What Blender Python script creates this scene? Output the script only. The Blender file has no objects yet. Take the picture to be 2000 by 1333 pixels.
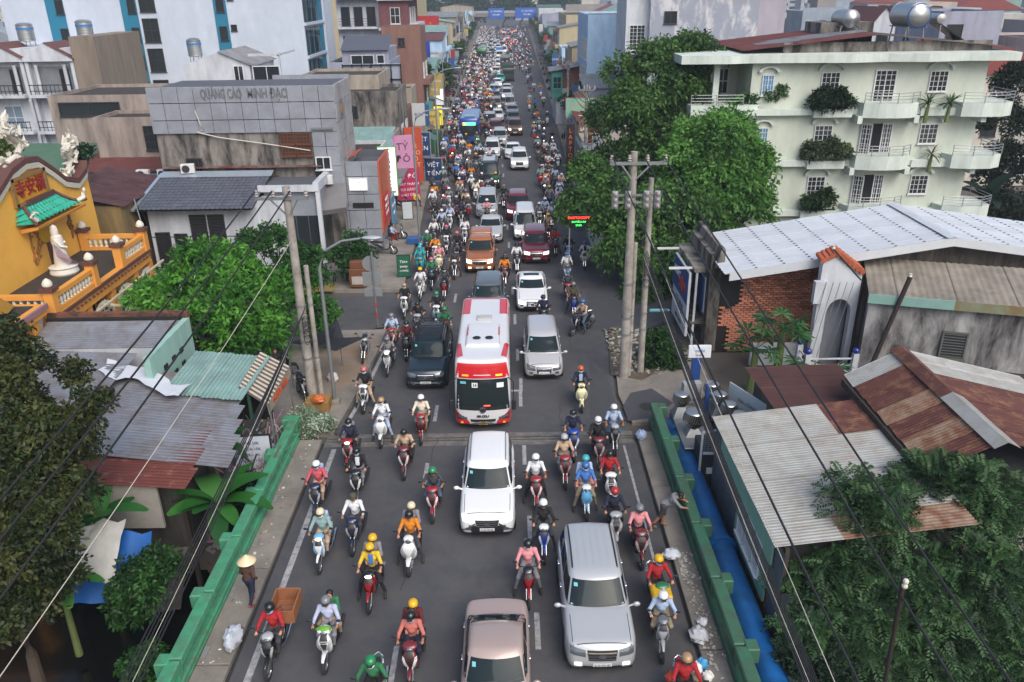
import bpy,bmesh,math,random
import numpy as np
from mathutils import Vector,Matrix
from mathutils.bvhtree import BVHTree
random.seed(7);rng=np.random.default_rng(7)
SC=bpy.context.scene
COL=SC.collection
PI=math.pi
R=math.radians
# ---- camera
F,H,PITCH,ROLL=1555.,16.4,R(23.8),R(0.8)
cd=bpy.data.cameras.new('camera');cam=bpy.data.objects.new('camera',cd);COL.objects.link(cam)
cd.sensor_width=36;cd.lens=F/2000*36;cd.clip_start=.1;cd.clip_end=4000
_fw=Vector((0,math.cos(PITCH),-math.sin(PITCH)));_up=Vector((0,math.sin(PITCH),math.cos(PITCH)));_rt=Vector((1,0,0))
_c,_s=math.cos(ROLL),math.sin(ROLL)
_r2=_rt*_c-_up*_s;_u2=_rt*_s+_up*_c
cam.matrix_world=Matrix(((_r2.x,_u2.x,-_fw.x,0),(_r2.y,_u2.y,-_fw.y,0),(_r2.z,_u2.z,-_fw.z,H),(0,0,0,1)))
SC.camera=cam
# ---- sky, sun, exposure (overcast late afternoon)
SUN_EL,SUN_AZ=R(46),R(152)
w=bpy.data.worlds.new('World');SC.world=w;w.use_nodes=True
nt=w.node_tree
sky=nt.nodes.new('ShaderNodeTexSky');sky.sky_type='NISHITA';sky.sun_disc=False
sky.sun_elevation=SUN_EL;sky.sun_rotation=SUN_AZ;sky.air_density=1.0;sky.dust_density=4.0;sky.ozone_density=1.0
bg=nt.nodes['Background'];bg.inputs[1].default_value=.15
nt.links.new(sky.outputs[0],bg.inputs[0])
sd=bpy.data.lights.new('sun','SUN');sun=bpy.data.objects.new('sun',sd);COL.objects.link(sun)
sd.energy=1.45;sd.angle=R(50);sd.color=(1,.98,.94)
_d=Vector((math.sin(SUN_AZ)*math.cos(SUN_EL),math.cos(SUN_AZ)*math.cos(SUN_EL),math.sin(SUN_EL)))
sun.rotation_euler=_d.to_track_quat('Z','Y').to_euler()
vs=SC.view_settings;vs.view_transform='Standard';vs.look='None';vs.gamma=1;vs.exposure=.45;vs.use_curve_mapping=False
SC.render.engine='CYCLES';SC.cycles.use_denoising=True;SC.cycles.max_bounces=6;SC.cycles.diffuse_bounces=3
SC.cycles.glossy_bounces=3;SC.cycles.transmission_bounces=3;SC.cycles.transparent_max_bounces=6;SC.cycles.caustics_reflective=False;SC.cycles.caustics_refractive=False
# ---- photo pixel -> place (2000 x 1333 pixels)
def ray(px,py):
 u=(px-1000)/F;v=(666.5-py)/F
 return _r2*u+_u2*v+_fw
def PZ(px,py,z=0.):r=ray(px,py);t=(z-H)/r.z;return Vector((r.x*t,r.y*t,z))
def PY(px,py,Y):r=ray(px,py);t=Y/r.y;return Vector((r.x*t,Y,H+r.z*t))
def PX(px,py,X):r=ray(px,py);t=X/r.x;return Vector((X,r.y*t,H+r.z*t))
# ---- materials
MC={}
def lin(c):
 if isinstance(c,str):
  c=tuple(int(c[i:i+2],16)/255 for i in(0,2,4))
  return tuple(((x+.055)/1.055)**2.4 if x>.04 else x/12.92 for x in c)
 return tuple(c)
def mat(name,col,rough=.6,metal=0.,var=.12,scale=2.,dirt=None,bump=0.,bscale=30.,rnd=0.,obj=False,spec=.5,emit=0.,coat=0.,trans=0.,streak=1.,alpha=1.):
 """col: linear rgb or sRGB hex. dirt=(colour, amount 0-1, scale, softness). streak<1 stretches the dirt downwards. rnd: tint change from object to object."""
 if name in MC:return MC[name]
 m=bpy.data.materials.new(name);MC[name]=m;m.use_nodes=True
 N=m.node_tree.nodes;L=m.node_tree.links;b=N['Principled BSDF']
 col=lin(col)
 b.inputs['Roughness'].default_value=rough;b.inputs['Metallic'].default_value=metal
 b.inputs['Specular IOR Level'].default_value=spec;b.inputs['Coat Weight'].default_value=coat;b.inputs['Coat Roughness'].default_value=.08
 b.inputs['Base Color'].default_value=(*col,1);b.inputs['Transmission Weight'].default_value=trans;b.inputs['Alpha'].default_value=alpha
 m.diffuse_color=(*col,1)
 if emit:
  b.inputs['Emission Color'].default_value=(*col,1);b.inputs['Emission Strength'].default_value=emit
 if var or dirt or bump or rnd:
  if obj:src=N.new('ShaderNodeTexCoord').outputs['Object']
  else:src=N.new('ShaderNodeNewGeometry').outputs['Position']
  cur=None
  if var:
   n=N.new('ShaderNodeTexNoise');n.inputs['Scale'].default_value=scale;n.inputs['Detail'].default_value=6;n.inputs['Roughness'].default_value=.62
   L.new(src,n.inputs['Vector'])
   r=N.new('ShaderNodeMapRange');r.inputs[1].default_value=.25;r.inputs[2].default_value=.75;r.inputs[3].default_value=1-var;r.inputs[4].default_value=1+var
   L.new(n.outputs['Fac'],r.inputs[0])
   h=N.new('ShaderNodeHueSaturation');h.inputs['Color'].default_value=(*col,1);L.new(r.outputs[0],h.inputs['Value']);cur=h.outputs[0]
  if rnd:
   oi=N.new('ShaderNodeObjectInfo');r=N.new('ShaderNodeMapRange');r.inputs[3].default_value=1-rnd;r.inputs[4].default_value=1+rnd
   L.new(oi.outputs['Random'],r.inputs[0]);h=N.new('ShaderNodeHueSaturation');h.inputs['Color'].default_value=(*col,1)
   if cur:L.new(cur,h.inputs['Color'])
   L.new(r.outputs[0],h.inputs['Value']);cur=h.outputs[0]
  if dirt:
   dc,da,ds,soft=dirt
   mp=N.new('ShaderNodeMapping');mp.inputs['Scale'].default_value=(ds,ds,ds*streak);L.new(src,mp.inputs['Vector'])
   n=N.new('ShaderNodeTexNoise');n.inputs['Scale'].default_value=1;n.inputs['Detail'].default_value=9;n.inputs['Roughness'].default_value=.68;n.inputs['Distortion'].default_value=.3
   L.new(mp.outputs[0],n.inputs['Vector'])
   r=N.new('ShaderNodeMapRange');mid=.5+(.5-da)*.5;r.inputs[1].default_value=mid-soft;r.inputs[2].default_value=mid+soft;L.new(n.outputs['Fac'],r.inputs[0])
   mx=N.new('ShaderNodeMix');mx.data_type='RGBA';L.new(r.outputs[0],mx.inputs[0]);mx.inputs[6].default_value=(*col,1)
   if cur:L.new(cur,mx.inputs[6])
   mx.inputs[7].default_value=(*lin(dc),1);cur=mx.outputs[2]
  if cur:L.new(cur,b.inputs['Base Color'])
  if bump:
   n=N.new('ShaderNodeTexNoise');n.inputs['Scale'].default_value=bscale;n.inputs['Detail'].default_value=5;L.new(src,n.inputs['Vector'])
   bp=N.new('ShaderNodeBump');bp.inputs['Strength'].default_value=bump;bp.inputs['Distance'].default_value=.02;L.new(n.outputs['Fac'],bp.inputs['Height']);L.new(bp.outputs[0],b.inputs['Normal'])
 return m
def wallm(name,col,dirt='3a3836',amt=.3,soft=.18,ds=.55,streak=.22,rough=.85):
 return mat(name,col,rough,var=.06,scale=1.2,dirt=(dirt,amt,ds*2,soft),streak=streak,bump=.25,bscale=14)
def carm(col,flake=0.):return mat('car_paint_'+str(col),col,.28,metal=flake,var=0,coat=.8,obj=True)
# ---- mesh builder
def rotz(a):return Matrix.Rotation(a,4,'Z')
class MB:
 def __init__(s):s.v=[];s.f=[];s.m=[];s.s=[]
 def add(s,vs,fs,m=0,sm=False):
  o=len(s.v);s.v+=[tuple(v)for v in vs]
  for f in fs:s.f.append([i+o for i in f]);s.m.append(m);s.s.append(sm)
  return s
 def box(s,x0,x1,y0,y1,z0,z1,m=0,M=None):
  vs=[(x,y,z)for z in(z0,z1)for y in(y0,y1)for x in(x0,x1)]
  if M:vs=[M@Vector(v)for v in vs]
  return s.add(vs,[(0,2,3,1),(4,5,7,6),(0,1,5,4),(2,6,7,3),(0,4,6,2),(1,3,7,5)],m)
 def bbox(s,x0,x1,y0,y1,z0,z1,b=.02,m=0,sm=False):
  """box with chamfered edges"""
  b=min(b,(x1-x0)*.45,(y1-y0)*.45,(z1-z0)*.45)
  rings=[]
  for z,i in((z0,b),(z0+b,0),(z1-b,0),(z1,b)):
   a,c,d,e=x0+i,x1-i,y0+i,y1-i;k=b*.6
   rings.append([(a+k,d,z),(c-k,d,z),(c,d+k,z),(c,e-k,z),(c-k,e,z),(a+k,e,z),(a,e-k,z),(a,d+k,z)])
  return s.loft(rings,m,True,sm)
 def loft(s,rings,m=0,cap=True,sm=True,closed=True):
  n=len(rings[0]);vs=[p for r in rings for p in r];fs=[]
  for k in range(len(rings)-1):
   for i in range(n if closed else n-1):
    j=(i+1)%n;fs.append((k*n+i,k*n+j,(k+1)*n+j,(k+1)*n+i))
  if cap and closed:fs.append(tuple(range(n-1,-1,-1)));fs.append(tuple((len(rings)-1)*n+i for i in range(n)))
  return s.add(vs,fs,m,sm)
 def tube(s,pts,r,n=6,m=0,cap=True,sm=True):
  pts=[Vector(p)for p in pts];rs=r if isinstance(r,(list,tuple))else[r]*len(pts)
  rings=[];up=Vector((0,0,1))
  for i,p in enumerate(pts):
   d=(pts[min(i+1,len(pts)-1)]-pts[max(i-1,0)]).normalized()
   a=d.cross(up)if abs(d.z)<.95 else d.cross(Vector((1,0,0)))
   a.normalize();b=a.cross(d)
   rings.append([p+(a*math.cos(t)+b*math.sin(t))*rs[i]for t in[2*PI*k/n for k in range(n)]])
  return s.loft(rings,m,cap,sm)
 def lathe(s,prof,n=10,at=(0,0,0),m=0,sm=True,axis='z',cap=True):
  rings=[]
  for r,h in prof:
   ring=[]
   for k in range(n):
    t=2*PI*k/n;a,b=r*math.cos(t),r*math.sin(t)
    p=(a,b,h)if axis=='z' else((h,a,b)if axis=='x' else(b,h,a))
    ring.append((p[0]+at[0],p[1]+at[1],p[2]+at[2]))
   rings.append(ring)
  return s.loft(rings,m,cap,sm)
 def prism(s,poly,y0,y1,m=0,sm=False):
  """poly of (x,z) pushed from y0 to y1"""
  return s.loft([[(x,y0,z)for x,z in poly],[(x,y1,z)for x,z in poly]],m,True,sm)
 def prismx(s,poly,x0,x1,m=0,sm=False):
  return s.loft([[(x0,y,z)for y,z in poly],[(x1,y,z)for y,z in poly]],m,True,sm)
 def prismz(s,poly,z0,z1,m=0,sm=False):
  return s.loft([[(x,y,z0)for x,y in poly],[(x,y,z1)for x,y in poly]],m,True,sm)
 def bar(s,a,b,w,h,m=0):
  a=Vector(a);b=Vector(b);d=(b-a).normalized();up=Vector((0,0,1))if abs(d.z)<.95 else Vector((0,1,0))
  x=d.cross(up).normalized();u=x.cross(d)
  return s.loft([[p+x*i*w/2+u*j*h/2 for i,j in((-1,-1),(1,-1),(1,1),(-1,1))]for p in(a,b)],m,True,False)
 def ball(s,c,r,n=10,k=6,m=0,sq=(1,1,1)):
  prof=[(max(.002,r*math.sin(PI*i/k)),-r*math.cos(PI*i/k))for i in range(k+1)]
  o=len(s.v);s.lathe(prof,n,(0,0,0),m);
  for i in range(o,len(s.v)):v=s.v[i];s.v[i]=(c[0]+v[0]*sq[0],c[1]+v[1]*sq[1],c[2]+v[2]*sq[2])
  return s
 def xf(s,M,start=0):
  s.v[start:]=[tuple(M@Vector(v))for v in s.v[start:]];return s
 def mesh(s,name,mats=(),sharp=35):
  me=bpy.data.meshes.new(name);me.from_pydata(s.v,[],s.f)
  me.polygons.foreach_set('material_index',s.m);me.polygons.foreach_set('use_smooth',s.s)
  if any(s.s)and sharp:me.set_sharp_from_angle(angle=R(sharp))
  for m in mats:me.materials.append(m)
  me.update();return me
 def ob(s,name,mats,par=None,loc=(0,0,0),rz=0.,sharp=35):
  if not isinstance(mats,(list,tuple)):mats=[mats]
  return ob(name,s.mesh(name,mats,sharp),None,par,loc,rz)
def ob(name,me,mats=None,par=None,loc=(0,0,0),rz=0.,sc=None):
 o=bpy.data.objects.new(name,me);COL.objects.link(o)
 o.location=loc
 if rz:o.rotation_euler=(0,0,rz)
 if sc:o.scale=sc
 if par:o.parent=par
 if mats:
  for i,mm in enumerate(mats):
   if mm and mm!=me.materials[i]:o.material_slots[i].link='OBJECT';o.material_slots[i].material=mm
 return o
def tag(o,label=None,cat=None,group=None,kind=None):
 if label:o['label']=label
 if cat:o['category']=cat
 if group:o['group']=group
 if kind:o['kind']=kind
 return o
def T(name,label,cat,loc=(0,0,0),rz=0.,group=None):
 e=bpy.data.objects.new(name,None);COL.objects.link(e);e.location=loc;e.rotation_euler=(0,0,rz);e.empty_display_size=.2
 return tag(e,label,cat,group)
def rot(pts,a,c=(0,0)):
 return[(c[0]+(x-c[0])*math.cos(a)-(y-c[1])*math.sin(a),c[1]+(x-c[0])*math.sin(a)+(y-c[1])*math.cos(a))for x,y in pts]
BOXC={}
def unit_box():
 if 'b' not in BOXC:BOXC['b']=MB().bbox(-.5,.5,-.5,.5,-.5,.5,.04).mesh('unit_box')
 return BOXC['b']
def boxo(name,x0,x1,y0,y1,z0,z1,m,par=None,kind=None):
 o=MB().box(x0,x1,y0,y1,z0,z1).ob(name,m,par)
 if kind:o['kind']=kind
 return o
TXT=[]
def text(name,s,m,par,M,size=1.,ext=.01,bold=0.,sx=1.,align='CENTER'):
 """raised lettering; turned into a mesh at the end of the script"""
 c=bpy.data.curves.new(name,'FONT');c.body=s;c.size=size;c.extrude=ext;c.align_x=align;c.align_y='CENTER';c.resolution_u=2;c.offset=bold
 o=bpy.data.objects.new(name+'_curve',c);COL.objects.link(o);TXT.append((o,name,m,par,M,sx))
def face(loc,right,up):
 """matrix of a plane whose x runs along right and y along up"""
 r=Vector(right).normalized();u=Vector(up).normalized();n=r.cross(u)
 return Matrix(((r.x,u.x,n.x,loc[0]),(r.y,u.y,n.y,loc[1]),(r.z,u.z,n.z,loc[2]),(0,0,0,1)))
# ==== GROUND
m_asph=mat('asphalt','4a4b50',.82,var=.16,scale=.45,dirt=('5a5855',.28,1.3,.2),bump=.5,bscale=90,spec=.35)
m_conc=mat('pavement_concrete','8b857d',.9,var=.14,scale=.8,dirt=('625e58',.4,.9,.22),bump=.4,bscale=40)
m_concd=mat('dark_concrete','5d5a55',.9,var=.15,scale=1.1,dirt=('33312e',.4,1.3,.2),bump=.4,bscale=30)
m_earth=mat('bare_earth','665b4c',.95,var=.2,scale=1.5,dirt=('3d362d',.4,2.,.2),bump=.6,bscale=25)
m_paint=mat('road_paint','a2a3a5',.7,var=.1,scale=6,dirt=('6a6a6c',.38,5.,.12))
m_water=mat('canal_water','0c0f0d',.12,var=.1,scale=.6,bump=.15,bscale=3,spec=.5)
m_land=mat('city_ground','5c5853',.9,var=.25,scale=.15,dirt=('4a443b',.4,.2,.2),bump=.3,bscale=8)
def sheet(name,polys,z,m,kind='structure',par=None):
 b=MB()
 for p in polys:b.add([(x,y,z)for x,y in p],[tuple(range(len(p)))])
 o=b.ob(name,m,par)
 if kind and not par:o['kind']=kind
 return o
def strip(name,L,Rr,z,m,par=None,under=0.):
 """sheet between two edge lines given as (y, x)"""
 ys=sorted({y for y,x in L}|{y for y,x in Rr});f=lambda y,E:float(np.interp(y,[a for a,b in E],[b for a,b in E]))
 b=MB();n=len(ys)
 vs=[(f(y,L),y,z)for y in ys]+[(f(y,Rr),y,z)for y in ys]
 fs=[(i,n+i,n+i+1,i+1)for i in range(n-1)]
 if under:
  vs+=[(x,y,z-under)for x,y,z in vs]
  fs+=[(i,i+1,2*n+i+1,2*n+i)for i in range(n-1)]+[(n+i+1,n+i,3*n+i,3*n+i+1)for i in range(n-1)]
  fs+=[(0,2*n,3*n,n),(n-1,2*n-1,4*n-1,3*n-1)]
 b.add(vs,fs);o=b.ob(name,m,par)
 if not par:o['kind']='structure'
 return o
b=MB()
gx=[-900,-300,-120,-60,-40,-30,-24,-20,-17,-14,-12,-10,-8.8,5.8,7,9,12,16,22,30,50,120,300,900]
gy=[-30,10,14,18,20,22,24,25,26,27.3,30,36,60,120,300,600,1600]
def gz(x,y):
 if y>=27:return-.1
 e=26.3+(.5*math.sin(x*.9))if x<0 else 25.5+.4*math.sin(x)
 t=min(1,max(0,(e-y)/4.5));n=.25*math.sin(x*1.7+y)*(t>0)
 return-.1-3.3*t*t*(3-2*t)+n*t*(1-t)*3
xs=sorted(set(gx)|{x*.8 for x in range(-32,34)})
b.add([(x,y,gz(x,y))for y in gy for x in xs],[(j*len(xs)+i,j*len(xs)+i+1,(j+1)*len(xs)+i+1,(j+1)*len(xs)+i)for j in range(len(gy)-1)for i in range(len(xs)-1)],0,True)
tag(b.ob('ground',m_land,sharp=0),kind='structure')
sheet('canal_water',[[(-120,-25),(120,-25),(120,26),(-120,26)]],-2.75,m_water)
RL=[(8,-7.5),(27.4,-7.5),(30.6,-7.2),(35.4,-6.85),(39.2,-6.55),(45,-6.4),(59,-6.7),(88,-8.0),(106,-8.2),(132,-8.7),(400,-13),(900,-24)]
RR=[(8,4.85),(27,4.8),(31,4.5),(36,4.9),(38,6.5),(40,9),(46,9.2),(50,6.2),(60,5.4),(88,5.8),(132,6.5),(400,9),(900,14)]
road=strip('road',RL,RR,0.,m_asph)
sheet('side_street',[[(-6.5,39.4),(-6.4,44.8),(-9.2,44.2),(-14,43.0),(-60,42.5),(-60,38.8),(-12,38.9),(-8.2,38.7)]],-.004,m_asph)
boxo('bridge_deck',-8.95,6.0,6,27.35,-.75,-.02,m_concd)['kind']='structure'
boxo('bridge_abutment',-9.3,6.4,27.3,28.6,-3.5,-.11,m_concd)['kind']='structure'
m_joint=mat('joint_band','726f6b',.85,var=.15,scale=3,dirt=('4a4845',.4,2.5,.15),bump=.4)
boxo('joint_band',-7.48,4.78,27.05,28.0,-.02,.004,m_joint,road)
for y in(27.42,27.62):boxo('joint_steel',-7.48,4.78,y,y+.05,0,.008,mat('old_steel','55524e',.5,.7),road)
dash=MB().box(-.075,.075,-.7,.7,0,.008).mesh('lane_dash',[m_paint])
cx=lambda y:float(np.interp(y,[16,21,26,31,39,60,90,140],[.62,.52,.42,.34,.2,-.25,-.9,-2.0]))
lx=lambda y:float(np.interp(y,[16,45,60,90,140],[-3.27,-3.27,-3.6,-4.6,-5.6]))
for k in range(26):
 y=12.5+4.6*k
 ob('lane_dash',dash,None,road,(cx(y),y,0));ob('lane_dash',dash,None,road,(lx(y),y-1.2,0))
def pline(name,pts,wd,z=.006):
 b=MB();vs=[(x-wd/2,y,z)for x,y in pts]+[(x+wd/2,y,z)for x,y in pts];n=len(pts)
 b.add(vs,[(i,n+i,n+i+1,i+1)for i in range(n-1)]);return b.ob(name,m_paint,road)
pline('edge_line',[(-7.03,9),(-7.03,26.9)],.19);pline('edge_line',[(-7.0,28.1),(-6.72,30.6),(-6.41,35.4),(-6.14,39.2)],.17)
pline('edge_line',[(4.36,19),(4.33,26.9)],.09)
m_paint2=m_paint
b=MB();
for x0,x1,y0,y1 in((-.35,.45,31.6,31.75),(.3,.45,31.75,32.9)):b.box(x0,x1,y0,y1,.001,.008)
b.ob('road_mark',m_paint,road)
m_patch=mat('asphalt_patch','434448',.85,var=.12,scale=2,bump=.5,bscale=80)
m_crack=mat('road_crack','2b2b2c',.9,var=.1)
pp=[[(4.0,38.4),(9,39.4),(9.1,44),(6.2,47),(4.4,44)],[(3.2,29),(4.5,28.2),(4.4,32.5),(3.7,34.5)]]
for p in pp:sheet('asphalt_patch',[p],.004,m_patch,par=road)
random.seed(3)
for k in range(14):
 x,y=random.uniform(-6.5,4.2),random.uniform(16,60);pts=[(x,y)]
 for i in range(7):pts.append((pts[-1][0]+random.uniform(-.12,.12),pts[-1][1]+random.uniform(.15,.5)))
 b=MB();n=len(pts);b.add([(px-.012,py,.005)for px,py in pts]+[(px+.012,py,.005)for px,py in pts],[(i,n+i,n+i+1,i+1)for i in range(n-1)]);b.ob('road_crack',m_crack,road)
lp=tag(bpy.data.objects.new('left_pavement',None),kind='structure');rp_=tag(bpy.data.objects.new('right_pavement',None),kind='structure')
COL.objects.link(lp);COL.objects.link(rp_)
for k in range(5):
 y0=8.2+3.85*k
 MB().bbox(-8.5,-7.6,y0,y0+3.81,-.02,.15,.02).ob('slab',m_conc,lp);MB().bbox(4.92,5.56,y0+.3,y0+4.1,-.02,.15,.02).ob('slab',m_conc,rp_)
boxo('gutter',-7.6,-7.5,8,27.35,-.05,-.003,m_crack,lp);boxo('gutter',4.85,4.92,8,27.35,-.05,-.003,m_crack,rp_)
strip('left_footway',[(28,-12),(33,-13),(38.6,-11),(38.7,-8.3)],[(28,-7.25),(30.6,-7.0),(35.4,-6.7),(38.7,-6.6)],.1,m_conc,under=.25)
strip('kerb_left',[(28,-7.25),(30.6,-7.0),(35.4,-6.7),(38.7,-6.6)],[(28,-7.02),(30.6,-6.88),(35.4,-6.58),(38.7,-6.42)],.12,m_concd,under=.2)
sheet('earth_patch',[[(-7.6,31.5),(-7.0,34),(-6.9,37.5),(-8.3,38),(-9.8,36),(-9.2,32.5)]],.104,mat('sandy_earth','8a7159',.95,var=.25,scale=1.2,dirt=('77726b',.5,1.1,.15)))
strip('shop_footway',[(44.9,-13),(60,-12),(90,-13),(400,-16)],[(44.9,-6.5),(59,-6.85),(88,-8.1),(106,-8.3),(132,-8.8),(400,-13)],.1,m_conc,under=.2)
strip('far_footway',[(28.6,4.9),(31,4.65),(35.6,5.0)],[(28.6,9),(31,9),(35.6,9)],.06,m_conc,under=.18)
strip('tree_footway',[(50.5,6.4),(60,5.6),(88,6.0),(132,6.7),(400,9.2)],[(50.5,12),(60,9),(88,10),(132,11),(400,14)],.1,m_conc,under=.2)
sheet('patched_pavement',[[(4.75,28.7),(5.6,28.9),(6.9,30.2),(6.2,31.6),(5.2,31.2),(4.7,30)]],.064,m_patch)
sheet('rubble_ground',[[(4.55,33),(5.9,32.4),(7,33.5),(6.6,37.6),(5.5,39),(4.9,37)]],.066,m_earth)
def scatter(name,label,cat,n,region,s0,s1,cols,z=.07,seed=1):
 random.seed(seed);b=MB();ms=[mat('litter_'+c,c,.9,var=.1)for c in cols]
 for i in range(n):
  x,y=region();s=random.uniform(s0,s1);a=random.uniform(0,PI);M=Matrix.Translation((x,y,z))@rotz(a)@Matrix.Rotation(random.uniform(-.5,.5),4,'X')
  b.box(-s,s,-s*random.uniform(.4,1),s*.6,-s*.2,s*random.uniform(.2,.9),random.randrange(len(ms)),M)
 return tag(b.ob(name,ms),label,cat,kind='stuff')
scatter('rubble','broken rubble and litter heaped on the bare earth by the twin poles','rubble',420,lambda:(random.uniform(4.8,6.9),random.uniform(33,38.5)),.03,.11,['8d8880','6b625a','9c968c','54493d','b9b6ae','5c6a55'])
scatter('rubble','plaster crumbs and litter along the right bridge rail','rubble',260,lambda:(5.05+abs(random.gauss(0,.22)),random.choice([random.gauss(17.2,.9),random.gauss(19.3,.5)])),.015,.05,['b9b6b0','8f8b84','a19b90'],.17,5)
scatter('litter','small white litter scraps scattered on the left bridge pavement','litter',60,lambda:(random.uniform(-8.4,-7.65),random.uniform(13,27)),.015,.05,['c9c9c6','9a968e','6e6a64'],.155,9)
MB().lathe([(.34,0),(.36,.012),(.3,.014),(.02,.012)],18).ob('manhole_cover',m_crack,None,(5.75,29.9,.068))
tag(bpy.data.objects['manhole_cover'],'round dark manhole patch on the pavement by the right rail end','manhole')
m_green=mat('rail_green','43906c',.55,var=.12,scale=2.2,dirt=('53604f',.3,2.4,.14),bump=.2,bscale=20)
m_green2=mat('rail_green_dark','356c52',.6,var=.15,scale=2,dirt=('45473c',.4,2.,.15),bump=.3,bscale=18)
m_conc2=mat('rail_foot','6d6f66',.9,var=.15,scale=2,dirt=('3f5c4b',.4,2,.1))
def bridge_rail(label,xi,sgn,y0,y1,m):
 t=T('bridge_rail',label,'bridge rail',(0,0,0))
 X=lambda a,c:(min(xi+sgn*a,xi+sgn*c),max(xi+sgn*a,xi+sgn*c))
 a,c=X(0,.34);MB().bbox(a,c,y0,y1,.05,.36,.03).ob('base_beam',m,t)
 a,c=X(-.03,.0);MB().box(a,c,y0,y1,.16,.2).ob('ledge',m,t)
 n=int((y1-y0)/2.35);a,c=X(.06,.3);d,e=X(.0,.36);p,q=X(.28,.62)
 post=MB().bbox(a,c,-.14,.14,.3,.78,.02).mesh('post',[m]);blk=MB().bbox(p,q,-.2,.2,.52,1.0,.03).mesh('outer_block',[m])
 for k in range(n+1):
  y=y0+.3+(y1-y0-.6)*k/n
  ob('post',post,None,t,(0,y,0));ob('outer_block',blk,None,t,(0,y,0))
  if k<n:MB().bbox(d,e,y-.27 if k==0 else y+.03,y+(y1-y0-.6)/n-.03+(.3 if k==n-1 else 0),.72,.98,.03).ob('top_beam',m,t)
 return t
bridge_rail('green concrete bridge rail with outer blocks on the left, canal side',-8.52,-1,7.5,28.0,m_green)
bridge_rail('darker green concrete bridge rail on the right beside the blue pipe',5.58,1,7.5,28.6,m_green2)
for k in range(5):
 MB().box(-.07,.07,-.2,.2,0,.04).box(-.03,.03,-.17,.17,.04,.05).ob('drain_plate',mat('plate_grey','8d8f8c',.6,.3),lp,(-8.38,16.3+2.35*k,.15))
t=T('water_pipe','thick bright blue water pipe with flanges running outside the right rail','pipe')
m_blue=mat('pipe_blue','1560a2',.42,var=.15,scale=1.2,dirt=('17395c',.4,1.5,.2))
MB().tube([(6.58,6,.12),(6.5,27.6,.05)],.42,20).ob('pipe_run',m_blue,t)
MB().tube([(6.5,27.4,.05),(6.48,28.2,.02),(6.46,28.75,-.3),(6.45,28.95,-.9)],.43,18).ob('elbow',m_blue,t)
for y in(20.4,27.35,13.2):MB().lathe([(.42,-.06),(.52,-.06),(.52,.06),(.42,.06)],24,(6.53,y,.08),axis='y').ob('flange',m_blue,t)
# ==== SHARED MATERIALS AND SHAPES
m_glass=mat('car_glass',(.012,.022,.026),.06,var=0,spec=.2)
m_glassb=mat('bus_glass',(.018,.026,.028),.07,var=0,spec=.2)
m_blackp=mat('black_plastic',(.018,.018,.02),.5,var=.1,obj=True)
m_tyre=mat('tyre_rubber',(.02,.02,.021),.85,var=.1,obj=True)
m_chrome=mat('chrome',(.75,.76,.78),.18,1.,var=0)
m_alloy=mat('alloy',(.42,.43,.44),.32,.9,var=0)
m_lens=mat('lamp_lens',(.16,.18,.2),.12,.5,var=0,coat=.6)
m_lit=mat('lit_lamp',(1,.93,.78),.3,var=0,emit=2.2)
m_litw=mat('lit_lamp_cool',(.92,.96,1),.3,var=0,emit=1.6)
m_amber=mat('amber_lamp',(.9,.33,.03),.3,var=0,emit=.6)
m_red=mat('tail_lamp',(.55,.02,.02),.25,var=0,coat=.5)
m_redlit=mat('lit_tail_lamp',(1,.06,.03),.3,var=0,emit=4.)
m_plate=mat('plate_white',(.72,.73,.74),.5,var=0)
m_platey=mat('plate_yellow',(.75,.5,.05),.5,var=0)
m_gap=mat('panel_gap',(.015,.015,.015),.8,var=0)
m_inkd=mat('ink_dark',(.02,.022,.03),.6,var=0)
def axis_pts(h,r,n):
 a=[h,h-r*.12,h-r*.35,h-r*.65,h-r];k=[(-h+r)+(2*h-2*r)*i/n for i in range(1,n)]
 return sorted([-x for x in a]+k+a)
def rbox(hx,hy,hz,rad,nx,ny,nz,deform):
 A=[axis_pts(hx,rad,nx),axis_pts(hy,rad,ny),axis_pts(hz,rad,nz)];h=(hx,hy,hz)
 idx={};vs=[];fs=[]
 def vid(i,j,k):
  if(i,j,k)in idx:return idx[i,j,k]
  P=[A[0][i],A[1][j],A[2][k]];C=[min(max(p,-(q-rad)),q-rad)for p,q in zip(P,h)]
  d=[p-c for p,c in zip(P,C)];l=math.sqrt(sum(e*e for e in d))
  if l>1e-9:P=[c+e/l*rad for c,e in zip(C,d)]
  idx[i,j,k]=len(vs);vs.append(deform(*P));return idx[i,j,k]
 n=[len(a)-1 for a in A]
 for s in(0,n[2]):
  for i in range(n[0]):
   for j in range(n[1]):
    q=[vid(i,j,s),vid(i+1,j,s),vid(i+1,j+1,s),vid(i,j+1,s)];fs.append(q if s else q[::-1])
 for s in(0,n[1]):
  for i in range(n[0]):
   for k in range(n[2]):
    q=[vid(i,s,k),vid(i+1,s,k),vid(i+1,s,k+1),vid(i,s,k+1)];fs.append(q[::-1]if s else q)
 for s in(0,n[0]):
  for j in range(n[1]):
   for k in range(n[2]):
    q=[vid(s,j,k),vid(s,j+1,k),vid(s,j+1,k+1),vid(s,j,k+1)];fs.append(q if s else q[::-1])
 return vs,fs
def bvh_of(*parts):
 V=[];Fa=[]
 for vs,fs in parts:
  o=len(V);V+=[Vector(v)for v in vs];Fa+=[[i+o for i in f]for f in fs]
 return BVHTree.FromPolygons(V,Fa)
DIR={'f':(0,1,0),'b':(0,-1,0),'l':(1,0,0),'r':(-1,0,0),'t':(0,0,-1)}
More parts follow.
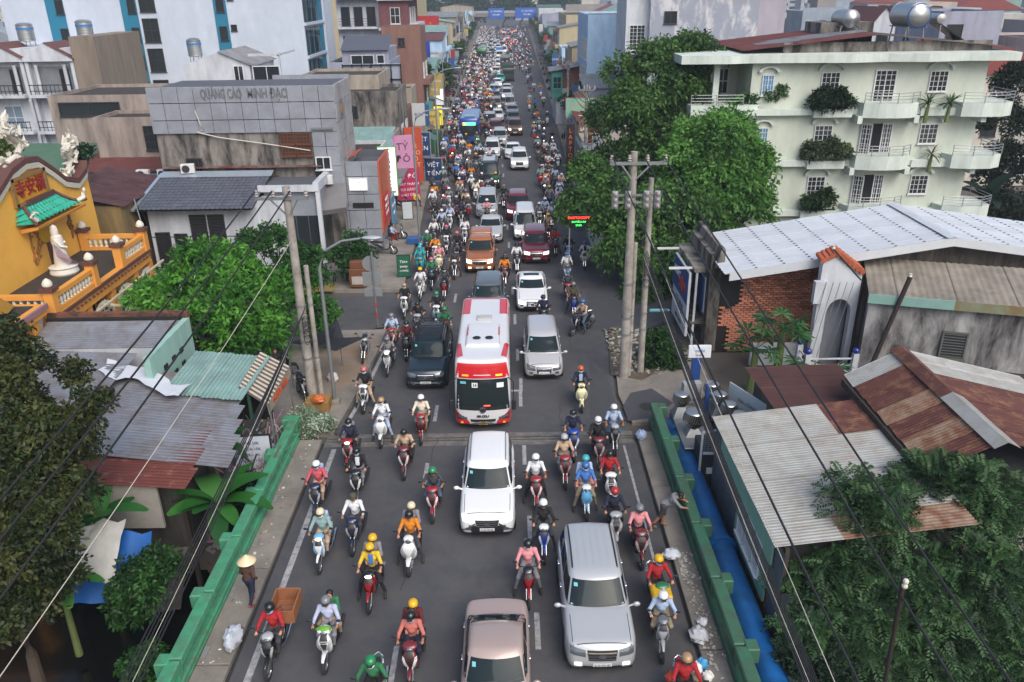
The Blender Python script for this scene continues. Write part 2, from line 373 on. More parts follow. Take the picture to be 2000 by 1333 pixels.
def conform(b,bvh,d,q,off=.008,nu=8,nv=5,m=0,sm=True):
 """lay a four-cornered patch onto the shell: q = corners (a,b) seen along d; returns the builder b"""
 dv=Vector(DIR[d]);grid=[];last=None
 for j in range(nv+1):
  for i in range(nu+1):
   s,t=i/nu,j/nv
   a=(q[0][0]*(1-s)+q[1][0]*s)*(1-t)+(q[3][0]*(1-s)+q[2][0]*s)*t
   c=(q[0][1]*(1-s)+q[1][1]*s)*(1-t)+(q[3][1]*(1-s)+q[2][1]*s)*t
   o={'f':(a,-20,c),'b':(a,20,c),'l':(-9,a,c),'r':(9,a,c),'t':(a,c,9)}[d]
   hit,nrm,_,_=bvh.ray_cast(Vector(o),dv)
   for _k in range(14):
    if hit is not None:break
    o=tuple(x*(.985 if n_!={'f':1,'b':1,'l':0,'r':0,'t':2}[d]and n_<2 else 1)for n_,x in enumerate(o));hit,nrm,_,_=bvh.ray_cast(Vector(o),dv)
   if hit is None:p=last if last else Vector(o)+dv*9
   else:
    if nrm.dot(dv)>0:nrm=-nrm
    p=hit+nrm*off
   last=p;grid.append(p)
 w_=nu+1;fs=[]
 for j in range(nv):
  for i in range(nu):f=(j*w_+i,j*w_+i+1,(j+1)*w_+i+1,(j+1)*w_+i);fs.append(f if d in 'fr' else f[::-1])
 return b.add(grid,fs,m,sm)
# ==== PEOPLE: one skin grown from blended, tapered limbs
def snet(f,org,h):
 s=f<0
 c=sum(s[i:s.shape[0]-1+i,j:s.shape[1]-1+j,k:s.shape[2]-1+k].astype(np.int8)for i in(0,1)for j in(0,1)for k in(0,1))
 act=(c>0)&(c<8);I=np.argwhere(act);idx=-np.ones(act.shape,int);idx[act]=np.arange(len(I))
 pos=np.zeros((len(I),3));cnt=np.zeros(len(I))
 cor=[(i,j,k)for i in(0,1)for j in(0,1)for k in(0,1)]
 for a in cor:
  for ax in range(3):
   if a[ax]:continue
   b2=list(a);b2[ax]=1
   fa=f[I[:,0]+a[0],I[:,1]+a[1],I[:,2]+a[2]];fb=f[I[:,0]+b2[0],I[:,1]+b2[1],I[:,2]+b2[2]]
   m=(fa<0)!=(fb<0);t=np.where(m,fa/np.where(m,fa-fb,1),0)
   p=np.array(a,float)[None].repeat(len(I),0);p[:,ax]+=t
   pos+=p*m[:,None];cnt+=m
 V=(I+pos/cnt[:,None])*h+org;Q=[]
 for ax in range(3):
  u,v=(ax+1)%3,(ax+2)%3
  sl0=[slice(None)]*3;sl1=[slice(None)]*3;sl0[ax]=slice(0,-1);sl1[ax]=slice(1,None)
  a,b2=s[tuple(sl0)],s[tuple(sl1)];E=np.argwhere(a!=b2)
  E=E[(E[:,u]>0)&(E[:,v]>0)&(E[:,u]<f.shape[u]-1)&(E[:,v]<f.shape[v]-1)]
  if not len(E):continue
  def at(du,dv):
   e=E.copy();e[:,u]-=du;e[:,v]-=dv;return idx[e[:,0],e[:,1],e[:,2]]
  q=np.stack([at(1,1),at(0,1),at(0,0),at(1,0)],1);fl=~a[E[:,0],E[:,1],E[:,2]];q[fl]=q[fl][:,::-1]
  Q.append(q)
 return V,np.concatenate(Q)
def grow(prims,h,k=.03):
 """prims: (a, b, ra, rb, material); returns verts, quads, material per quad"""
 P=[(np.array(a,float),np.array(b,float),ra,rb,m)for a,b,ra,rb,m in prims]
 lo=np.min([np.minimum(p[0],p[1])-max(p[2],p[3])for p in P],0)-.06;hi=np.max([np.maximum(p[0],p[1])+max(p[2],p[3])for p in P],0)+.06
 n=np.ceil((hi-lo)/h).astype(int)+1;f=np.full(n,1.);
 ax=[lo[i]+np.arange(n[i])*h for i in range(3)]
 def dist(X,p):
  a,b,ra,rb,_=p;ba=b-a;l2=max(1e-9,ba@ba);t=np.clip(((X-a)@ba)/l2,0,1)
  return np.linalg.norm(X-a-t[...,None]*ba,axis=-1)-(ra+(rb-ra)*t)
 for p in P:
  m=max(p[2],p[3])+.07;i0=np.maximum(0,((np.minimum(p[0],p[1])-m-lo)/h).astype(int));i1=np.minimum(n,((np.maximum(p[0],p[1])+m-lo)/h).astype(int)+2)
  g=np.stack(np.meshgrid(*[ax[i][i0[i]:i1[i]]for i in range(3)],indexing='ij'),-1);d=dist(g,p);sl=tuple(slice(i0[i],i1[i])for i in range(3));o=f[sl]
  kk=min(k,max(p[2],p[3])*.5);hh=np.maximum(kk-np.abs(o-d),0)/kk;f[sl]=np.minimum(o,d)-hh*hh*kk*.25
 V,Q=snet(f,lo,h);C=V[Q].mean(1)
 D=np.stack([dist(C,p)for p in P],0);mt=np.array([p[4]for p in P])[D.argmin(0)]
 return V,Q,mt
SKIN,TOP,BOT,SHOE,HAIR,FORE,CALF=range(7)
def npmesh(name,V,Q,mt,nm,smooth=True):
 me=bpy.data.meshes.new(name);me.vertices.add(len(V));me.vertices.foreach_set('co',np.asarray(V,np.float32).ravel())
 n=len(Q);k=Q.shape[1];me.loops.add(n*k);me.loops.foreach_set('vertex_index',Q.ravel().astype(np.int32))
 me.polygons.add(n);me.polygons.foreach_set('loop_start',np.arange(n,dtype=np.int32)*k)
 me.polygons.foreach_set('material_index',np.asarray(mt,np.int32));me.polygons.foreach_set('use_smooth',np.full(n,smooth));me.update()
 for m in nm:me.materials.append(m)
 return me
def mirror(p):return(-p[0],p[1],p[2])
def person_prims(J,lod=0):
 """J: joints of the right side (x>0) plus optional '_l' overrides; y<0 is forward"""
 g=lambda k,s:J.get(k+'_l',mirror(J[k]))if s else J[k]
 P=[];pe,ch,nk,hd=[np.array(J[k],float)for k in('pelvis','chest','neck','head')]
 P+=[(pe+(-.07,0,0),pe+(.07,0,0),.125,.125,BOT),(pe+(0,0,.06),ch-(0,0,.1),.125,.13,TOP),(ch+(-.075,0,0),ch+(.075,0,0),.115,.115,TOP),(ch+(0,.01,.02),nk,.1,.055,TOP)]
 P+=[(nk-(0,0,.02),hd-(0,-.02,.06),.052,.055,SKIN),(hd-(0,0,.015),hd+(0,.012,.035),.088,.098,HAIR),(hd+(0,-.035,-.02),hd+(0,-.045,-.075),.07,.052,SKIN),(hd+(0,-.03,.03),hd+(0,-.04,-.02),.066,.066,SKIN)]
 P+=[(hd+(0,-.105,-.005),hd+(0,-.118,-.035),.009,.014,SKIN)]
 for s in(0,1):
  sh,el,ha,hp,kn,an,to=[np.array(g(k,s),float)for k in('shoulder','elbow','hand','hip','knee','ankle','toe')]
  sg=-1 if s else 1
  P+=[(ch+(sg*.06,0,.1),sh,.07,.068,TOP),(sh,el,.062,.046,TOP),(el,ha,.044,.03,FORE)]
  P+=[(hp,kn,.095,.066,BOT),(kn,an,.06,.042,CALF),(an,to,.042,.034,SHOE),(an+(0,.03,-.03),to+(0,0,-.005),.035,.03,SHOE)]
  P+=[(hd+(sg*.088,.012,-.02),hd+(sg*.09,.018,.01),.014,.018,SKIN)]
  d=ha-el;d/=np.linalg.norm(d);side=np.cross(d,(0,0,1.));side/=max(1e-6,np.linalg.norm(side));dn=np.cross(side,d);dn=dn if dn[2]<0 else-dn
  pm=ha+d*.045;P.append((ha,pm,.028,.033,SKIN))
  if lod==0:
   side=side*(1 if side[0]*sg>0 else-1)
   for q,L in zip((-.033,-.011,.011,.033),(.8,1.,.95,.75)):
    b0=pm+side*q+d*.02;b1=b0+d*.035*L+dn*.012;b2=b1+dn*.035*L+d*.002;P+=[(b0,b1,.0105,.0095,SKIN),(b1,b2,.0095,.0085,SKIN)]
   t0=ha+d*.015-side*.03;t1=t0-side*.02+d*.03+dn*.012;t2=t1+d*.022+dn*.02;P+=[(t0,t1,.013,.011,SKIN),(t1,t2,.011,.009,SKIN)]
 return P
SEAT=dict(pelvis=(0,.27,.87),chest=(0,.19,1.22),neck=(0,.15,1.41),head=(0,.11,1.55),shoulder=(.185,.16,1.34),elbow=(.3,.0,1.12),hand=(.3,-.19,1.09),hip=(.1,.23,.85),knee=(.19,-.2,.78),ankle=(.14,-.16,.41),toe=(.15,-.33,.385))
POSES={'scooter':SEAT,'sport':dict(SEAT,chest=(0,.13,1.19),neck=(0,.06,1.36),head=(0,.0,1.49),shoulder=(.19,.09,1.29),elbow=(.33,-.02,1.07),knee=(.22,-.17,.72),ankle=(.2,.08,.4),toe=(.21,-.1,.36)),'foot_down':dict(SEAT,knee_l=(-.27,-.12,.62),ankle_l=(-.36,-.08,.2),toe_l=(-.38,-.24,.09),knee=(.25,-.15,.64),ankle=(.34,-.05,.22),toe=(.36,-.2,.1),head=(0,.12,1.55)),'pillion':dict(pelvis=(0,.58,.93),chest=(0,.53,1.27),neck=(0,.5,1.46),head=(.03,.45,1.6),shoulder=(.175,.51,1.39),elbow=(.25,.36,1.15),hand=(.16,.2,1.05),hip=(.1,.56,.91),knee=(.27,.17,.82),ankle=(.25,.28,.46),toe=(.27,.12,.43)),'walk':dict(pelvis=(0,0,.88),chest=(0,-.02,1.2),neck=(0,-.04,1.38),head=(0,-.06,1.5),shoulder=(.17,-.02,1.31),elbow=(.24,.0,1.05),hand=(.22,-.12,.88),hip=(.09,0,.86),knee=(.09,-.1,.48),ankle=(.09,-.06,.1),toe=(.09,-.2,.04),knee_l=(-.09,.02,.48),ankle_l=(-.09,.22,.14),toe_l=(-.09,.1,.04),elbow_l=(-.24,.05,1.06),hand_l=(-.23,-.08,.9)),'lean':dict(pelvis=(0,.1,.86),chest=(0,-.16,1.14),neck=(0,-.3,1.24),head=(0,-.42,1.3),shoulder=(.18,-.22,1.2),elbow=(.24,-.42,1.02),hand=(.2,-.58,.98),hip=(.09,.1,.84),knee=(.1,.08,.46),ankle=(.1,.12,.09),toe=(.1,-.02,.04),knee_l=(-.09,.2,.48),ankle_l=(-.09,.42,.14),toe_l=(-.09,.32,.04)),'stand':dict(pelvis=(0,0,.9),chest=(0,0,1.22),neck=(0,0,1.4),head=(0,-.02,1.53),shoulder=(.18,0,1.33),elbow=(.24,.04,1.07),hand=(.22,-.06,.86),hip=(.09,0,.88),knee=(.1,-.01,.48),ankle=(.1,.02,.09),toe=(.12,-.13,.04)),'sit':dict(pelvis=(0,.1,.42),chest=(0,.06,.76),neck=(0,.02,.93),head=(0,-.03,1.06),shoulder=(.18,.04,.86),elbow=(.24,-.06,.62),hand=(.16,-.24,.52),hip=(.1,.06,.42),knee=(.17,-.34,.46),ankle=(.16,-.34,.09),toe=(.17,-.5,.04)),'drive':dict(pelvis=(0,.1,.42),chest=(0,.1,.76),neck=(0,.06,.93),head=(0,.02,1.06),shoulder=(.18,.08,.86),elbow=(.24,-.12,.7),hand=(.14,-.34,.82),hip=(.1,.06,.42),knee=(.15,-.36,.46),ankle=(.14,-.5,.12),toe=(.14,-.64,.1)),}
cloth={'white':'cfd2d6','black':'1b1b1e','navy':'1c2238','red':'9c1f26','pink':'d08a90','coral':'b9505c','orange':'c9791c','teal':'2c8f93','blue':'3f6fb5','light blue':'9fb2cc','lavender':'a9aec8','grey':'77797d','charcoal':'3a3c40','beige':'b49c84','cream':'cfc6b6','maroon':'571c20','olive':'4a4630','green':'2a6b46','yellow':'d0b02a','salmon':'b5695f','brown':'4a3328','denim':'44566e','sage':'7f9c9b','khaki':'8d8069','mint':'7fb0a0','purple':'5c3f6e','magenta':'b1305e'}
cm=lambda n:mat('cloth_'+n.replace(' ','_'),cloth[n],.85,var=.1,scale=7,obj=True,bump=.25,bscale=9)
m_skin=mat('skin','b98567',.6,var=.05,obj=True);m_skin2=mat('skin_tan','9c6c50',.6,var=.05,obj=True);m_hair=mat('hair','16120f',.6,var=.1,obj=True);m_shoe=mat('shoe_dark','26221f',.7,var=.1,obj=True);m_shoe2=mat('shoe_pale','9a938a',.7,var=.1,obj=True)
m_mask=mat('mask_blue','8fb3cf',.8,var=0);m_maskw=mat('mask_white','d5d7d8',.8,var=0)
PM={}
def pose_mesh(pose,lod):
 if(pose,lod)not in PM:
  V,Q,mt=grow(person_prims(POSES[pose],lod),.0155 if lod==0 else.036,.03);PM[pose,lod]=npmesh('person_body',V,Q,mt,[m_skin,cm('white'),cm('navy'),m_shoe,m_hair,m_skin,cm('navy')])
 return PM[pose,lod]
def helmet_mesh(kind):
 if('helmet',kind)in PM:return PM['helmet',kind]
 b=MB()
 if kind=='half':
  b.lathe([(.128,-.03),(.134,.0),(.128,.05),(.105,.095),(.06,.122),(.01,.13)],14)
  b.lathe([(.13,-.035),(.137,-.03),(.137,-.015),(.13,-.012)],14,cap=False,m=1)
  b.add([(-.085,-.1,.0),(.085,-.1,.0),(.06,-.185,-.02),(-.06,-.185,-.02),(-.085,-.1,.012),(.085,-.1,.012),(.06,-.185,-.008),(-.06,-.185,-.008)],[(3,2,1,0),(4,5,6,7),(0,1,5,4),(1,2,6,5),(2,3,7,6),(3,0,4,7)],1)
  b.v=[(x*.95,y*1.08,z)for x,y,z in b.v]
 elif kind=='conical':
  b.lathe([(.27,-.05),(.262,-.03),(.2,.02),(.1,.1),(.015,.165),(.004,.17)],20);b.lathe([(.255,-.05),(.1,.06),(.01,.12)],20,m=0)
 elif kind=='cap':
  b.lathe([(.115,-.02),(.12,.02),(.1,.07),(.05,.1),(.01,.105)],12);b.box(-.07,.07,-.19,-.09,-.01,.005,1)
 PM['helmet',kind]=b.mesh('helmet',[m_blackp,m_blackp]);return PM['helmet',kind]
def hat_mat(n):return mat('helmet_'+n.replace(' ','_'),{'white':'d8dadc','black':'17181a','red':'a8262b','yellow':'d3a414','green':'1f7d4a','pink':'c0606e','grey':'70747a','cream':'cfc4a2','blue':'3563a0','teal':'3aa0a8','orange':'b8562a','tan':'a2835e','navy':'20294a','straw':'d6c39c','olive':'4b4a34','silver':'a4a8ac','gold':'b59a4a'}[n],.3,var=0,coat=.4,obj=True)
def add_person(label,pose,top,bot,hat,loc,rz=0.,mask=None,long=True,shorts=False,bag=None,lod=0,group=None,skin=None,hatkind='half',scale=1.,shoes=None,pitch=0.):
 sk=skin or(m_skin if hash(label)%3 else m_skin2);me=pose_mesh(pose,lod)
 o=ob('person',me,[sk,cm(top),cm(bot),shoes or m_shoe,m_hair,cm(top)if long else sk,sk if shorts else cm(bot)],None,loc,rz)
 if scale!=1:o.scale=(scale,)*3
 tag(o,label,'person',group)
 hd=Vector(POSES[pose]['head'])
 if hat:
  h=ob('helmet' if hatkind=='half' else 'hat',helmet_mesh(hatkind),[hat_mat(hat),m_blackp if hatkind=='half' else hat_mat(hat)],o,hd+Vector((0,.008,.03)))
 if lod==0:
  if mask:
   if 'mask' not in PM:
    b=MB();
    for i in range(5):
     for j in range(9):pass
    rows=[(.0,.098,.11),(-.03,.1,.128),(-.07,.085,.118),(-.1,.06,.09)]
    vs=[(math.sin(a)*rx,-.03-math.cos(a)*(ry-.02),z-.01)for z,rx,ry in rows for a in[R(-75+150*i/8)for i in range(9)]]
    b.add(vs,[(j*9+i,(j+1)*9+i,(j+1)*9+i+1,j*9+i+1)for j in range(3)for i in range(8)],0,True);PM['mask']=b.mesh('face_mask',[m_mask])
   ob('face_mask',PM['mask'],[m_mask if mask=='b' else m_maskw if mask=='w' else m_blackp],o,hd)
  else:
   if 'eyes' not in PM:PM['eyes']=MB().ball((0,0,0),.011,6,4,sq=(1.3,.5,.7)).mesh('eye',[mat('eye_dark','1a1411',.3,var=0)])
   for sx in(-.032,.032):ob('eye',PM['eyes'],None,o,hd+Vector((sx,-.104,.0)))
  if bag:
   if 'bag' not in PM:
    v=rbox(.15,.09,.2,.06,2,2,2,lambda x,y,z:(x*(1-.1*z),y,z));b=MB();b.add(*v,0,True)
    for s in(-1,1):b.tube([(s*.09,-.06,.16),(s*.1,-.16,.2),(s*.1,-.285,.06),(s*.11,-.2,-.12),(s*.1,-.05,-.14)],.018,5)
    PM['bag']=b.mesh('backpack',[cm('black')])
   c=Vector(POSES[pose]['chest']);ob('backpack',PM['bag'],[cm(bag)],o,c+Vector((0,.2,.01)))
 return o
# ==== BUILDING KIT
class B:
 def __init__(s,name,label,cat,x,y,z=0.,group=None):s.o=Vector((x,y,z));s.t=T(name,label,cat,s.o,0,group)
 def bx(s,name,x0,x1,y0,y1,z0,z1,m,par=None,bev=0):
  x0,x1=min(x0,x1),max(x0,x1);b=MB()
  if bev:b.bbox(x0,x1,y0,y1,z0,z1,bev)
  else:b.box(x0,x1,y0,y1,z0,z1)
  return s.mb(name,b,m,par)
 def mb(s,name,b,m,par=None,sharp=35):
  o=s.o;b.v=[(v[0]-o.x,v[1]-o.y,v[2]-o.z)for v in b.v];return b.ob(name,m,par or s.t,sharp=sharp)
 def pan(s,name,x0,x1,y0,y1,z0,z1,m,par=None):
  k='pan'+m.name
  if k not in BOXC:BOXC[k]=MB().bbox(-.5,.5,-.5,.5,-.5,.5,.02).mesh('panel',[m])
  return ob(name,BOXC[k],None,par or s.t,Vector(((x0+x1)/2,(y0+y1)/2,(z0+z1)/2))-s.o,0,(abs(x1-x0),abs(y1-y0),abs(z1-z0)))
 def win(s,x,y,z,w,h,d='f',kind='plain',fr=None,glass=None,name='window'):
  """x,y,z: middle of the sill"""
  fm,pm,pk=win_mesh(round(w,2),round(h,2),kind);fr=fr or m_wframe;glass=glass or m_wglass
  f=ob(name,fm,[fr],s.t,Vector((x,y,z))-s.o,{'f':0,'r':PI/2,'l':-PI/2,'b':PI}[d]);ob('pane',pm,[glass],f);return f
 def corr(s,A,Bp,D,sw=.9,rows=1,mats=None,amp=.02,pitch=.16,name='roof_sheet',par=None,thick=False):
  """corrugated sheets: A to Bp runs across the waves, A to D along them"""
  A,Bp,D=Vector(A),Vector(Bp),Vector(D);u=(Bp-A);v=(D-A);n=max(1,round(u.length/sw));w_=u.length/n;l=v.length/rows
  me=corr_mesh(round(w_*1.03,2),round(l*(1.04 if rows>1 else 1),2),amp,pitch);U=u.normalized();Vv=v.normalized();N=U.cross(Vv)
  if N.z<0:N=-N
  out=[]
  for i in range(n):
   for j in range(rows):
    m=mats(i,j,n,rows)if callable(mats)else mats
    p=A+U*(w_*i)+Vv*(l*j)+N*(.012*(i%2)-.008*j)-s.o
    o=ob(name,me,[m],par or s.t);o.matrix_local=Matrix(((U.x,Vv.x,N.x,p.x),(U.y,Vv.y,N.y,p.y),(U.z,Vv.z,N.z,p.z),(0,0,0,1)));out.append(o)
  return out
m_wglass=mat('window_glass',(.02,.026,.03),.08,var=0,spec=.6);m_wframe=mat('window_white','c9ccce',.5,var=.06);m_wdark=mat('window_dark_frame','2a2b2d',.5,var=.05)
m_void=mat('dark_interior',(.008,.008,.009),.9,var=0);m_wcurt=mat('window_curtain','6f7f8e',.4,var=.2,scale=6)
WM={}
def win_mesh(w,h,kind):
 k=(w,h,kind)
 if k in WM:return WM[k]
 b=MB();t=.07 if kind!='lattice' else.05;d=-.07
 b.box(-w/2,w/2,d,.03,0,t);b.box(-w/2,w/2,d,.03,h-t,h);b.box(-w/2,-w/2+t,d,.03,t,h-t);b.box(w/2-t,w/2,d,.03,t,h-t)
 nx,nz={'plain':(2,1),'lattice':(4,4),'cross':(2,2),'door':(4,7),'single':(1,1),'grid':(4,3),'louvre':(1,10)}[kind];g={'lattice':.022,'door':.026,'louvre':.035}.get(kind,.05)
 for i in range(1,nx):x=-w/2+w*i/nx;gg=g*2 if kind in('lattice','door')and i==nx//2 else g;b.box(x-gg/2,x+gg/2,d*.8,.0,t,h-t)
 for i in range(1,nz):z=h*i/nz;b.box(-w/2+t,w/2-t,d*.7,-.005,z-g/2,z+g/2)
 if kind!='door':b.box(-w/2-.06,w/2+.06,-.12,.02,-.06,-.002)
 WM[k]=(b.mesh('window',[m_wframe]),MB().box(-w/2+.02,w/2-.02,-.02,.01,.02,h-.02).mesh('pane',[m_wglass]),0);return WM[k]
CM={}
def corr_mesh(w,l,amp,pitch):
 k=(w,l,amp,pitch)
 if k not in CM:
  n=max(2,int(w/pitch*4));b=MB();vs=[(w*i/n,y,amp*math.sin(2*PI*w*i/n/pitch))for y in(0,l)for i in range(n+1)]
  b.add(vs,[(i,i+1,n+2+i,n+1+i)for i in range(n)],0,True);CM[k]=b.mesh('corrugated_sheet',[m_void],0)
 return CM[k]
def rect(px0,py0,px1,py1,Y):
 a,c=PY(px0,py1,Y),PY(px1,py0,Y);return a.x,c.x,a.z,c.z
m_steel=mat('stainless','b0b3b5',.34,.85,var=.05,obj=True);m_acw=mat('ac_white','c7c8c6',.5,var=.06,obj=True);m_rail=mat('rail_iron','1d1e20',.5,.3,var=0);m_galv=mat('galvanised','8d9194',.45,.6,var=.1,obj=True)
def water_tank(label,loc,r=.5,h=1.2,horizontal=False,band='3f6fa8'):
 t=T('water_tank',label,'water tank',loc);b=MB();p=[(r*.5,0),(r*.97,.04),(r,.1)]
 for k in range(6):z=.1+(h-.3)*k/6;p+=[(r,z+.01),(r*.965,z+(h-.3)/12),(r,z+(h-.3)/6-.01)]
 p+=[(r,h-.18),(r*.75,h-.06),(r*.3,h),(.02,h)]
 if horizontal:b.lathe(p,20,(-h/2,0,r+.5),axis='x');b.ob('tank_body',m_steel,t);legs=[(x,y)for x in(-h*.3,h*.3)for y in(-r*.7,r*.7)];lh=.6
 else:b.lathe(p,20,(0,0,.45));b.ob('tank_body',m_steel,t);MB().lathe([(r*1.01,.45+h*.62),(r*1.01,.45+h*.74)],20,cap=False).ob('brand_band',mat('tank_band',band,.4,var=0),t);legs=[(x,y)for x in(-r*.6,r*.6)for y in(-r*.6,r*.6)];lh=.5
 for x,y in legs:MB().bar((x,y,0),(x,y,lh),.05,.05).ob('leg',m_galv,t)
 return t
def ac_unit(label,loc,rz=0.):
 t=T('air_conditioner',label,'air conditioner',loc,rz);MB().bbox(-.42,.42,-.16,.16,0,.6,.03).ob('casing',m_acw,t)
 MB().lathe([(.22,0),(.24,-.02),(.22,-.03),(.2,-.01),(.03,-.01)],16,(-.1,-.16,.3),axis='y').ob('fan_grille',m_wdark,t);return t
def sign(name,label,loc,w,h,rz,col,lines=(),depth=.1,frame=None,legs=None,emit=0.,tcol='e8e8e8',size=None,sx=1.,cat='sign'):
 """flat board; local -Y is its face; lines = [(text, dz, size)]"""
 t=T(name,label,cat,loc,rz);m=mat('sign_'+col,col,.45,var=.04,obj=True,emit=emit)
 MB().bbox(-w/2,w/2,0,depth,0,h,.01).ob('board',m,t)
 if frame:
  b=MB();f=.05
  for x0,x1,z0,z1 in((-w/2-f,w/2+f,-f,0),(-w/2-f,w/2+f,h,h+f),(-w/2-f,-w/2,0,h),(w/2,w/2+f,0,h)):b.box(x0,x1,-.02,depth+.01,z0,z1)
  b.ob('frame',mat('frame_'+frame,frame,.5,var=0),t)
 for ln in lines:
  tx,z,sz=ln[:3];c=ln[3]if len(ln)>3 else tcol;text('lettering',tx,mat('ink_'+c,c,.5,var=0,emit=emit*.8),t,face((0,-.012,z),(1,0,0),(0,0,1)),sz,.006,.0,ln[4]if len(ln)>4 else sx)
 if legs:
  for x in(-w/2+.05,w/2-.05):MB().bar((x,depth/2,-legs),(x,depth/2,0),.05,.05).ob('leg',m_rail,t)
 return t
# ==== LEFT SIDE
wm_grey=mat('alu_panel_grey','8e939d',.45,.1,var=.05,scale=.6,dirt=('6f7278',.25,.8,.2));wm_greyl=mat('alu_panel_light','a4a4a6',.5,.05,var=.05,dirt=('6d6a66',.3,1,.18))
wm_stain=wallm('stained_plaster','85807a','2c2a28',.5,.1,.5,.3)
wm_white=wallm('white_plaster','bfc4cb','7f848c',.2,.25);wm_cream=wallm('cream_plaster','a39a8c','5d564d',.3,.2);wm_pinkg=wallm('pinkish_plaster','9a8e87','57504a',.32,.18)
wm_lav=wallm('lavender_plaster','9297a8','6b6e7b',.2,.25)
# --- grey panelled sign-maker's building
g=B('panelled_building','grey metal-panelled building with raised roof lettering behind the tiled house','building',-16.8,52)
X0,X1=-22.7,-10.95
g.bx('core',X0+.1,X1-.1,52.1,57.5,0,10.9,wm_stain)
cols_=12
zr=[(10.15,11.1),(9.1,10.1),(8.27,9.05)]
for i in range(cols_):
 xa=X0+(X1-X0)*i/cols_;xb=X0+(X1-X0)*(i+1)/cols_
 for za,zb in zr:g.pan('panel',xa+.015,xb-.015,51.95,52.1,za,zb,wm_grey)
for za,zb in((7.35,8.24),(6.1,7.32)):g.pan('panel',-12.6,-12.6+.8,51.95,52.1,za+(.6 if za<7 else 0),zb,wm_grey);g.pan('panel',-11.75,X1,51.95,52.1,za,zb,wm_grey)
for za,zb in((4.7,6.07),(3.3,4.67)):g.pan('panel',-11.75,X1,51.95,52.1,za,zb,wm_grey)
for k in range(3):
 for za,zb in((10.0,11.1),(8.8,9.97),(7.5,8.77),(6.3,7.47),(4.9,6.27),(3.4,4.87)):g.pan('panel',X1-.1,X1+.03,52.1+1.75*k,52.1+1.75*k+1.72,za,zb,wm_greyl)
g.bx('parapet_inside',X0+.3,X1-.3,53,57.4,10.9,10.98,mat('roof_dark','50535c',.8,var=.1));g.bx('rear_parapet',X0+6.5,X1,57.4,57.6,10.9,11.25,wm_grey)
text('roof_lettering','QUẢNG CÁO',mat('letter_grey','6f7176',.5,.2,var=.05),g.t,face(Vector((-18.0,51.93,10.66))-g.o,(1,0,0),(0,0,1)),.84,.03,.008,.5)
text('roof_lettering','MINH ĐẠO',MC['letter_grey'],g.t,face(Vector((-15.1,51.93,10.66))-g.o,(1,0,0),(0,0,1)),.84,.03,.008,.6)
for xx in(-14.2,-13.2):
 for zz in(6.75,7.5):
  g.win(xx,51.98,zz,.95,.72,'f','grid',mat('lattice_brown','5a3420',.7,var=.1),mat('lattice_dark','3a2417',.7,var=.1))
g.win(-12.05,51.93,5.85,1.0,.85,'f','plain',m_wframe);g.win(-20.4,51.98,5.0,1.0,1.7,'f','grid',m_wdark)
g.mb('cable',MB().tube([(-19.8,51.9,9.7),(-19.6,51.88,8.9),(-19.4,51.88,8.5),(-19.9,51.9,8.35),(-18.5,51.9,8.0),(-15.5,51.9,7.55),(-12.8,51.9,7.1)],.04,5),mat('cable_pale','b9b6ae',.6,var=0))
g.bx('vent_louvre',-12.6,-11.2,51.8,51.94,8.42,8.55,m_galv)
g.mb('logo',MB().bbox(X1+.03,X1+.09,53.0,54.1,8.9,10.0,.03),m_galv);g.mb('logo_mark',MB().lathe([(.33,0),(.33,.03),(.1,.04)],10,(X1+.09,53.55,9.45),axis='x'),mat('logo_gold','9a7440',.5,var=0))
ac_unit('air conditioner on the ledge under the panelled building window',(-11.9,51.5,5.0))
g=B('cafe_annexe','low grey-panelled corner shop with an orange ribbed street front','shop',-10.2,53)
for i,(xa,xb)in enumerate(((-11.9,-10.9),(-10.9,-9.8),(-9.8,-8.75))):
 for za,zb in((5.2,6.15),(4.0,5.15),(2.9,3.95),(1.6,2.85),(.1,1.55)):g.pan('panel',xa+.015,xb-.015,52.9,53.05,za,zb,wm_grey)
g.bx('core',-11.9,-8.8,53.05,57.6,0,5.6,wm_grey);g.bx('parapet',-11.9,-8.75,57.4,57.6,5.6,6.1,MC['roof_dark']);g.bx('parapet_inside',-11.6,-9,53.3,57.4,5.6,5.64,MC['roof_dark'])
m_or=mat('orange_rib','b0573c',.5,var=.08)
for k in range(14):g.pan('rib',-8.78,-8.66,53.05+.33*k,53.05+.33*k+.3,1.2,6.15,m_or)
g.corr((-11.8,54.2,5.7),(-11.8,56.6,5.7),(-10.3,54.2,6.4),.6,1,m_or,.03,.3,'hatch_sheet')
sign('shop_sign','red shop sign with white lettering on the orange ribbed front',(-8.62,54.9,1.7),2.6,1.9,PI/2,'b3222a',[('NƯỚC ÉP',1.5,.32),('SINH TỐ',1.05,.42),('CÀ PHÊ',.55,.42)])
sign('menu_board','white backlit menu board on the grey corner shop wall',(-10.1,52.8,4.3),1.15,.75,0,'d5d9de',[('Coffee',.5,.17),('& more',.25,.14)],.08,'d0d2d4',emit=.6,tcol='8a8f98')
g.bx('slot_window',-10.6,-9.2,52.85,52.92,3.05,3.4,m_void)
a=T('awning','slanting grey fabric awning over the corner cafe door','awning',(-11.6,50.8,0));m_awn=mat('awning_grey','6c6b6d',.8,var=.1)
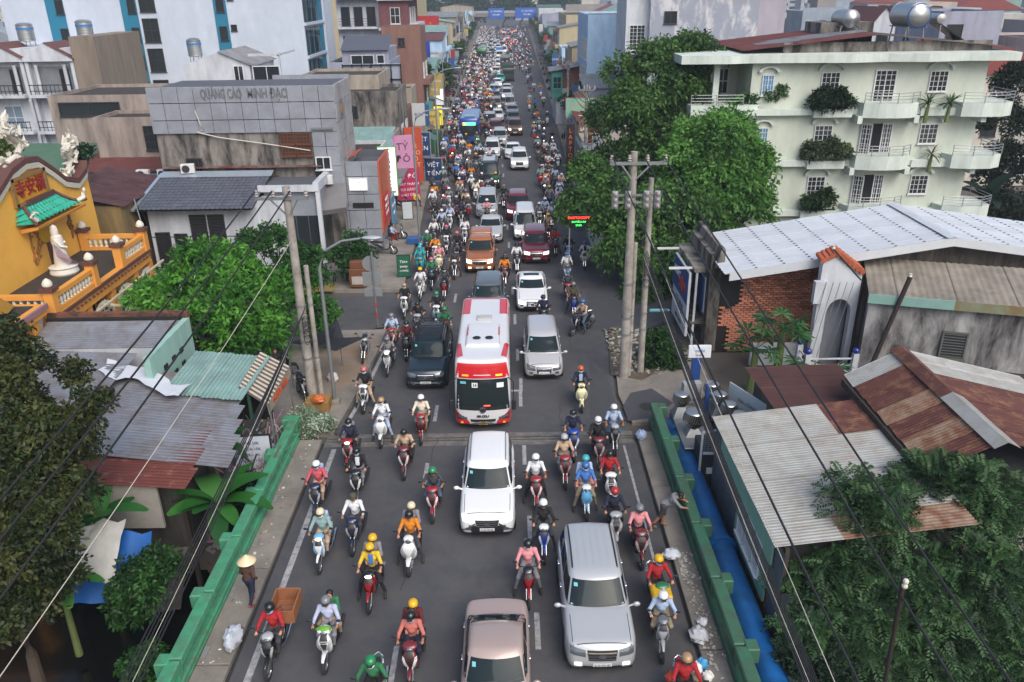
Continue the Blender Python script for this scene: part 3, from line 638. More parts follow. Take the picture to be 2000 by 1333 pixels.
MB().add([(-1.0,1.2,4.9),(.9,1.0,5.0),(1.2,-1.0,3.9),(-.9,-1.6,3.75),(-1.0,1.2,4.85),(.9,1.0,4.95),(1.2,-1.0,3.85),(-.9,-1.6,3.7)],[(3,2,1,0),(4,5,6,7),(0,1,5,4),(1,2,6,5),(2,3,7,6),(3,0,4,7)]).ob('fabric',m_awn,a);MB().add([(1.2,-1.0,3.88),(-.9,-1.6,3.73),(-.9,-1.62,3.45),(1.2,-1.02,3.6)],[(0,1,2,3),(3,2,1,0)]).ob('valance',m_awn,a)
for x,y in((-.85,-1.5),(1.1,-.95)):MB().bar((x,y,3.75),(x*.9,1.1,3.5),.04,.04).ob('stay',m_galv,a)
g=B('cafe','corner cafe with dark glass front and low white roof left of the annexe','shop',-13,49)
g.bx('wall',-15.3,-11.95,49,52,0,5.2,wm_grey);g.bx('roof_slab',-15.5,-11.8,48.7,52,5.2,5.4,MC['roof_dark']);g.bx('parapet_wall',-12.1,-11.75,48.6,52,5.2,5.75,wm_white);g.bx('parapet_wall',-15.5,-12.1,48.6,48.75,5.2,5.6,wm_white)
for k in range(4):g.bx('glass_front',-15.0+.78*k,-15.0+.78*k+.74,48.93,48.98,.1,3.6,m_wglass)
for k in range(4):g.bx('glass_side',-11.95,-11.9,49.1+.74*k,49.1+.74*k+.7,.1,3.7,m_wglass)
g.bx('column',-12.0,-11.75,48.65,48.9,0,5.2,wm_white);g.bx('deck',-15.3,-9,46,52.8,.1,.18,mat('cafe_deck','6a655f',.8,var=.1))
g.bx('patio_floor',-13,-10.6,44.6,47.4,.105,.13,mat('yellow_floor','8a7748',.7,var=.15))
# --- tiled-roof house
g=B('tiled_house','low house with blue-grey tiled roof and black slatted doors behind the round tree','house',-18.8,47.5)
m_tile=mat('roof_tile_blue','50545f',.5,var=.12,scale=5,rnd=.14)
ex0,ex1,ey,ez,ry,rz_=-22.25,-15.3,46.4,4.72,51.0,5.75
g.bx('wall',-22.0,-15.4,47.4,51,0,4.75,wm_white);g.bx('end_wall',-15.4,-13.7,47.6,51.5,0,4.9,wm_white)
sl=math.hypot(ry-ey,rz_-ez);U=Vector((1,0,0));Vv=Vector((0,ry-ey,rz_-ez)).normalized();N=U.cross(Vv);nx_,ny_=24,12;tw_,tl_=(ex1-ex0)/nx_,sl/ny_
b=MB();b.add([(tw_*i/6,y,.035*math.sin(PI*i/6)+(.03 if y==0 else 0))for y in(0,tl_*1.1)for i in range(7)],[(i,i+1,8+i,7+i)for i in range(6)],0,True);b.add([(tw_*i/6,0,z+.035*math.sin(PI*i/6))for z in(0,.03)for i in range(7)],[(i,i+1,8+i,7+i)for i in range(6)]);tile=b.mesh('roof_tile',[m_tile],0)
for i in range(nx_):
 for j in range(ny_):
  o=ob('roof_tile',tile,None,g.t);p=Vector((ex0,ey,ez))+U*tw_*i+Vv*tl_*j-g.o;o.matrix_local=Matrix(((U.x,Vv.x,N.x,p.x),(U.y,Vv.y,N.y,p.y),(U.z,Vv.z,N.z,p.z),(0,0,0,1)))
g.mb('ridge_flashing',MB().add([(ex0-.1,ry-.3,rz_+.0),(ex1+.1,ry-.3,rz_+.0),(ex1+.1,ry+.5,rz_+.22),(ex0-.1,ry+.5,rz_+.22)],[(0,1,2,3)]),mat('flashing','a9b6c4',.35,.5,var=.1));g.mb('roof_under',MB().add([(ex0,ey,ez-.06),(ex1,ey,ez-.06),(ex1,ry,rz_-.06),(ex0,ry,rz_-.06)],[(3,2,1,0),(0,1,2,3)]),m_void)
g.mb('verge',MB().bar((ex0-.12,ey-.05,ez),(ex0-.12,ry+.4,rz_+.1),.2,.12),MC['flashing'])
m_slat=mat('slat_black','232427',.5,var=.1)
for x in(-19.0,-17.9):
 for k in range(16):g.pan('door_slat',x-.5,x+.5,47.3,47.38,1.0+.2*k,1.17+.2*k,m_slat)
for x in(-20.2,-16.4):g.win(x,47.38,1.6,.8,1.4,'f','plain',m_wdark)
g.win(-21.3,47.38,.5,.9,2.6,'f','single',m_wdark,m_void,'door')
g.bx('terrace_rail',-22,-14,46.2,46.24,3.1,3.15,m_rail);g.bx('terrace_rail',-22,-14,46.2,46.24,1.2,1.26,m_rail)
for k in range(5):g.bx('terrace_post',-22+2*k,-21.94+2*k,46.2,46.25,0,3.1,m_rail)
g.corr((-22.5,51.6,6.1),(-12.2,51.6,6.1),(-22.5,53.2,6.3),1.,1,mat('rust_dark','5a2a22',.8,var=.2,dirt=('6d6a66',.4,1,.15)),name='rear_roof_sheet')
ac_unit('air conditioner beside the flashing of the tiled house roof',(-20.6,51.2,5.9),.2)
# --- temple
m_och=mat('temple_yellow','e6b04c',.75,var=.05,scale=1.,dirt=('d09a42',.25,1.,.25),bump=.2);m_och2=mat('temple_orange','d3923f',.7,var=.06,scale=1.5);m_moss=mat('roof_terrace_dark','35302b',.9,var=.25,scale=2,bump=.4);m_mar=mat('temple_maroon','5a3a34',.7,var=.1);m_ornw=mat('ornament_white','c9c5b8',.7,var=.12,scale=9,obj=True);m_jade=mat('jade_tile','2f9a82',.35,var=.15,scale=6,rnd=.12)
g=B('temple','yellow Buddhist temple with curved gable, terrace balustrade and jade-tiled niche roof','temple',-23,36)
gab=[(28,3),(28,6.4),(30.5,6.9),(33.2,7.6),(35,8.3),(36.4,9.0),(37.6,9.25),(38.6,9.15),(39.6,8.5),(40.6,7.75),(41.8,7.4),(42.8,7.75),(43,8.1),(43.1,3)]
def yz_prism(poly,x0,x1):return MB().prismx(poly,x0,x1)
g.mb('gable_wall',yz_prism([(y,z)for y,z in gab],-23.6,-22.8),m_och)
cop=gab[1:-1]
g.mb('gable_coping',MB().loft([[(-23.8,y,z+.02),(-22.6,y,z+.02),(-22.6,y,z+.26),(-23.8,y,z+.26)]for y,z in cop],0,True,False),m_mar)
g.mb('gable_cornice',MB().loft([[(-22.8,y,z-.32),(-22.66,y,z-.28),(-22.62,y,z-.02),(-22.8,y,z-.02)]for y,z in cop],0,True,False),m_ornw)
g.bx('hall',-40,-23.6,28,43,0,5.5,m_och)
for s in(0,1):g.mb('main_roof',MB().add([(-23.7,36-8.5*(1-2*s),5.2),(-40,36-8.5*(1-2*s),5.2),(-40,37.6,8.6),(-23.7,37.6,8.9)],[(0,1,2,3)if s else(3,2,1,0)]),mat('temple_roof_brown','4d423d',.8,var=.2,scale=3))
pl=g.mb('plaque',yz_prism([(36.1,7.55),(38.95,7.55),(38.95,8.75),(36.1,8.75)],-22.8,-22.7),mat('plaque_gold','c98f1d',.5,var=.1,scale=8))
fr=MB()
for a,c,d,e in((36.1,38.95,8.65,8.82),(36.1,38.95,7.48,7.65),(36.05,36.28,7.5,8.8),(38.78,39.0,7.5,8.8)):fr.box(-22.74,-22.62,a,c,d,e)
g.mb('plaque_frame',fr,mat('plaque_frame','8a6a3a',.6,var=.25,scale=14))
text('plaque_lettering','寺安福',mat('plaque_red','8c1c1c',.5,var=0),g.t,face(Vector((-22.67,37.55,8.15))-g.o,(0,1,0),(0,0,1)),.82,.02,.012)
NX=-22.75
prof=[(0,7.5),(.25,7.2),(.52,6.95),(.82,6.78),(1.08,6.82)]
ya,yb=36.1,39.9
niche=g.mb('niche_eave',MB().loft([[(NX+1.0,ya-.35,6.55),(NX,ya-.1,6.3),(NX,yb+.1,6.3),(NX+1.0,yb+.35,6.55)],[(NX+1.05,ya-.35,6.68),(NX,ya-.1,6.5),(NX,yb+.1,6.5),(NX+1.05,yb+.35,6.68)]],0,True,False),m_och2)
for i in range(12):
 for j in range(4):
  t0,t1=j/4,(j+1.12)/4;f_=lambda t:(NX+float(np.interp(t,[0,.25,.5,.75,1.2],[p[0]for p in prof])),float(np.interp(t,[0,.25,.5,.75,1.2],[p[1]for p in prof])))
  xa,za=f_(t0);xb,zb=f_(t1);in0,in1=.9*(1-t0),.9*(1-t1)
  y0_,y1_=[ya-.3+in0+(yb-ya+.6-2*in0)*k/12 for k in(i,i+.96)];y2_,y3_=[ya-.3+in1+(yb-ya+.6-2*in1)*k/12 for k in(i,i+.96)]
  ym,yn=(y0_+y1_)/2,(y2_+y3_)/2
  g.mb('jade_tile',MB().add([(xa,y0_,za),(xa,ym,za+.07),(xa,y1_,za),(xb,y2_,zb+.02),(xb,yn,zb+.11),(xb,y3_,zb+.02)],[(0,3,4,1),(1,4,5,2)],0,True),m_jade,niche)
for s,yy in((-1,ya-.35),(1,yb+.35)):
 for k in range(4):
  t0=k/4;xa,za=f_(t0);xb,zb=f_(t0+.27);i0,i1=.9*(1-t0),.9*(1-t0-.27)
  g.mb('jade_tile',MB().add([(xa,yy-s*i0,za+.01),(xb,yy-s*i1,zb+.03),(NX,yy-s*(i1*.2),zb-.05),(NX,yy-s*(i0*.9),za)],[(0,1,2,3),(3,2,1,0)]),m_jade,niche)
 g.mb('hip_ridge',MB().tube([(NX+f_(t)[0]-NX,yy-s*.9*(1-t),f_(t)[1]+.08)for t in(0,.3,.6,.9,1.15)],.09,6),m_mar,niche)
 g.mb('eave_dragon',MB().tube([(NX+.8,yy-s*.3,6.9),(NX+1.0,yy-s*.05,7.0),(NX+.95,yy+s*.15,7.2),(NX+1.05,yy+s*.1,7.4),(NX+1.15,yy-s*.1,7.32)],[.1,.12,.1,.08,.03],7),m_ornw,niche)
g.mb('niche_ridge',MB().bar((NX+.1,ya+.7,7.55),(NX+.1,yb-.7,7.55),.2,.22),m_mar,niche)
def dragon(par,pts,seed,label):
 rs=random.Random(seed);d=par.mb('roof_dragon',MB().tube(pts,[.22-.15*i/(len(pts)-1)for i in range(len(pts))],8),m_ornw);d['label']=label
 for i in range(46):
  p=Vector(pts[rs.randrange(len(pts))])+Vector((rs.uniform(-.2,.2),rs.uniform(-.4,.4),rs.uniform(-.2,.25)));q=p+Vector((rs.uniform(-.15,.2),rs.uniform(-.45,.45),rs.uniform(.05,.5)))
  par.mb('fin',MB().tube([p,(p+q)/2+Vector((0,rs.uniform(-.15,.15),0)),q],[.13,.1,.02],5),m_ornw,d)
dragon(g,[(-23.2,37.0,9.3),(-23.2,38.0,9.5),(-23.2,38.6,9.9),(-23.2,38.0,10.3),(-23.2,37.5,10.7),(-23.2,37.9,11.0)],1,'white flame-like dragon on the gable peak')
dragon(g,[(-23.2,41.3,7.5),(-23.2,42.0,7.9),(-23.2,42.5,8.5),(-23.2,42.1,9.0),(-23.2,42.5,9.4),(-23.2,42.9,9.3)],2,'white dragon coiling up at the gable end')
for yy,z0_ in((36.6,4.6),(40.2,4.9)):
 rs=random.Random(int(yy));p=Vector((-22.76,yy,z0_));
 for k in range(3):
  pts=[p+Vector((0,rs.uniform(-.1,.1),0))]
  for i in range(6):pts.append(pts[-1]+Vector((0,rs.uniform(-.3,.3),.26)))
  g.mb('vine_relief',MB().tube(pts,.05,5),mat('vine_brown','8a5f2c',.7,var=.1))
  for q in pts[1::2]:g.mb('vine_leaf',MB().ball(q+Vector((.02,.1,.05)),.1,6,4,sq=(.3,1,.7)),MC['vine_brown'])
g.mb('moon_disc',MB().lathe([(.55,0),(.55,.1),(.5,.12)],20,(-22.8,37.85,5.9),axis='x'),mat('disc_yellow','c9a01c',.5,var=.05))
g.bx('wall_slit',-22.82,-22.74,37.85,38.25,4.05,5.6,m_mar)
g.bx('terrace_slab',-23,-19.3,31.4,41.0,3.35,4.02,m_och2);g.bx('terrace_floor',-22.8,-19.65,31.7,40.7,4.02,4.05,m_moss)
g.bx('terrace_band',-19.3,-19.22,31.3,41.1,3.86,4.0,m_mar)
for k in range(26):g.mb('band_bud',MB().ball((-19.2,31.5+.37*k,3.74),.07,6,4),m_mar)
bal=MB().lathe([(.05,0),(.085,.04),(.045,.1),(.085,.24),(.06,.36),(.04,.42),(.08,.46),(.08,.5)],8).mesh('baluster',[m_ornw])
def balustrade(a,c,n):
 a,c=Vector(a),Vector(c);h=B.__new__(B);d=(c-a)
 g.mb('balustrade_rail',MB().bar(a+Vector((0,0,.78)),c+Vector((0,0,.78)),.26,.2),m_och2);g.mb('balustrade_foot',MB().bar(a+Vector((0,0,.12)),c+Vector((0,0,.12)),.26,.2),m_och2)
 for k in range(n):p=a+d*((k+.5)/n);ob('baluster',bal,None,g.t,p+Vector((0,0,.2))-g.o)
def bal_post(x,y):
 g.bx('balustrade_post',x-.2,x+.2,y-.2,y+.2,4.0,5.05,m_och2);g.bx('post_cap',x-.28,x+.28,y-.28,y+.28,5.05,5.22,m_mar);g.mb('lotus_bud',MB().lathe([(.1,0),(.2,.1),(.21,.2),(.14,.33),(.02,.42)],10,(x,y,5.2)),m_ornw)
for y0_,y1_ in((31.6,35.2),(38.0,40.8)):balustrade((-19.45,y0_,4.0),(-19.45,y1_,4.0),13 if y0_<35 else 10);bal_post(-19.45,y0_);bal_post(-19.45,y1_)
balustrade((-19.6,40.8,4.0),(-22.4,40.8,4.0),10);bal_post(-22.5,40.8);balustrade((-19.7,31.6,4.0),(-22.4,31.6,4.0),9)
for y in(31.7,34.2,36.6,39.2,41):
 for x in(-19.55,-22.5):g.bx('column',x-.19,x+.19,y-.19,y+.19,0,3.36,m_och2)
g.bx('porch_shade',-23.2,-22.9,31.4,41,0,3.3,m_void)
for y in(31.9,34.4,36.8,39.4):
 sc_=g.bx('lattice_screen',-19.56,-19.5,y+.02,y+2.1,1.0,2.9,mat('screen_grey','59605c',.6,var=.2,scale=8))
 for k in range(4):g.bx('lattice_bar',-19.5,-19.46,y+.3+.42*k,y+.36+.42*k,1.0,2.9,m_ornw,sc_)
 for k in range(4):g.bx('lattice_bar',-19.5,-19.46,y+.05,y+2.05,1.3+.4*k,1.34+.4*k,m_ornw,sc_)
 for k in range(9):t_=k/8;rr_=random.Random(k);g.mb('carved_bracket',MB().ball((-19.45,y+.12+1.9*t_,2.95-.55*abs(2*t_-1)**2),.2,6,4,sq=(.3,1,1)),m_ornw)
g.bx('gate_roof',-22.8,-19.4,25.2,31.0,4.25,4.7,m_och2);g.bx('gate_roof_top',-22.5,-19.7,25.5,30.7,4.7,4.73,m_moss);g.bx('gate_trim',-19.42,-19.3,25.2,31.05,4.5,4.72,mat('trim_mauve','8d6a70',.7,var=.1))
g.mb('gate_arch',MB().prismx([(25.2,4.75),(25.8,5.4),(27.2,5.85),(28.6,5.85),(29.6,5.5),(30.3,4.9),(29.8,4.78),(28.8,5.1),(27.4,5.25),(26.2,4.95),(25.8,4.75)],-20.5,-20.2),mat('arch_gold','b28a3a',.6,var=.15,scale=6));text('gate_lettering','CHÙA PHƯỚC AN',mat('gate_red','7a2a2a',.6,var=0),g.t,face(Vector((-20.17,27.9,5.52))-g.o,(0,1,0),(0,0,1)),.36,.02)
for y in(26,30.4):g.bx('gate_column',-20.0,-19.6,y-.2,y+.2,0,4.3,m_och2);g.mb('carved_bracket',MB().prismx([(y+.2,4.2),(y+.9,4.2),(y+.3,2.9),(y+.2,2.8)],-19.85,-19.75),m_ornw)
for a,c in(((-19.2,31.9,3.1),(-16.9,31.9,2.9)),((-19.2,35.1,3.1),(-16.8,35.1,2.9)),((-19.2,39,3.1),(-16.8,39,2.9)),((-18.9,31.5,3.2),(-18.9,41.5,3.2)),((-16.9,31.9,2.9),(-16.8,41,2.9))):g.mb('pergola_pipe',MB().bar(a,c,.09,.09),mat('pipe_cream','bdb59a',.6,var=.1))
t=T('statue','white robed standing statue on a round lotus base on the temple terrace','statue',(-21.75,37.0,4.05));m_st=mat('statue_white','cfcbc2',.6,var=.06,obj=True)
MB().lathe([(.62,0),(.66,.08),(.6,.3),(.66,.36),(.5,.42),(.1,.44)],18).ob('base',m_st,t)
V_s,Q_s,mt_s=None,None,None
MB().lathe([(.36,.42),(.34,.7),(.28,1.1),(.25,1.35),(.29,1.6),(.24,1.85),(.1,1.95),(.1,2.0)],14).tube([(0,-.22,1.75),(.22,-.2,1.4),(.42,-.02,1.3)],[.1,.08,.05],7).tube([(0,.22,1.75),(.2,.2,1.45),(.3,.05,1.55)],[.1,.08,.05],7).ob('robe',m_st,t);MB().ball((0,0,2.14),.15,12,8,sq=(1,.9,1.2)).ob('head',m_st,t);MB().lathe([(.17,1.85),(.19,2.1),(.15,2.32),(.02,2.42)],12,(-.04,0,0)).ob('veil',m_st,t)
m_pf=mat('prayer_flag','a08a92',.8,var=.35,scale=5)
tag(MB().add([(0,0,1.5),(.1,.25,1.1),(.35,.6,.5),(.5,1.0,.15),(.2,.6,.25),(-.05,.1,.8)],[(0,1,2,3,4,5),(5,4,3,2,1,0)]).ob('banner',m_pf,None,(-21.5,36.2,4.3)),'faded purple and yellow banner hanging beside the temple statue','banner')
fl=T('flag','red flag on a thin pole at the far corner of the temple terrace','flag',(-19.4,41.2,4));MB().tube([(0,0,0),(-.35,.2,2.6)],.03,6).ob('pole',m_galv,fl);MB().add([(-.3,.2,2.4),(-.1,.2,1.7),(.15,.2,.9),(-.1,.2,1.0),(-.28,.2,1.7)],[(0,1,2,3,4),(4,3,2,1,0)]).ob('cloth',mat('flag_red','a83a26',.8,var=.15,scale=5),fl)
# --- townhouse pair with pediments
g=B('white_townhouses','pair of white pedimented townhouses with black iron balconies at the far left','building',-44,78)
tx0,tx1=-49.5,-40.2
g.bx('wall',tx0,tx1,78.6,92,0,12.0,wm_white);g.bx('side_wall',-40.2,-37.9,78.0,92,0,13.0,wallm('tan_concrete','85796c','655c52',.4,.2,.5,.15))
for i in range(2):
 xa=tx0+4.65*i;xb=xa+4.65
 for x in(xa+.1,xb-.35):g.bx('pilaster',x,x+.3,78.0,78.6,0,10.9,wm_white)
 g.mb('pediment',MB().prism([(xa,10.9),(xb,10.9),(xb,11.15),((xa+xb)/2,12.5),(xa,11.15)],77.8,79.2),wm_white);g.mb('pediment_roof',MB().add([((xa+xb)/2,77.7,12.55),(xb+.15,77.7,11.1),(xb+.15,82,11.1),((xa+xb)/2,82,12.55)],[(0,1,2,3)]),mat('maroon_tile','5c3631',.6,var=.15))
 for zf in(8.0,4.7,1.4):
  g.bx('balcony_slab',xa+.25,xb-.25,77.3,78.6,zf-.28,zf,wm_white)
  r=g.bx('balcony_rail',xa+.35,xb-.35,77.34,77.4,zf+.82,zf+.9,m_rail)
  for k in range(11):g.bx('rail_bar',xa+.4+.38*k,xa+.44+.38*k,77.35,77.39,zf,zf+.82,m_rail,r)
  g.bx('rail_mid',xa+.35,xb-.35,77.35,77.39,zf+.3,zf+.36,m_rail,r)
  if zf==8.0:g.bx('loggia',xa+.55,xb-.55,78.5,78.64,zf,zf+2.4,MC.get('loggia')or mat('loggia','6f7478',.8,var=.2));[g.mb('column',MB().lathe([(.2,0),(.17,.2),(.16,2.4),(.2,2.6)],10,(x,78.1,zf)),wm_white)for x in(xa+1.0,xb-1.0)];g.win(xb-1.3,78.48,zf,.9,2.2,'f','single',m_wdark,m_void,'door')
  else:g.win((xa+xb)/2,78.58,zf+.02,1.7,2.2,'f','cross',m_wframe,m_wcurt)
water_tank('steel water tank on the left townhouse roof',(-46.2,82,12.0),.75,1.7);water_tank('steel water tank on the right townhouse roof',(-40.5,82,12.2),.75,1.7)
# --- big white block with teal bands
g=B('white_block','huge plain white block with vertical teal window bands behind the left roofs','building',-36,88)
wm_big=wallm('block_white','bac4d2','9fa9b8',.15,.3,.25,.3);m_teal=mat('teal_paint','1c6f8c',.6,var=.04)
bx0,bx1=-51.5,-20.9
g.bx('wall',bx0,bx1,88,103,0,24,wm_big)
for xa,xb in((-46.9,-45.1),(-39.3,-37.7),(-29.9,-28.6)):g.bx('teal_band',xa,xb,87.94,88.0,0,24,m_teal)
for x in(-45.5,-38.2,-29.2):
 for z in(6.6,9.3,12.0,14.7):g.win(x,87.93,z,.8,1.35,'f','single',m_wdark)
for z in(6.2,9.0,11.9,14.8):g.win(-36.6,87.98,z,1.6,2.3 if z>8 else 2.0,'f','cross',m_wdark);g.win(-28.1,87.98,z+1,.6,.6,'f','single',m_wdark)
for k in range(4):
 y0_=88.3+2.2*k
 for zz in(7.2,10.4,13.6):g.bx('glass_bay',bx1,bx1+.08,y0_,y0_+1.9,zz,zz+2.7,[m_wglass,m_teal][k==3]);g.bx('bay_mullion',bx1+.02,bx1+.12,y0_+.9,y0_+1.0,zz,zz+2.7,m_teal)
for zz in(6.9,10.1,13.3,16.5):g.bx('bay_ledge',bx1,bx1+.25,88,97.3,zz,zz+.28,wm_big)
g.bx('corner_fin',bx1,bx1+.3,96.9,97.3,0,24,wm_big)
# --- houses between
def simple_house(label,x0,x1,y0,y1,h,wm,roof=None,wins=(),name='house',side='r',parapet=.3,group=None,roofm=None,extra=None,roofh=.9):
 g=B(name,label,'house',(x0+x1)/2,y0,0,group);g.bx('wall',x0,x1,y0,y1,0,h,wm)
 if roof=='flat':
  b=MB();
  for a,c,d,e in((x0,x1,y0,y0+.15),(x0,x1,y1-.15,y1),(x0,x0+.15,y0+.15,y1-.15),(x1-.15,x1,y0+.15,y1-.15)):g.bx('parapet',a,c,d,e,h,h+parapet,wm)
  g.bx('roof_slab',x0+.15,x1-.15,y0+.15,y1-.15,h,h+.04,roofm or m_moss)
 elif roof=='shed':g.corr((x0-.2,y0-.3,h+.02),(x1+.2,y0-.3,h+.02),(x0-.2,y1+.1,h+roofh),1.,1,roofm)
 elif roof=='shedx':g.corr((x0-.2,y0-.2,h+roofh),(x0-.2,y1+.2,h+roofh),(x1+.3,y0-.2,h+.02),1.,1,roofm)
 elif roof=='gable':
  xm=(x0+x1)/2;g.mb('gable',MB().prism([(x0,h),(x1,h),(xm,h+roofh)],y0,y1),wm)
  for s in(-1,1):g.corr((xm,y0-.25,h+roofh+.05),(xm,y1+.2,h+roofh+.05),(x1+.25 if s>0 else x0-.25,y0-.25,h-.02),1.1,1,roofm)
 for wn in wins:
  d,a,z,w_,hh,k=wn[:6]
  if d=='f':g.win(a,y0-.01,z,w_,hh,'f',k,*wn[6:])
  else:g.win(x1+.01 if d=='r' else x0-.01,a,z,w_,hh,d,k,*wn[6:])
 return g
m_rg=mat('roof_green','3f6650',.6,var=.12,scale=1.5,dirt=('5d6a5c',.3,1,.2));m_rm=mat('roof_maroon','5a2b28',.6,var=.12,scale=1.5,dirt=('6c4a42',.3,1.2,.2));m_rgr=mat('roof_pale_grey','8b8f92',.55,.2,var=.12,scale=2,dirt=('6c665d',.35,1.2,.18));m_raq=mat('roof_aqua','7fa29c',.55,.1,var=.1,scale=1.5,dirt=('6c7a74',.35,1.2,.2))
simple_house('low shed with green sheet roof behind the temple dragon',-37,-30,55,62,5.2,wm_white,'shed',roofm=m_rg)
simple_house('low shed with maroon sheet roof left of the stained house',-30,-23.9,55,62,5.3,wm_pinkg,'shed',roofm=m_rm)
simple_house('ochre-walled house with dark maroon sheet roof and green shutter',-26.2,-22.6,45.5,52.5,5.2,wallm('ochre_old','8c7648','4e463a',.4,.15),'shedx',[('f',-25.2,3.2,.9,1.5,'louvre',mat('shutter_green','23332f',.6,var=.1))],roofm=mat('roof_darkmaroon','41262a',.6,var=.12,dirt=('5a4440',.3,1,.2)))
simple_house('bare concrete house with dark glazed top floor behind the grey panels',-34.5,-27.0,62,70,9.3,wm_pinkg,'flat',[('f',-31.5,8.1,4.6,1.0,'plain',m_wdark),('f',-29.0,5.5,1.0,1.4,'grid',m_wdark)])
simple_house('pinkish concrete block with a white stub column',-29.5,-24.0,58,62,8.2,wm_pinkg,'flat',[('f',-25.3,6.2,1.4,1.7,'grid',m_wdark)])
g=simple_house('white rooftop house with pitched slate roof and roof terrace frame',-25.5,-20.3,66,73,11.3,wm_white,None,[('f',-21.2,9.95,.8,1.3,'plain'),('f',-19.0,10.0,2.2,1.2,'plain')])
g.mb('gable',MB().prism([(-25.5,11.3),(-20.3,11.3),(-22.6,12.25)],66,73),wm_white);g.corr((-22.6,65.8,12.3),(-22.6,73,12.3),(-20.0,65.8,11.2),1,1,m_rgr);g.bx('terrace_wall',-20.3,-17.9,66,72,0,9.9,wm_white)
for x in(-18.1,-17.95):pass
for a,c in(((-20.3,66.05,12.0),(-17.9,66.05,12.0)),((-17.95,66.05,9.9),(-17.95,66.05,12.0)),((-17.95,66.05,12),(-17.95,71,12))):g.mb('terrace_frame',MB().bar(a,c,.18,.18),wm_white)
water_tank('steel water tank left of the white rooftop house',(-24.9,67.4,11.4),.55,1.4);water_tank('small squat tank behind the panelled parapet',(-23.2,60,9.4),.6,.8)
ac_unit('left air conditioner on the blue ledge near the maroon sheds',(-24.6,53.6,5.1));ac_unit('right air conditioner on the blue ledge near the maroon sheds',(-23.2,53.6,5.1))
simple_house('low room with a blue fascia between maroon roofs and panels',-25.2,-22.8,52.6,54.6,4.9,wallm('blue_fascia','5a7488','46525c',.3),'flat')
# ==== RIGHT SIDE
wm_mint=wallm('mint_plaster','bdc5b9','9ea79b',.2,.25,.4,.3);wm_mintw=wallm('mint_trim','c3cdc6','9ba69f',.25,.2,.6,.25)
g=B('mint_apartment_house','pale green four-storey house with planted curved balconies and arched window hoods','building',21,50)
gx0,gx1=14.6,28.7
g.bx('wall',gx0,gx1,50,60,0,12.5,wm_mint);g.bx('wing_wall',10.5,gx0,53.2,60,0,12.5,wm_mint);g.bx('wing_column',12.4,12.75,50.3,50.65,9.5,12.3,wm_mintw)
fa=[(10.2,49.4),(13,49.2),(14.2,49.5),(17,49.3),(20,48.9),(22.3,49.3),(24.5,48.8),(27,49.2),(29.9,48.9),(29.9,60),(10.2,60)]
g.mb('roof_fascia',MB().prismz(fa,12.25,12.72),wm_mintw)
g.bx('roof_side_wall',16.5,29,50.6,50.8,12.72,13.3,wm_stain);g.corr((14,50.2,12.9),(14,59,12.9),(22,50.2,13.7),1.1,1,m_rm,.03);g.corr((30,50.2,12.9),(30,59,12.9),(22,50.2,13.7),1.1,1,mat('roof_oldtin','6b6560',.7,.2,var=.2,dirt=('4a3530',.4,1,.2)),.03)
for k in range(3):g.corr((15.5+2.2*k,52+.4*k,13.05+.22*k),(15.5+2.2*k,54.5+.4*k,13.05+.22*k),(17.9+2.2*k,52+.4*k,13.33+.22*k),.9,1,m_galv,.03,name='loose_sheet')
def hood(x,y,z,r,m):
 b=MB();ring=[]
 for k in range(13):
  a=PI*k/12;c,s=math.cos(a),math.sin(a);ring.append([(x-c*(r-.1),y-.02,z+s*(r-.1)*.55),(x-c*(r+.1),y-.02,z+s*(r+.1)*.55),(x-c*(r+.1),y-.22,z+s*(r+.1)*.55),(x-c*(r-.1),y-.22,z+s*(r-.1)*.55)])
 return g.mb('window_hood',b.loft(ring,0,True,False),m)
wx=(19.35,22.65,25.85)
def rails(pts,z):
 for dz in(.25,.42,.6):g.mb('balcony_rail',MB().tube([(x,y,z+dz)for x,y in pts],.025,5),m_galv)
 for x,y in pts:g.mb('rail_post',MB().bar((x,y,z),(x,y,z+.62),.04,.04),m_galv)
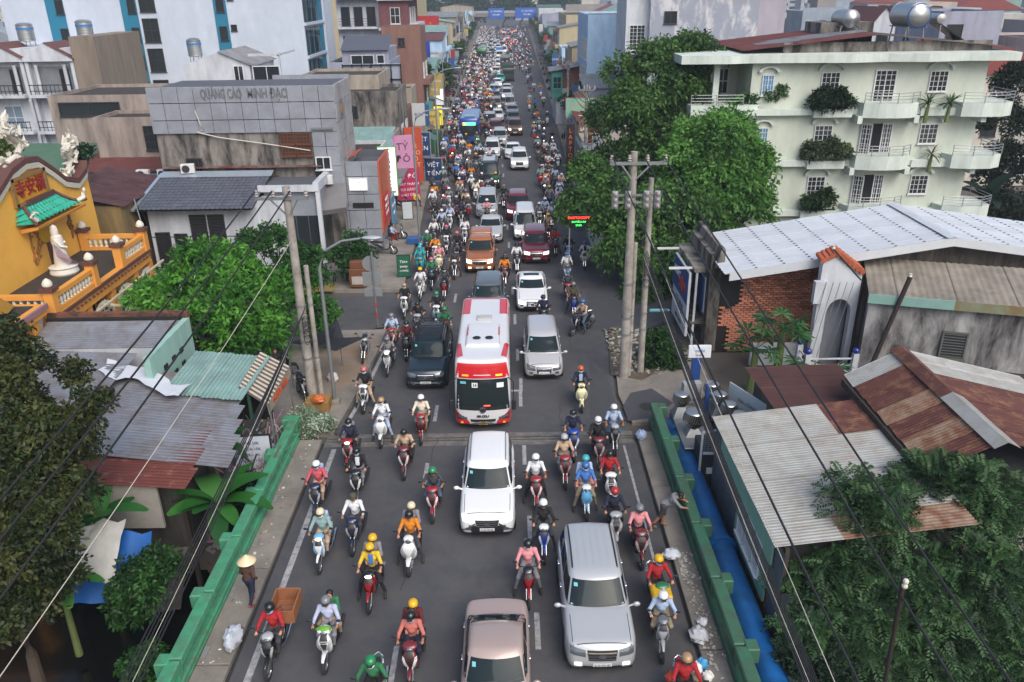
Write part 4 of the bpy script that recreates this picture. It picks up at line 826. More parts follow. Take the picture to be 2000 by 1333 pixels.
for zf in(9.6,6.5,3.35):
 g.bx('floor_band',gx0,gx1+.3,49.55,50,zf-.38,zf-.02,wm_mintw)
 cb=[(21.0,49.9),(21.2,49.0),(22.0,48.7),(23.0,48.6),(23.9,48.7),(24.5,49.1),(24.6,49.9)]
 g.mb('balcony',MB().loft([[(x,y,z)for x,y in cb]for z in(zf-.5,zf+.35)],0,True,False),wm_mintw);rails(cb[1:-1],zf+.35)
 for x in(20.95,24.35):g.bx('bracket',x,x+.3,49.0,49.98,zf-.85,zf-.4,wm_mintw)
 eb=[(26.9,49.9),(27.1,49.0),(28.2,48.7),(29.4,48.7),(30.2,49.2),(30.2,51.6),(28.8,51.6)]
 g.mb('end_balcony',MB().loft([[(x,y,z)for x,y in eb]for z in(zf-.5,zf+.3)],0,True,False),wm_mintw);rails(eb[1:-1],zf+.3)
 g.bx('bracket',28.4,28.7,49.0,49.98,zf-.85,zf-.4,wm_mintw)
 g.mb('wing_balcony',MB().loft([[(x,y,z)for x,y in[(10.8,53),(11.0,49.6),(14.2,49.4),(15.2,49.8),(15.2,53)]]for z in(zf-.5,zf+.25)],0,True,False),wm_mintw);rails([(11.0,49.7),(12.5,49.55),(14.1,49.5)],zf+.25)
 g.bx('planter',18.4,20.7,49.3,49.9,zf-.5,zf-.02,wm_mintw);g.bx('planter',24.9,27.0,49.45,49.9,zf-.5,zf-.05,wm_mintw)
 for x in(wx[0],wx[2]):g.win(x,49.98,zf+.85,1.1,1.2,'f','lattice');hood(x,50,zf+2.18,.72,wm_mintw)
 if zf>8:g.win(wx[1],49.98,zf+.05,1.3,2.1,'f','door',name='door')
 else:
  g.bx('door_opening',wx[1]-.3,wx[1]+.3,49.95,50.0,zf+.02,zf+2.1,m_void);g.win(wx[1]+.62,49.97,zf+.03,.65,2.1,'f','door',name='door')
  f_=g.win(wx[1]-.72,49.75,zf+.03,.65,2.1,'f','door',name='door');f_.rotation_euler.z=-.6
 g.win(15.6,49.98,zf+.75,.7,1.2,'f','lattice',None,mat('window_blue','4f86ad',.4,var=.1));hood(15.6,50,zf+2.1,.55,wm_mintw)
 for x in(12.6,13.7):g.win(x,53.18,zf+.5,.7,1.6,'f','cross')
for x,y,h_ in((24.8,53,1.9),(23.4,54.5,1.6)):pass
for k,(x,y,hh,rr)in enumerate(((25.0,51.8,3.0,.75),(21.8,54,2.6,.55))):
 t=T('water_tank',['large steel water tank lying on the mint house roof, branded end outward','second lying steel tank behind on the mint house roof'][k],'water tank',(x,y,12.6));b=MB().lathe([(rr*.2,0),(rr*.55,.1),(rr*.8,.18),(rr,.3)]+[(rr*(1 if i%2 else.97),.3+(hh-.6)*i/10)for i in range(11)]+[(rr,hh-.3),(rr*.5,hh-.1),(.02,hh)],22,(0,0,1.3+rr),axis='y');b.ob('tank_body',m_steel,t)
 for yy in(.5,hh-.5):
  for xx in(-.5,.5):MB().bar((xx*1.3,yy,0),(xx,yy,1.45),.07,.07).ob('leg',m_galv,t)
 for xx in(-.55,.55):MB().bar((xx,.2,1.4),(xx,hh-.2,1.4),.06,.06).ob('cradle_bar',m_galv,t)
 if k==0:MB().lathe([(rr*.98,.24),(rr*.86,.2)],22,(0,0,1.3+rr),axis='y',cap=False).ob('brand_ring',mat('brand_blue','2c4f86',.5,var=0),t);text('brand','ĐẠI THÀNH',mat('brand_white','d8dadb',.5,var=0),t,face((0,.1,1.3+rr*1.72),(1,0,0),(0,0,1)),.22,.004)
g2=B('stair_tower','small stained roof room under the steel tanks on the mint house','roof room',22,55,12.6);g2.bx('wall',20.2,23.6,55,58,12.6,14.2,wm_stain)
t=T('solar_heater','solar water heater panel leaning on the mint house roof','solar heater',(26.6,52.5,12.7));MB().add([(0,0,1.5),(2.2,0,.2),(2.2,1.4,.2),(0,1.4,1.5),(0,0,1.42),(2.2,0,.12),(2.2,1.4,.12),(0,1.4,1.42)],[(0,1,2,3),(7,6,5,4),(0,4,5,1),(1,5,6,2),(2,6,7,3),(3,7,4,0)]).ob('panel',m_wglass,t);MB().lathe([(.02,0),(.28,.05),(.28,1.6),(.02,1.65)],14,(0,-.1,1.75),axis='y').ob('drum',m_steel,t)
for x in(.05,2.1):MB().bar((x,0,0),(x,0,1.4 if x<1 else.2),.05,.05).ob('leg',m_galv,t)
# --- brick house with white sheet roof
m_brick=mat('brick','b5785f',.9,var=.18,scale=9,rnd=.42,bump=.4,bscale=40,obj=True);m_mortar=mat('mortar_dark','241f1c',.95,var=.25,scale=3,bump=.3)
m_wr=mat('roof_white_sheet','cfd4da',.45,.25,var=.05,scale=.8,dirt=('b2b8bf',.2,.8,.3),rnd=.06)
g=B('brick_house','single-storey house with raw brick flank and broad white sheet roof','house',14,35.6)
br=g.mb('brick_backing',MB().prism([(9.95,-.1),(14.8,-.1),(14.8,5.15),(9.95,4.55)],35.66,39.5),m_mortar)
bm=MB().bbox(-.13,.13,-.07,.05,-.038,.038,.01).mesh('brick',[m_brick]);cells=[];random.seed(4)
for r_ in range(43):
 z=.05+.112*r_;xo=.15*(r_%2)
 for k in range(17):
  x=10.12+.298*k+xo;top=4.5+(x-9.95)/4.85*.6
  if x>14.75 or z>top-.08:continue
  if x<10.9 and z>2.5-.3*random.random()or(10.9<=x<12.9 and z>4.05 and random.random()<.75 and z<4.45):continue
  if z<1.3 and x<10.5:continue
  cells.append((x,z))
cells.sort(key=lambda c:-c[1])
rest=MB()
for i,(x,z)in enumerate(cells):
 y=35.63+random.uniform(-.02,.012)
 if i<300:ob('brick',bm,None,br,Vector((x,y,z))-g.o)
 else:o_=len(rest.v);rest.box(x-.13,x+.13,y-.07,y+.05,z-.038,z+.038)
o=g.mb('bricks',rest,m_brick,br);o['kind']='stuff'
g.bx('black_patch',9.95,10.9,35.58,35.65,2.5,4.5,mat('tar_black','1b1b1b',.9,var=.3,scale=4));g.bx('front_wall',9.4,9.95,35.6,40,0,4.9,wm_stain);g.mb('end_pier',MB().prism([(9.55,4.4),(9.95,4.4),(9.95,5.3),(9.75,5.3)],35.3,40.2),wm_stain)
g.bx('rear_core',14.8,28,35.7,39.5,0,4.6,wm_stain)
apx,apz=19.5,6.15
g.corr((apx,33.7,apz),(apx,39.8,apz),(9.75,33.7,4.68),1.02,2,m_wr,.03,.34);g.corr((apx,33.7,apz),(apx,39.8,apz),(29.5,33.7,4.68),1.02,2,m_wr,.03,.34)
for s,xe in((1,9.75),(-1,29.5)):g.mb('verge_trim',MB().add([(apx,33.66,apz+.06),(xe,33.66,4.74),(xe,33.66,4.35),(apx,33.66,apz-.32),(apx,33.62,apz+.06),(xe,33.62,4.74),(xe,33.62,4.35),(apx,33.62,apz-.32)],[(0,1,2,3),(7,6,5,4),(0,4,5,1),(3,2,6,7)]),m_wr)
fs_=MB()
for xe in(9.75,29.5):
 for r_ in range(1,8):
  for q in range(18):t_=r_/8;x=apx+(xe-apx)*t_;z=apz+(4.68-apz)*t_;y=33.85+.34*q;fs_.box(x-.05,x+.05,y-.035,y+.035,z,z+.055)
g.mb('fasteners',fs_,mat('fastener_grey','6d7278',.6,var=0))['kind']='stuff'
g.bx('garden_wall',11.2,14.3,33.9,34.1,0,1.1,wm_white)
g.mb('ridge_cap',MB().add([(apx-.3,33.6,apz+.04),(apx,33.6,apz+.1),(apx+.3,33.6,apz+.04),(apx+.3,39.9,apz+.04),(apx,39.9,apz+.1),(apx-.3,39.9,apz+.04)],[(0,1,4,5),(1,2,3,4)]),m_wr)
g.mb('gable_wall',MB().prism([(14.8,4.2),(28.5,4.2),(28.5,4.6),(apx,apz-.15),(14.8,5.1)],34.6,34.8),wallm('gable_stain','6e655c','33302c',.5,.12))
fb=[(8.75,36.0),(9.45,36.0),(9.45,40.2),(8.75,40.2)]
g.mb('front_canopy',MB().prismz(fb,3.95,4.15),wm_stain);g.mb('front_slab',MB().prismz(fb,1.3,1.4),wm_stain)
for x in(8.85,):[g.bx('front_post',x,x+.1,y,y+.1,0,3.95,wm_white)for y in(36.05,38,40)]
g.bx('shutter',9.3,9.38,36.3,37.6,1.9,3.5,mat('shutter_blue','1f4a86',.5,var=.1));g.bx('shutter_frame',9.36,9.4,36.2,37.7,1.8,3.6,wm_white)
for y in(36.4,39.6):g.bx('lamp_arm',7.6,8.8,y,y+.08,4.0,4.1,m_wframe)
s_=sign('shop_board','tall blue and white shop board on the brick house street front',(8.55,39.6,.55),3.4,3.3,-PI/2,'b9bec6',[('CỬA HÀNG',1.2,.36,'2c3f7a'),('VẬT TƯ',.8,.4,'2c3f7a'),('0908 123 456',.35,.26,'1b1b1e')],.12)
s_.location.y=37.9;MB().bbox(-1.7,1.7,-.03,-.001,1.65,3.28,.01).ob('blue_half',mat('board_blue','1d417f',.5,var=.06),s_);text('lettering','ĐIỆN',mat('ink_b8452f','b8452f',.5,var=0),s_,face((.5,-.05,2.3),(1,0,0),(0,0,1)),.7,.01,.02);text('lettering','NƯỚC',mat('ink_c8ccd4','c8ccd4',.5,var=0),s_,face((-.7,-.05,2.6),(1,0,0),(0,0,1)),.5,.01,.02)
MB().lathe([(.03,0),(.09,.05),(.09,.9),(.03,1.0)],10,(0,0,0),axis='x').ob('wall_lamp',mat('lamp_teal','4f8290',.5,var=0),None,(6.6,35.6,2.2));tag(bpy.data.objects['wall_lamp'],'small teal lamp arm sticking out beside the shop board','lamp')
# --- white arched wall with balcony
g=B('arched_wall_house','narrow white arched wall with orange ridge tiles and blue-ball balcony','house',14.5,33)
ow=[(13.55,0),(13.75,0),(13.75,5.75),(14.2,5.75),(15.35,4.9),(15.35,0),(15.1,0),(15.1,3.0)]+[(14.55+.55*math.cos(a),3.0+.7*math.sin(a))for a in[PI*k/10 for k in range(1,10)]]+[(14.0,3.0),(14.0,0)]
g.mb('wall',MB().prism([(13.55,0),(14.0,0),(14.0,3.0)]+[(14.55-.55*math.cos(a),3.0+.7*math.sin(a))for a in[PI*k/10 for k in range(1,10)]]+[(15.1,3.0),(15.1,0),(15.35,0),(15.35,4.9),(14.2,5.75),(13.7,5.65),(13.55,5.3)],32.9,33.25),wm_white)
g.mb('arch_back',MB().box(13.9,15.2,33.6,33.7,0,4.0),wallm('arch_grey','8b8f98','6b6f78',.25));g.bx('arch_reveal',13.98,14.06,33.0,33.6,0,3.4,mat('reveal_brown','6d5a4a',.8,var=.1))
for k in range(7):
 t_=k/7;x=14.15+1.3*t_;z=5.8-.95*t_;g.mb('ridge_tile',MB().tube([(x,32.75,z),(x+.02,33.5,z+.1)],.13,8),mat('ridge_orange','a4573a',.8,var=.15,scale=6,rnd=.15))
for k in range(4):g.mb('ridge_tile',MB().tube([(13.5+.18*k,32.8,5.5+.09*k),(13.52+.18*k,33.5,5.6+.09*k)],.12,8),MC['ridge_orange'])
g.bx('cabinet',13.25,13.75,32.6,32.9,3.6,4.6,wm_white);g.bx('balcony_floor',12.9,15.2,31.6,32.9,.25,.45,wm_white);g.bx('balcony_tiles',13.1,15.0,31.7,32.85,.45,.47,mat('terracotta','7a4636',.8,var=.15))
for x,y in((13.0,31.7),(13.0,32.75),(15.1,31.7)):g.bx('balcony_post',x-.12,x+.12,y-.12,y+.12,.3,1.6,wm_white);g.mb('post_ball',MB().ball((x,y,1.72),.15,10,7),mat('ball_blue','1a2a86',.25,var=0,coat=.5))
for a,c in(((13,31.7),(15.1,31.7)),((13,31.7),(13,32.75))):
 for z in(.75,1.05,1.35):g.mb('balcony_bar',MB().bar((*a,z),(*c,z),.06,.06),wm_white)
for k in range(5):g.mb('antenna_rod',MB().tube([(13.1+.25*k,32.2,1.2),(13.7+.3*k,32.6,4.6)],.015,4),m_galv)
# --- house with the stained white wall (turned a little)
m_sw=mat('black_streak_wall','a3a2a2',.9,var=.12,scale=1.2,dirt=('2a2929',.52,1.3,.14),streak=.28,bump=.3,bscale=14)
g=B('streaked_house','long house with black-streaked white wall and aqua eave flashing','house',15.3,31.75);g.o=Vector((0,0,0));g.t.rotation_euler.z=-.3
g.bx('wall',0,9,0,.3,-.5,4.35,m_sw);g.bx('core',.1,9,.3,4,-.5,4.2,m_sw)
g.corr((-.1,-.25,4.42),(9,-.25,4.42),(-.1,3.2,5.0),1.1,1,mat('roof_dusty','8b8478',.8,var=.15,scale=1,dirt=('5c564e',.4,.8,.2)),.02,.3);g.bx('eave_flashing',-.1,3.2,-.32,-.26,4.05,4.45,mat('flash_aqua','7fa39c',.5,.1,var=.1));g.bx('eave_flashing',3.2,9,-.32,-.26,4.05,4.45,mat('flash_aqua_rust','7a8a72',.6,.1,var=.15,dirt=('7a5a34',.45,1.2,.2)))
g.win(3.55,-.02,1.75,1.0,1.25,'f','louvre',mat('louvre_grey','565a55',.7,var=.15));g.win(7.1,-.02,1.9,1.25,1.4,'f','plain',mat('frame_cream','a89a80',.6,var=.1),mat('ochre_glass','4a3d22',.3,var=.2,scale=4));g.bx('window_ledge',6.3,8,-.25,0,3.42,3.52,m_sw);g.bx('lower_ledge',4.6,9,-.5,-.02,1.2,1.4,m_moss)
# --- slanting poles in front
for lab,a,c,r_ in(('dark leaning iron pole before the streaked wall',(15.35,31.2,0),(16.45,31.0,5.35),.1),('thin iron rod leaning over the orange ridge tiles',(14.9,32.0,4.9),(13.1,31.0,6.6),.035)):
 t=T('iron_pole',lab,'pole',a);d=Vector(c)-Vector(a);MB().tube([(0,0,0),d],r_,8).ob('shaft',mat('iron_brown','2c2320',.7,var=.2,scale=5),t);MB().lathe([(.05,0),(.08,.04),(.05,.12),(.07,.16)],8,d).ob('insulator',m_ornw,t)
# --- rusty roofed shed
m_rust=mat('rusty_sheet','54302a',.8,.1,var=.2,scale=2,dirt=('7a5740',.34,2.2,.1),rnd=.12);m_rust2=mat('rusty_bright','6f4630',.8,.1,var=.25,scale=3,dirt=('9a8a78',.4,1.8,.15),rnd=.1);m_zinc=mat('zinc_pale','aaaca8',.5,.25,var=.08,scale=1.5,dirt=('857a6b',.3,1.5,.2),rnd=.08)
g=B('rusty_shed','shed with rust-striped corrugated roof and pale patched ridge','shed',13.5,20)
g.bx('wall',12.3,17.4,19.8,25.4,-2.5,3.3,wallm('tin_dark','3d4245','22252a',.4,.2))
pick=lambda i,j,n,r:(m_zinc if i==n-1 else m_rust2 if i in(1,3)else m_rust)
g.corr((13.75,19.2,4.62),(13.75,25.5,4.62),(11.9,19.4,3.55),.9,1,pick,.022,.13);g.corr((13.75,19.2,4.62),(13.75,25.5,4.62),(18.3,19.4,3.4),.9,1,lambda i,j,n,r:m_zinc if i>=n-2 else m_rust,.022,.13)
g.mb('ridge_cap',MB().add([(13.4,22,4.52),(13.75,22,4.72),(14.1,22,4.52),(14.1,25.7,4.52),(13.75,25.7,4.72),(13.4,25.7,4.52)],[(0,1,4,5),(1,2,3,4)]),m_rust);g.mb('ridge_cap',MB().add([(13.4,19.0,4.53),(13.75,19.0,4.73),(14.15,19.0,4.53),(14.15,22.05,4.53),(13.75,22.05,4.73),(13.4,22.05,4.53)],[(0,1,4,5),(1,2,3,4)]),m_zinc)
g.mb('gooseneck',MB().tube([(15.5,20.4,4.1),(15.55,20.4,5.0),(15.5,20.5,5.25),(15.3,20.6,5.25)],.07,8),mat('pipe_grey','57565a',.5,.3,var=.1));g.bx('eave_board',11.8,11.95,19.4,25.5,3.25,3.5,mat('old_wood','3b342d',.9,var=.2))
g.mb('torn_plastic',MB().add([(15.5,19.1,3.6),(16.6,19.0,3.5),(16.4,18.9,2.6),(15.9,18.85,2.8)],[(0,1,2,3),(3,2,1,0)]),mat('plastic_teal','2c5c66',.5,var=.2));g.corr((13,18.9,2.9),(15.2,18.9,2.9),(12.4,18.3,.8),.8,1,m_zinc,name='leaning_sheet')
g=B('maroon_lean_to','low maroon sheet roof behind the grey shack','lean-to',11,25);g.bx('wall',9.6,12.4,25.2,28.2,-.3,2.2,m_concd);g.corr((9.3,24.7,2.65),(9.3,28.6,2.45),(13,24.7,2.75),1.,1,mat('roof_brownmaroon','4a2a26',.75,var=.15,dirt=('38211f',.4,1.5,.2)),.022,.14)
# --- grey corrugated shack over the canal
g=B('corrugated_shack','grey corrugated shack with mint window panel beside the blue pipe','shack',9.5,17.5)
pk=lambda i,j,n,r:(m_rust2 if(i==0 and j>=1)else m_rust if(i>=n-2 and j==r-1)else m_zinc)
g.corr((6.95,17.2,2.68),(6.95,24.3,2.68),(12.2,17.2,3.35),1.0,3,pk,.02,.13)
wl=mat('tin_grey_blue','6a7480',.55,.3,var=.12,scale=1.5,dirt=('4d5256',.4,1.2,.2),rnd=.12);m_mint2=mat('mint_board','7aa594',.6,var=.1)
g.corr((7.15,16.9,-3),(7.15,24.3,-3),(7.15,16.9,2.6),.85,1,lambda i,j,n,r:m_rust2 if i==1 else wl,.018,.13,'wall_sheet');g.bx('mint_panel',7.04,7.1,17.6,23.2,1.75,2.6,m_mint2);g.bx('mint_panel',7.03,7.1,17.8,20.9,.3,1.75,m_mint2)
for y in(18.6,19.4,20.2):g.win(7.03,y,.75,.62,1.1,'l','louvre',m_wframe)
g.bx('inner_dark',7.3,12,17.6,24,-3,2.5,m_void);g.corr((7.3,17.1,-3),(10,17.1,-3),(7.3,17.1,1.2),.85,1,wl,.018,.13,'wall_sheet')
for x,y in((7.25,17.2),(9.8,17.2),(12,17.2)):g.bx('stilt',x,x+.12,y,y+.12,-3.4,2.6,MC['old_wood'])
g.corr((6.75,18.0,-.6),(6.75,20.6,-.6),(7.0,18.0,-.3),.5,1,m_raq,name='loose_sheet')
# --- ventilator workshop on the bank
def ventilator(label,p,r=.36,base=.5):
 t=T('roof_ventilator',label,'ventilator',p,0,'turbine ventilators for sale');b=MB();n=26
 prof_=[(.45,0),(.8,.12),(1,.4),(.95,.68),(.75,.9)]
 for k in range(n):
  a=2*PI*k/n;vs=[]
  for rr,h in prof_:
   for da,dr in((0,1.),(.15,.8)):aa=a+da+h*.55;vs.append((r*rr*dr*math.cos(aa),r*rr*dr*math.sin(aa),base+h*r*1.5))
  v_=MB().add(vs,[(2*i,2*i+1,2*i+3,2*i+2)for i in range(4)],0,True);
  if n:b.add(v_.v,v_.f,0,True)
 b.ob('vane_drum',m_steel,t)['kind']='stuff';MB().lathe([(r*.78,base+1.32*r),(r*.7,base+1.42*r),(r*.3,base+1.47*r),(.01,base+1.48*r)],20,cap=False).ob('top_plate',m_steel,t);MB().lathe([(r*.4,base-.1),(r*.42,base+.02),(r*.85,base+.5*r),(r*.55,base+1.3*r)],18,cap=False).ob('core',mat('vent_dark','3b3a38',.5,.6,var=0),t)
 MB().loft([[(-.34,-.34,0),(.34,-.34,0),(.34,.34,0),(-.34,.34,0)],[(-.15,-.15,base-.05),(.15,-.15,base-.05),(.15,.15,base-.05),(-.15,.15,base-.05)]],0,True,False).ob('base',m_galv,t)
t=T('display_stand','flat metal stand carrying two ventilators beside the blue pipe','stand',(6.9,27.2,0));MB().bbox(-.5,.65,-1.6,1.5,.55,.62,.02).ob('top',m_galv,t)
for x,y in((-.45,-1.5),(.6,-1.5),(-.45,1.4),(.6,1.4)):MB().bar((x,y,-.1),(x,y,.56),.06,.06).ob('leg',m_galv,t)
ventilator('silver turbine ventilator at the back of the metal stand',(6.75,28.2,.62),.36,.45);ventilator('larger silver turbine ventilator at the front of the metal stand',(6.95,26.7,.62),.44,.35)
for k,(x,y)in enumerate(((8.05,28.6),(8.15,27.75),(8.3,26.9),(8.5,26.1))):ventilator(['farthest','second farthest','second nearest','nearest'][k]+' turbine ventilator in the row behind the price boards',(x,y,.9),.36,.4)
t=T('bench','long low bench under the row of ventilators','bench',(8.3,27.3,0));MB().bbox(-.45,.45,-1.7,1.8,.82,.9,.02).ob('top',m_galv,t)
for x,y in((-.4,-1.6),(.4,-1.6),(-.4,1.7),(.4,1.7)):MB().bar((x,y,-.1),(x,y,.83),.06,.06).ob('leg',m_galv,t)
sign('product_board','grey product board with pictures standing by the ventilators',(7.3,28.7,.0),.75,1.75,.15,'8c8f93',[('QUẢ CẦU',1.0,.15),('THÔNG GIÓ',.8,.13),('INOX',.55,.18),('0903 456',.3,.12)],.3,tcol='2b2d33')
sign('price_banner','pale banner board standing askew behind the ventilators',(9.3,27.2,.3),2.9,1.6,-1.15,'b9c6cc',[('GIA CÔNG INOX',1.1,.22,'6a7f96'),('CẮT CHẤN TÔN',.7,.2,'6a7f96'),('MÁNG XỐI',.35,.2,'6a7f96')],.05)
t=T('steel_frame','tall blue and chrome upright beside the ventilator row','upright',(7.75,27.9,0));MB().bbox(-.13,.0,-.1,.1,0,2.1,.01).ob('blue_post',mat('post_blue','1e3f7a',.5,var=.1),t);MB().bbox(.06,.14,-.9,.1,1.6,1.75,.01).bbox(.06,.14,-.1,.0,0,1.65,.01).ob('chrome_post',m_steel,t)
s_=sign('phone_sign','rounded white and blue phone-shop sign on a thick blue post',(7.95,30.6,2.0),.95,.55,0,'d0d5da',[('mobi',.33,.2,'3f78b4'),('TẠI ĐÂY',.12,.1,'9a2a3a')],.14);MB().bbox(-.3,.1,.02,.12,-2.0,-.01,.02).ob('post',MC['post_blue'],s_)
g=B('workshop_frame','white-framed wire mesh box at the grey shack corner','cage',7.0,25);g.bx('box',6.75,7.75,24.4,25.6,-1.2,1.2,wallm('cage_dark','2f3336','1d1f21',.4));g.bx('notice',6.95,7.35,24.36,24.39,.3,.55,m_plate)
for a,c in(((6.7,24.4,2.0),(8.3,24.6,2.1)),((6.7,24.4,.2),(6.7,24.4,2.0)),((6.75,24.3,1.2),(7.8,24.3,1.2)),((7.8,24.4,.2),(7.8,24.4,2.0))):g.mb('frame_bar',MB().bar(a,c,.07,.07),wm_white)
for k in range(8):g.mb('mesh_wire',MB().bar((6.75,24.38,1.25+.09*k),(7.75,24.38,1.25+.09*k),.012,.012),m_galv);g.mb('mesh_wire',MB().bar((6.8+.13*k,24.38,1.2),(6.8+.13*k,24.38,2.0),.012,.012),m_galv)
g.bx('plank',7.5,8.3,24.2,24.35,1.75,1.9,mat('plank_pale','b8a67e',.8,var=.15))
# --- tall blocks behind the trees
wm_peel=mat('peeling_grey','8d93a0',.85,var=.08,scale=.8,dirt=('c0c1c6',.42,.6,.05),streak=.5,bump=.2)
g=B('peeling_block','tall grey block with peeling paint behind the big tree','building',18.7,80)
g.bx('wall',13.3,23.4,80,92,0,22,wm_peel);g.bx('side_part',23.4,26,80.3,92,0,22,wallm('mauve_grey','a09ba6','8a8692',.25,.2));g.win(18.2,79.98,10.6,.9,.7,'f','plain',m_wdark);g.win(21.5,79.98,10.3,.95,1.05,'f','single',m_wdark);g.win(15.2,79.98,13.3,1.2,1.1,'f','plain',m_wdark)
g.bx('joint_line',13.3,23.4,79.96,79.98,11.55,11.6,wm_lav);g.bx('balcony_bay',11.2,13.3,81,88,0,22,wm_white)
for z in(7.4,10.9):g.bx('balcony_slab',11.0,13.3,79.4,81,z-.2,z,wm_white);g.win(12.3,80.98,z+.02,1.5,2.3,'f','door');[g.mb('balcony_rail',MB().bar((11.05,79.45,z+d),(13.2,79.45,z+d),.05,.05),m_rail)for d in(.3,.6,.9)]
add_person('person in white standing on the balcony of the peeling grey block','stand','white','maroon',None,(12.4,80.2,7.4),0,lod=1)
wm_blue=wallm('sky_blue_plaster','a9c6de','86a6c4',.3,.15,.5,.3)
g=simple_house('sky blue party-walled building behind the small brick room',9.2,14.8,98,112,13.4,wm_blue,'flat',name='building')
for y in(99,101.5,104,106.5):
 for z in(2.5,5.6,8.7):g.win(9.19,y,z,1.6,2.3,'l','cross')
g.bx('terrace',12.2,15.2,92,98,0,6.2,wm_white);g.bx('terrace_roof',11.4,14.4,93.5,98,8.6,8.8,wm_white);g.bx('terrace_post',14,14.25,93.8,94.1,6.2,8.6,wm_white);g.win(13.2,97.9,6.4,1.2,1.8,'f','plain')
g=simple_house('small raised room with brick wall and green balcony cabin',6.2,9.6,108,116,4.6,wm_white,None,name='house');g.bx('brick_room',7.0,9.6,108,115,4.6,7.2,mat('brick_far','7c4433',.9,var=.2,scale=6));g.bx('green_cabin',5.6,7.0,107.6,110,3.4,6.6,mat('cabin_green','3f8a7a',.6,var=.1));g.win(6.3,107.58,4.6,1.1,1.5,'f','cross',mat('cabin_frame','4f9a8a',.6,var=0));g.corr((5.2,107.2,6.75),(10,107.2,7.5),(5.2,112,6.9),1.2,1,m_rgr)
for k,(y0,y1,x0,x1,h_,col,lab)in enumerate(((52.5,58.5,5.6,8.6,2.6,m_raq,'low stall with pale aqua ribbed roof beside the big tree'),(59,64,6.2,10.5,3.4,m_raq,'aqua-roofed stall behind the ribbed one'),(64.5,70,6.4,11.5,3.7,m_rgr,'grey-roofed shop with sagging front sheet'),(70.5,76,6.4,12,4.2,m_raq,'aqua-roofed shop with buckled sheets'),(76.5,83,6.5,9.2,4.6,m_rm,'maroon-roofed narrow shop on the right footway'))):
 simple_house(lab,x0,x1,y0,y1,h_,[wm_white,wm_lav,wm_white,wm_cream,wm_pinkg][k],'shedx',roofm=col,roofh=-.5 if k%2 else.5,name='stall')
sign('shop_pylon','vertical orange-lettered laptop repair sign by the right kerb',(5.6,74,.6),.75,4.6,0,'2a2325',[('L\nA\nP\nT\nO\nP',2.6,.55,'d06a2a')],.25)
sign('street_banner','faded green and orange banner across the right shop fronts',(7.3,83.5,4.4),3.0,1.9,0,'7fae9c',[('QUÁN ĂN',1.2,.5,'c98b52'),('GIA ĐÌNH',.55,.4,'b9583a')],.1,'a05a40')
t=sign('led_sign','lit red and green LED sign under the tree edge',PY(1130,445,43.5),1.05,.75,0,'14100f',[('PHOTOCOPY',.56,.2,'ff3a20'),('IN MÀU A4',.33,.16,'38e060'),('24/24',.13,.15,'38e060')],.15,emit=0.);MB().bar((-.5,.1,-2.2),(-.5,.1,0),.07,.07).ob('post',m_galv,t)
for c in('ff3a20','38e060'):
 mm=mat('ink_'+c,c);bs=mm.node_tree.nodes['Principled BSDF'];bs.inputs['Emission Color'].default_value=(*lin(c),1);bs.inputs['Emission Strength'].default_value=3.
g=simple_house('blue-grey blank wall house right of the gabled row',43.2,49.2,85,95,13.6,wm_lav,'flat',[('f',44.6,11.2,1.6,1.5,'plain',m_wdark)])
simple_house('pale pink house at the right edge with red curtained windows',50.5,58,82,92,11.2,wallm('pale_pink','b3a6a4','8c807e',.25),'flat',[('f',51.6,8.6,.9,1.6,'single',m_wframe,mat('curtain_red','6a3d36',.6,var=.2)),('f',53.2,8.4,1.2,1.9,'single',m_wframe,MC['curtain_red']),('f',55.5,7.8,.7,2.0,'single',m_wdark)])
for k in range(3):
 x0=46.0+3.4*k;g=simple_house(['leftmost','middle','rightmost'][k]+' of three gabled white houses with maroon tile roofs behind the mint house',x0,x0+3.2,108,118,11.6,wm_white,'gable',[('f',x0+1.6,8.3,1.5,2.4,'cross',m_wdark)],roofm=MC['maroon_tile'],roofh=2.2);g.bx('balcony',x0+.2,x0+3,107.2,108,7.6,7.9,wm_white)
# ==== LEFT SHACKS BY THE CANAL
m_gc=mat('roof_grey_corr','83878f',.5,.3,var=.1,scale=1.2,dirt=('6b6058',.34,1.4,.14),rnd=.07);m_rc=mat('roof_red_corr','64332c',.75,.1,var=.15,scale=1.5,dirt=('86604f',.25,2.5,.08),rnd=.08)
g=B('canal_shack','canal shack with grey corrugated roof and rusty red lower sheets','shack',-13.5,24)
g.corr((-19.3,28.9,3.55),(-19.3,24.2,3.2),(-14.9,28.9,3.35),.95,1,m_gc,.02,.15);g.corr((-17.6,28.5,3.2),(-16.6,23.3,2.5),(-10.6,26.0,2.62),.9,1,m_gc,.02,.15)
g.corr((-15.6,24.9,2.42),(-15.3,21.9,2.05),(-10.75,23.6,2.3),.9,1,m_rc,.02,.15);g.bx('wall',-16.5,-11.2,22.4,28,-1.5,2.0,wallm('board_wall','4d4a45','24221f',.45))
for x,y in((-15.5,22),(-13,21.9),(-11.2,22.3),(-11,24.5)):g.bx('stilt',x,x+.14,y,y+.14,-3.2,2.0,MC['old_wood'])
g.bx('skirt_board',-14.6,-11.6,21.75,21.85,.2,2.0,mat('board_pale','8f8c86',.9,var=.2,scale=2))
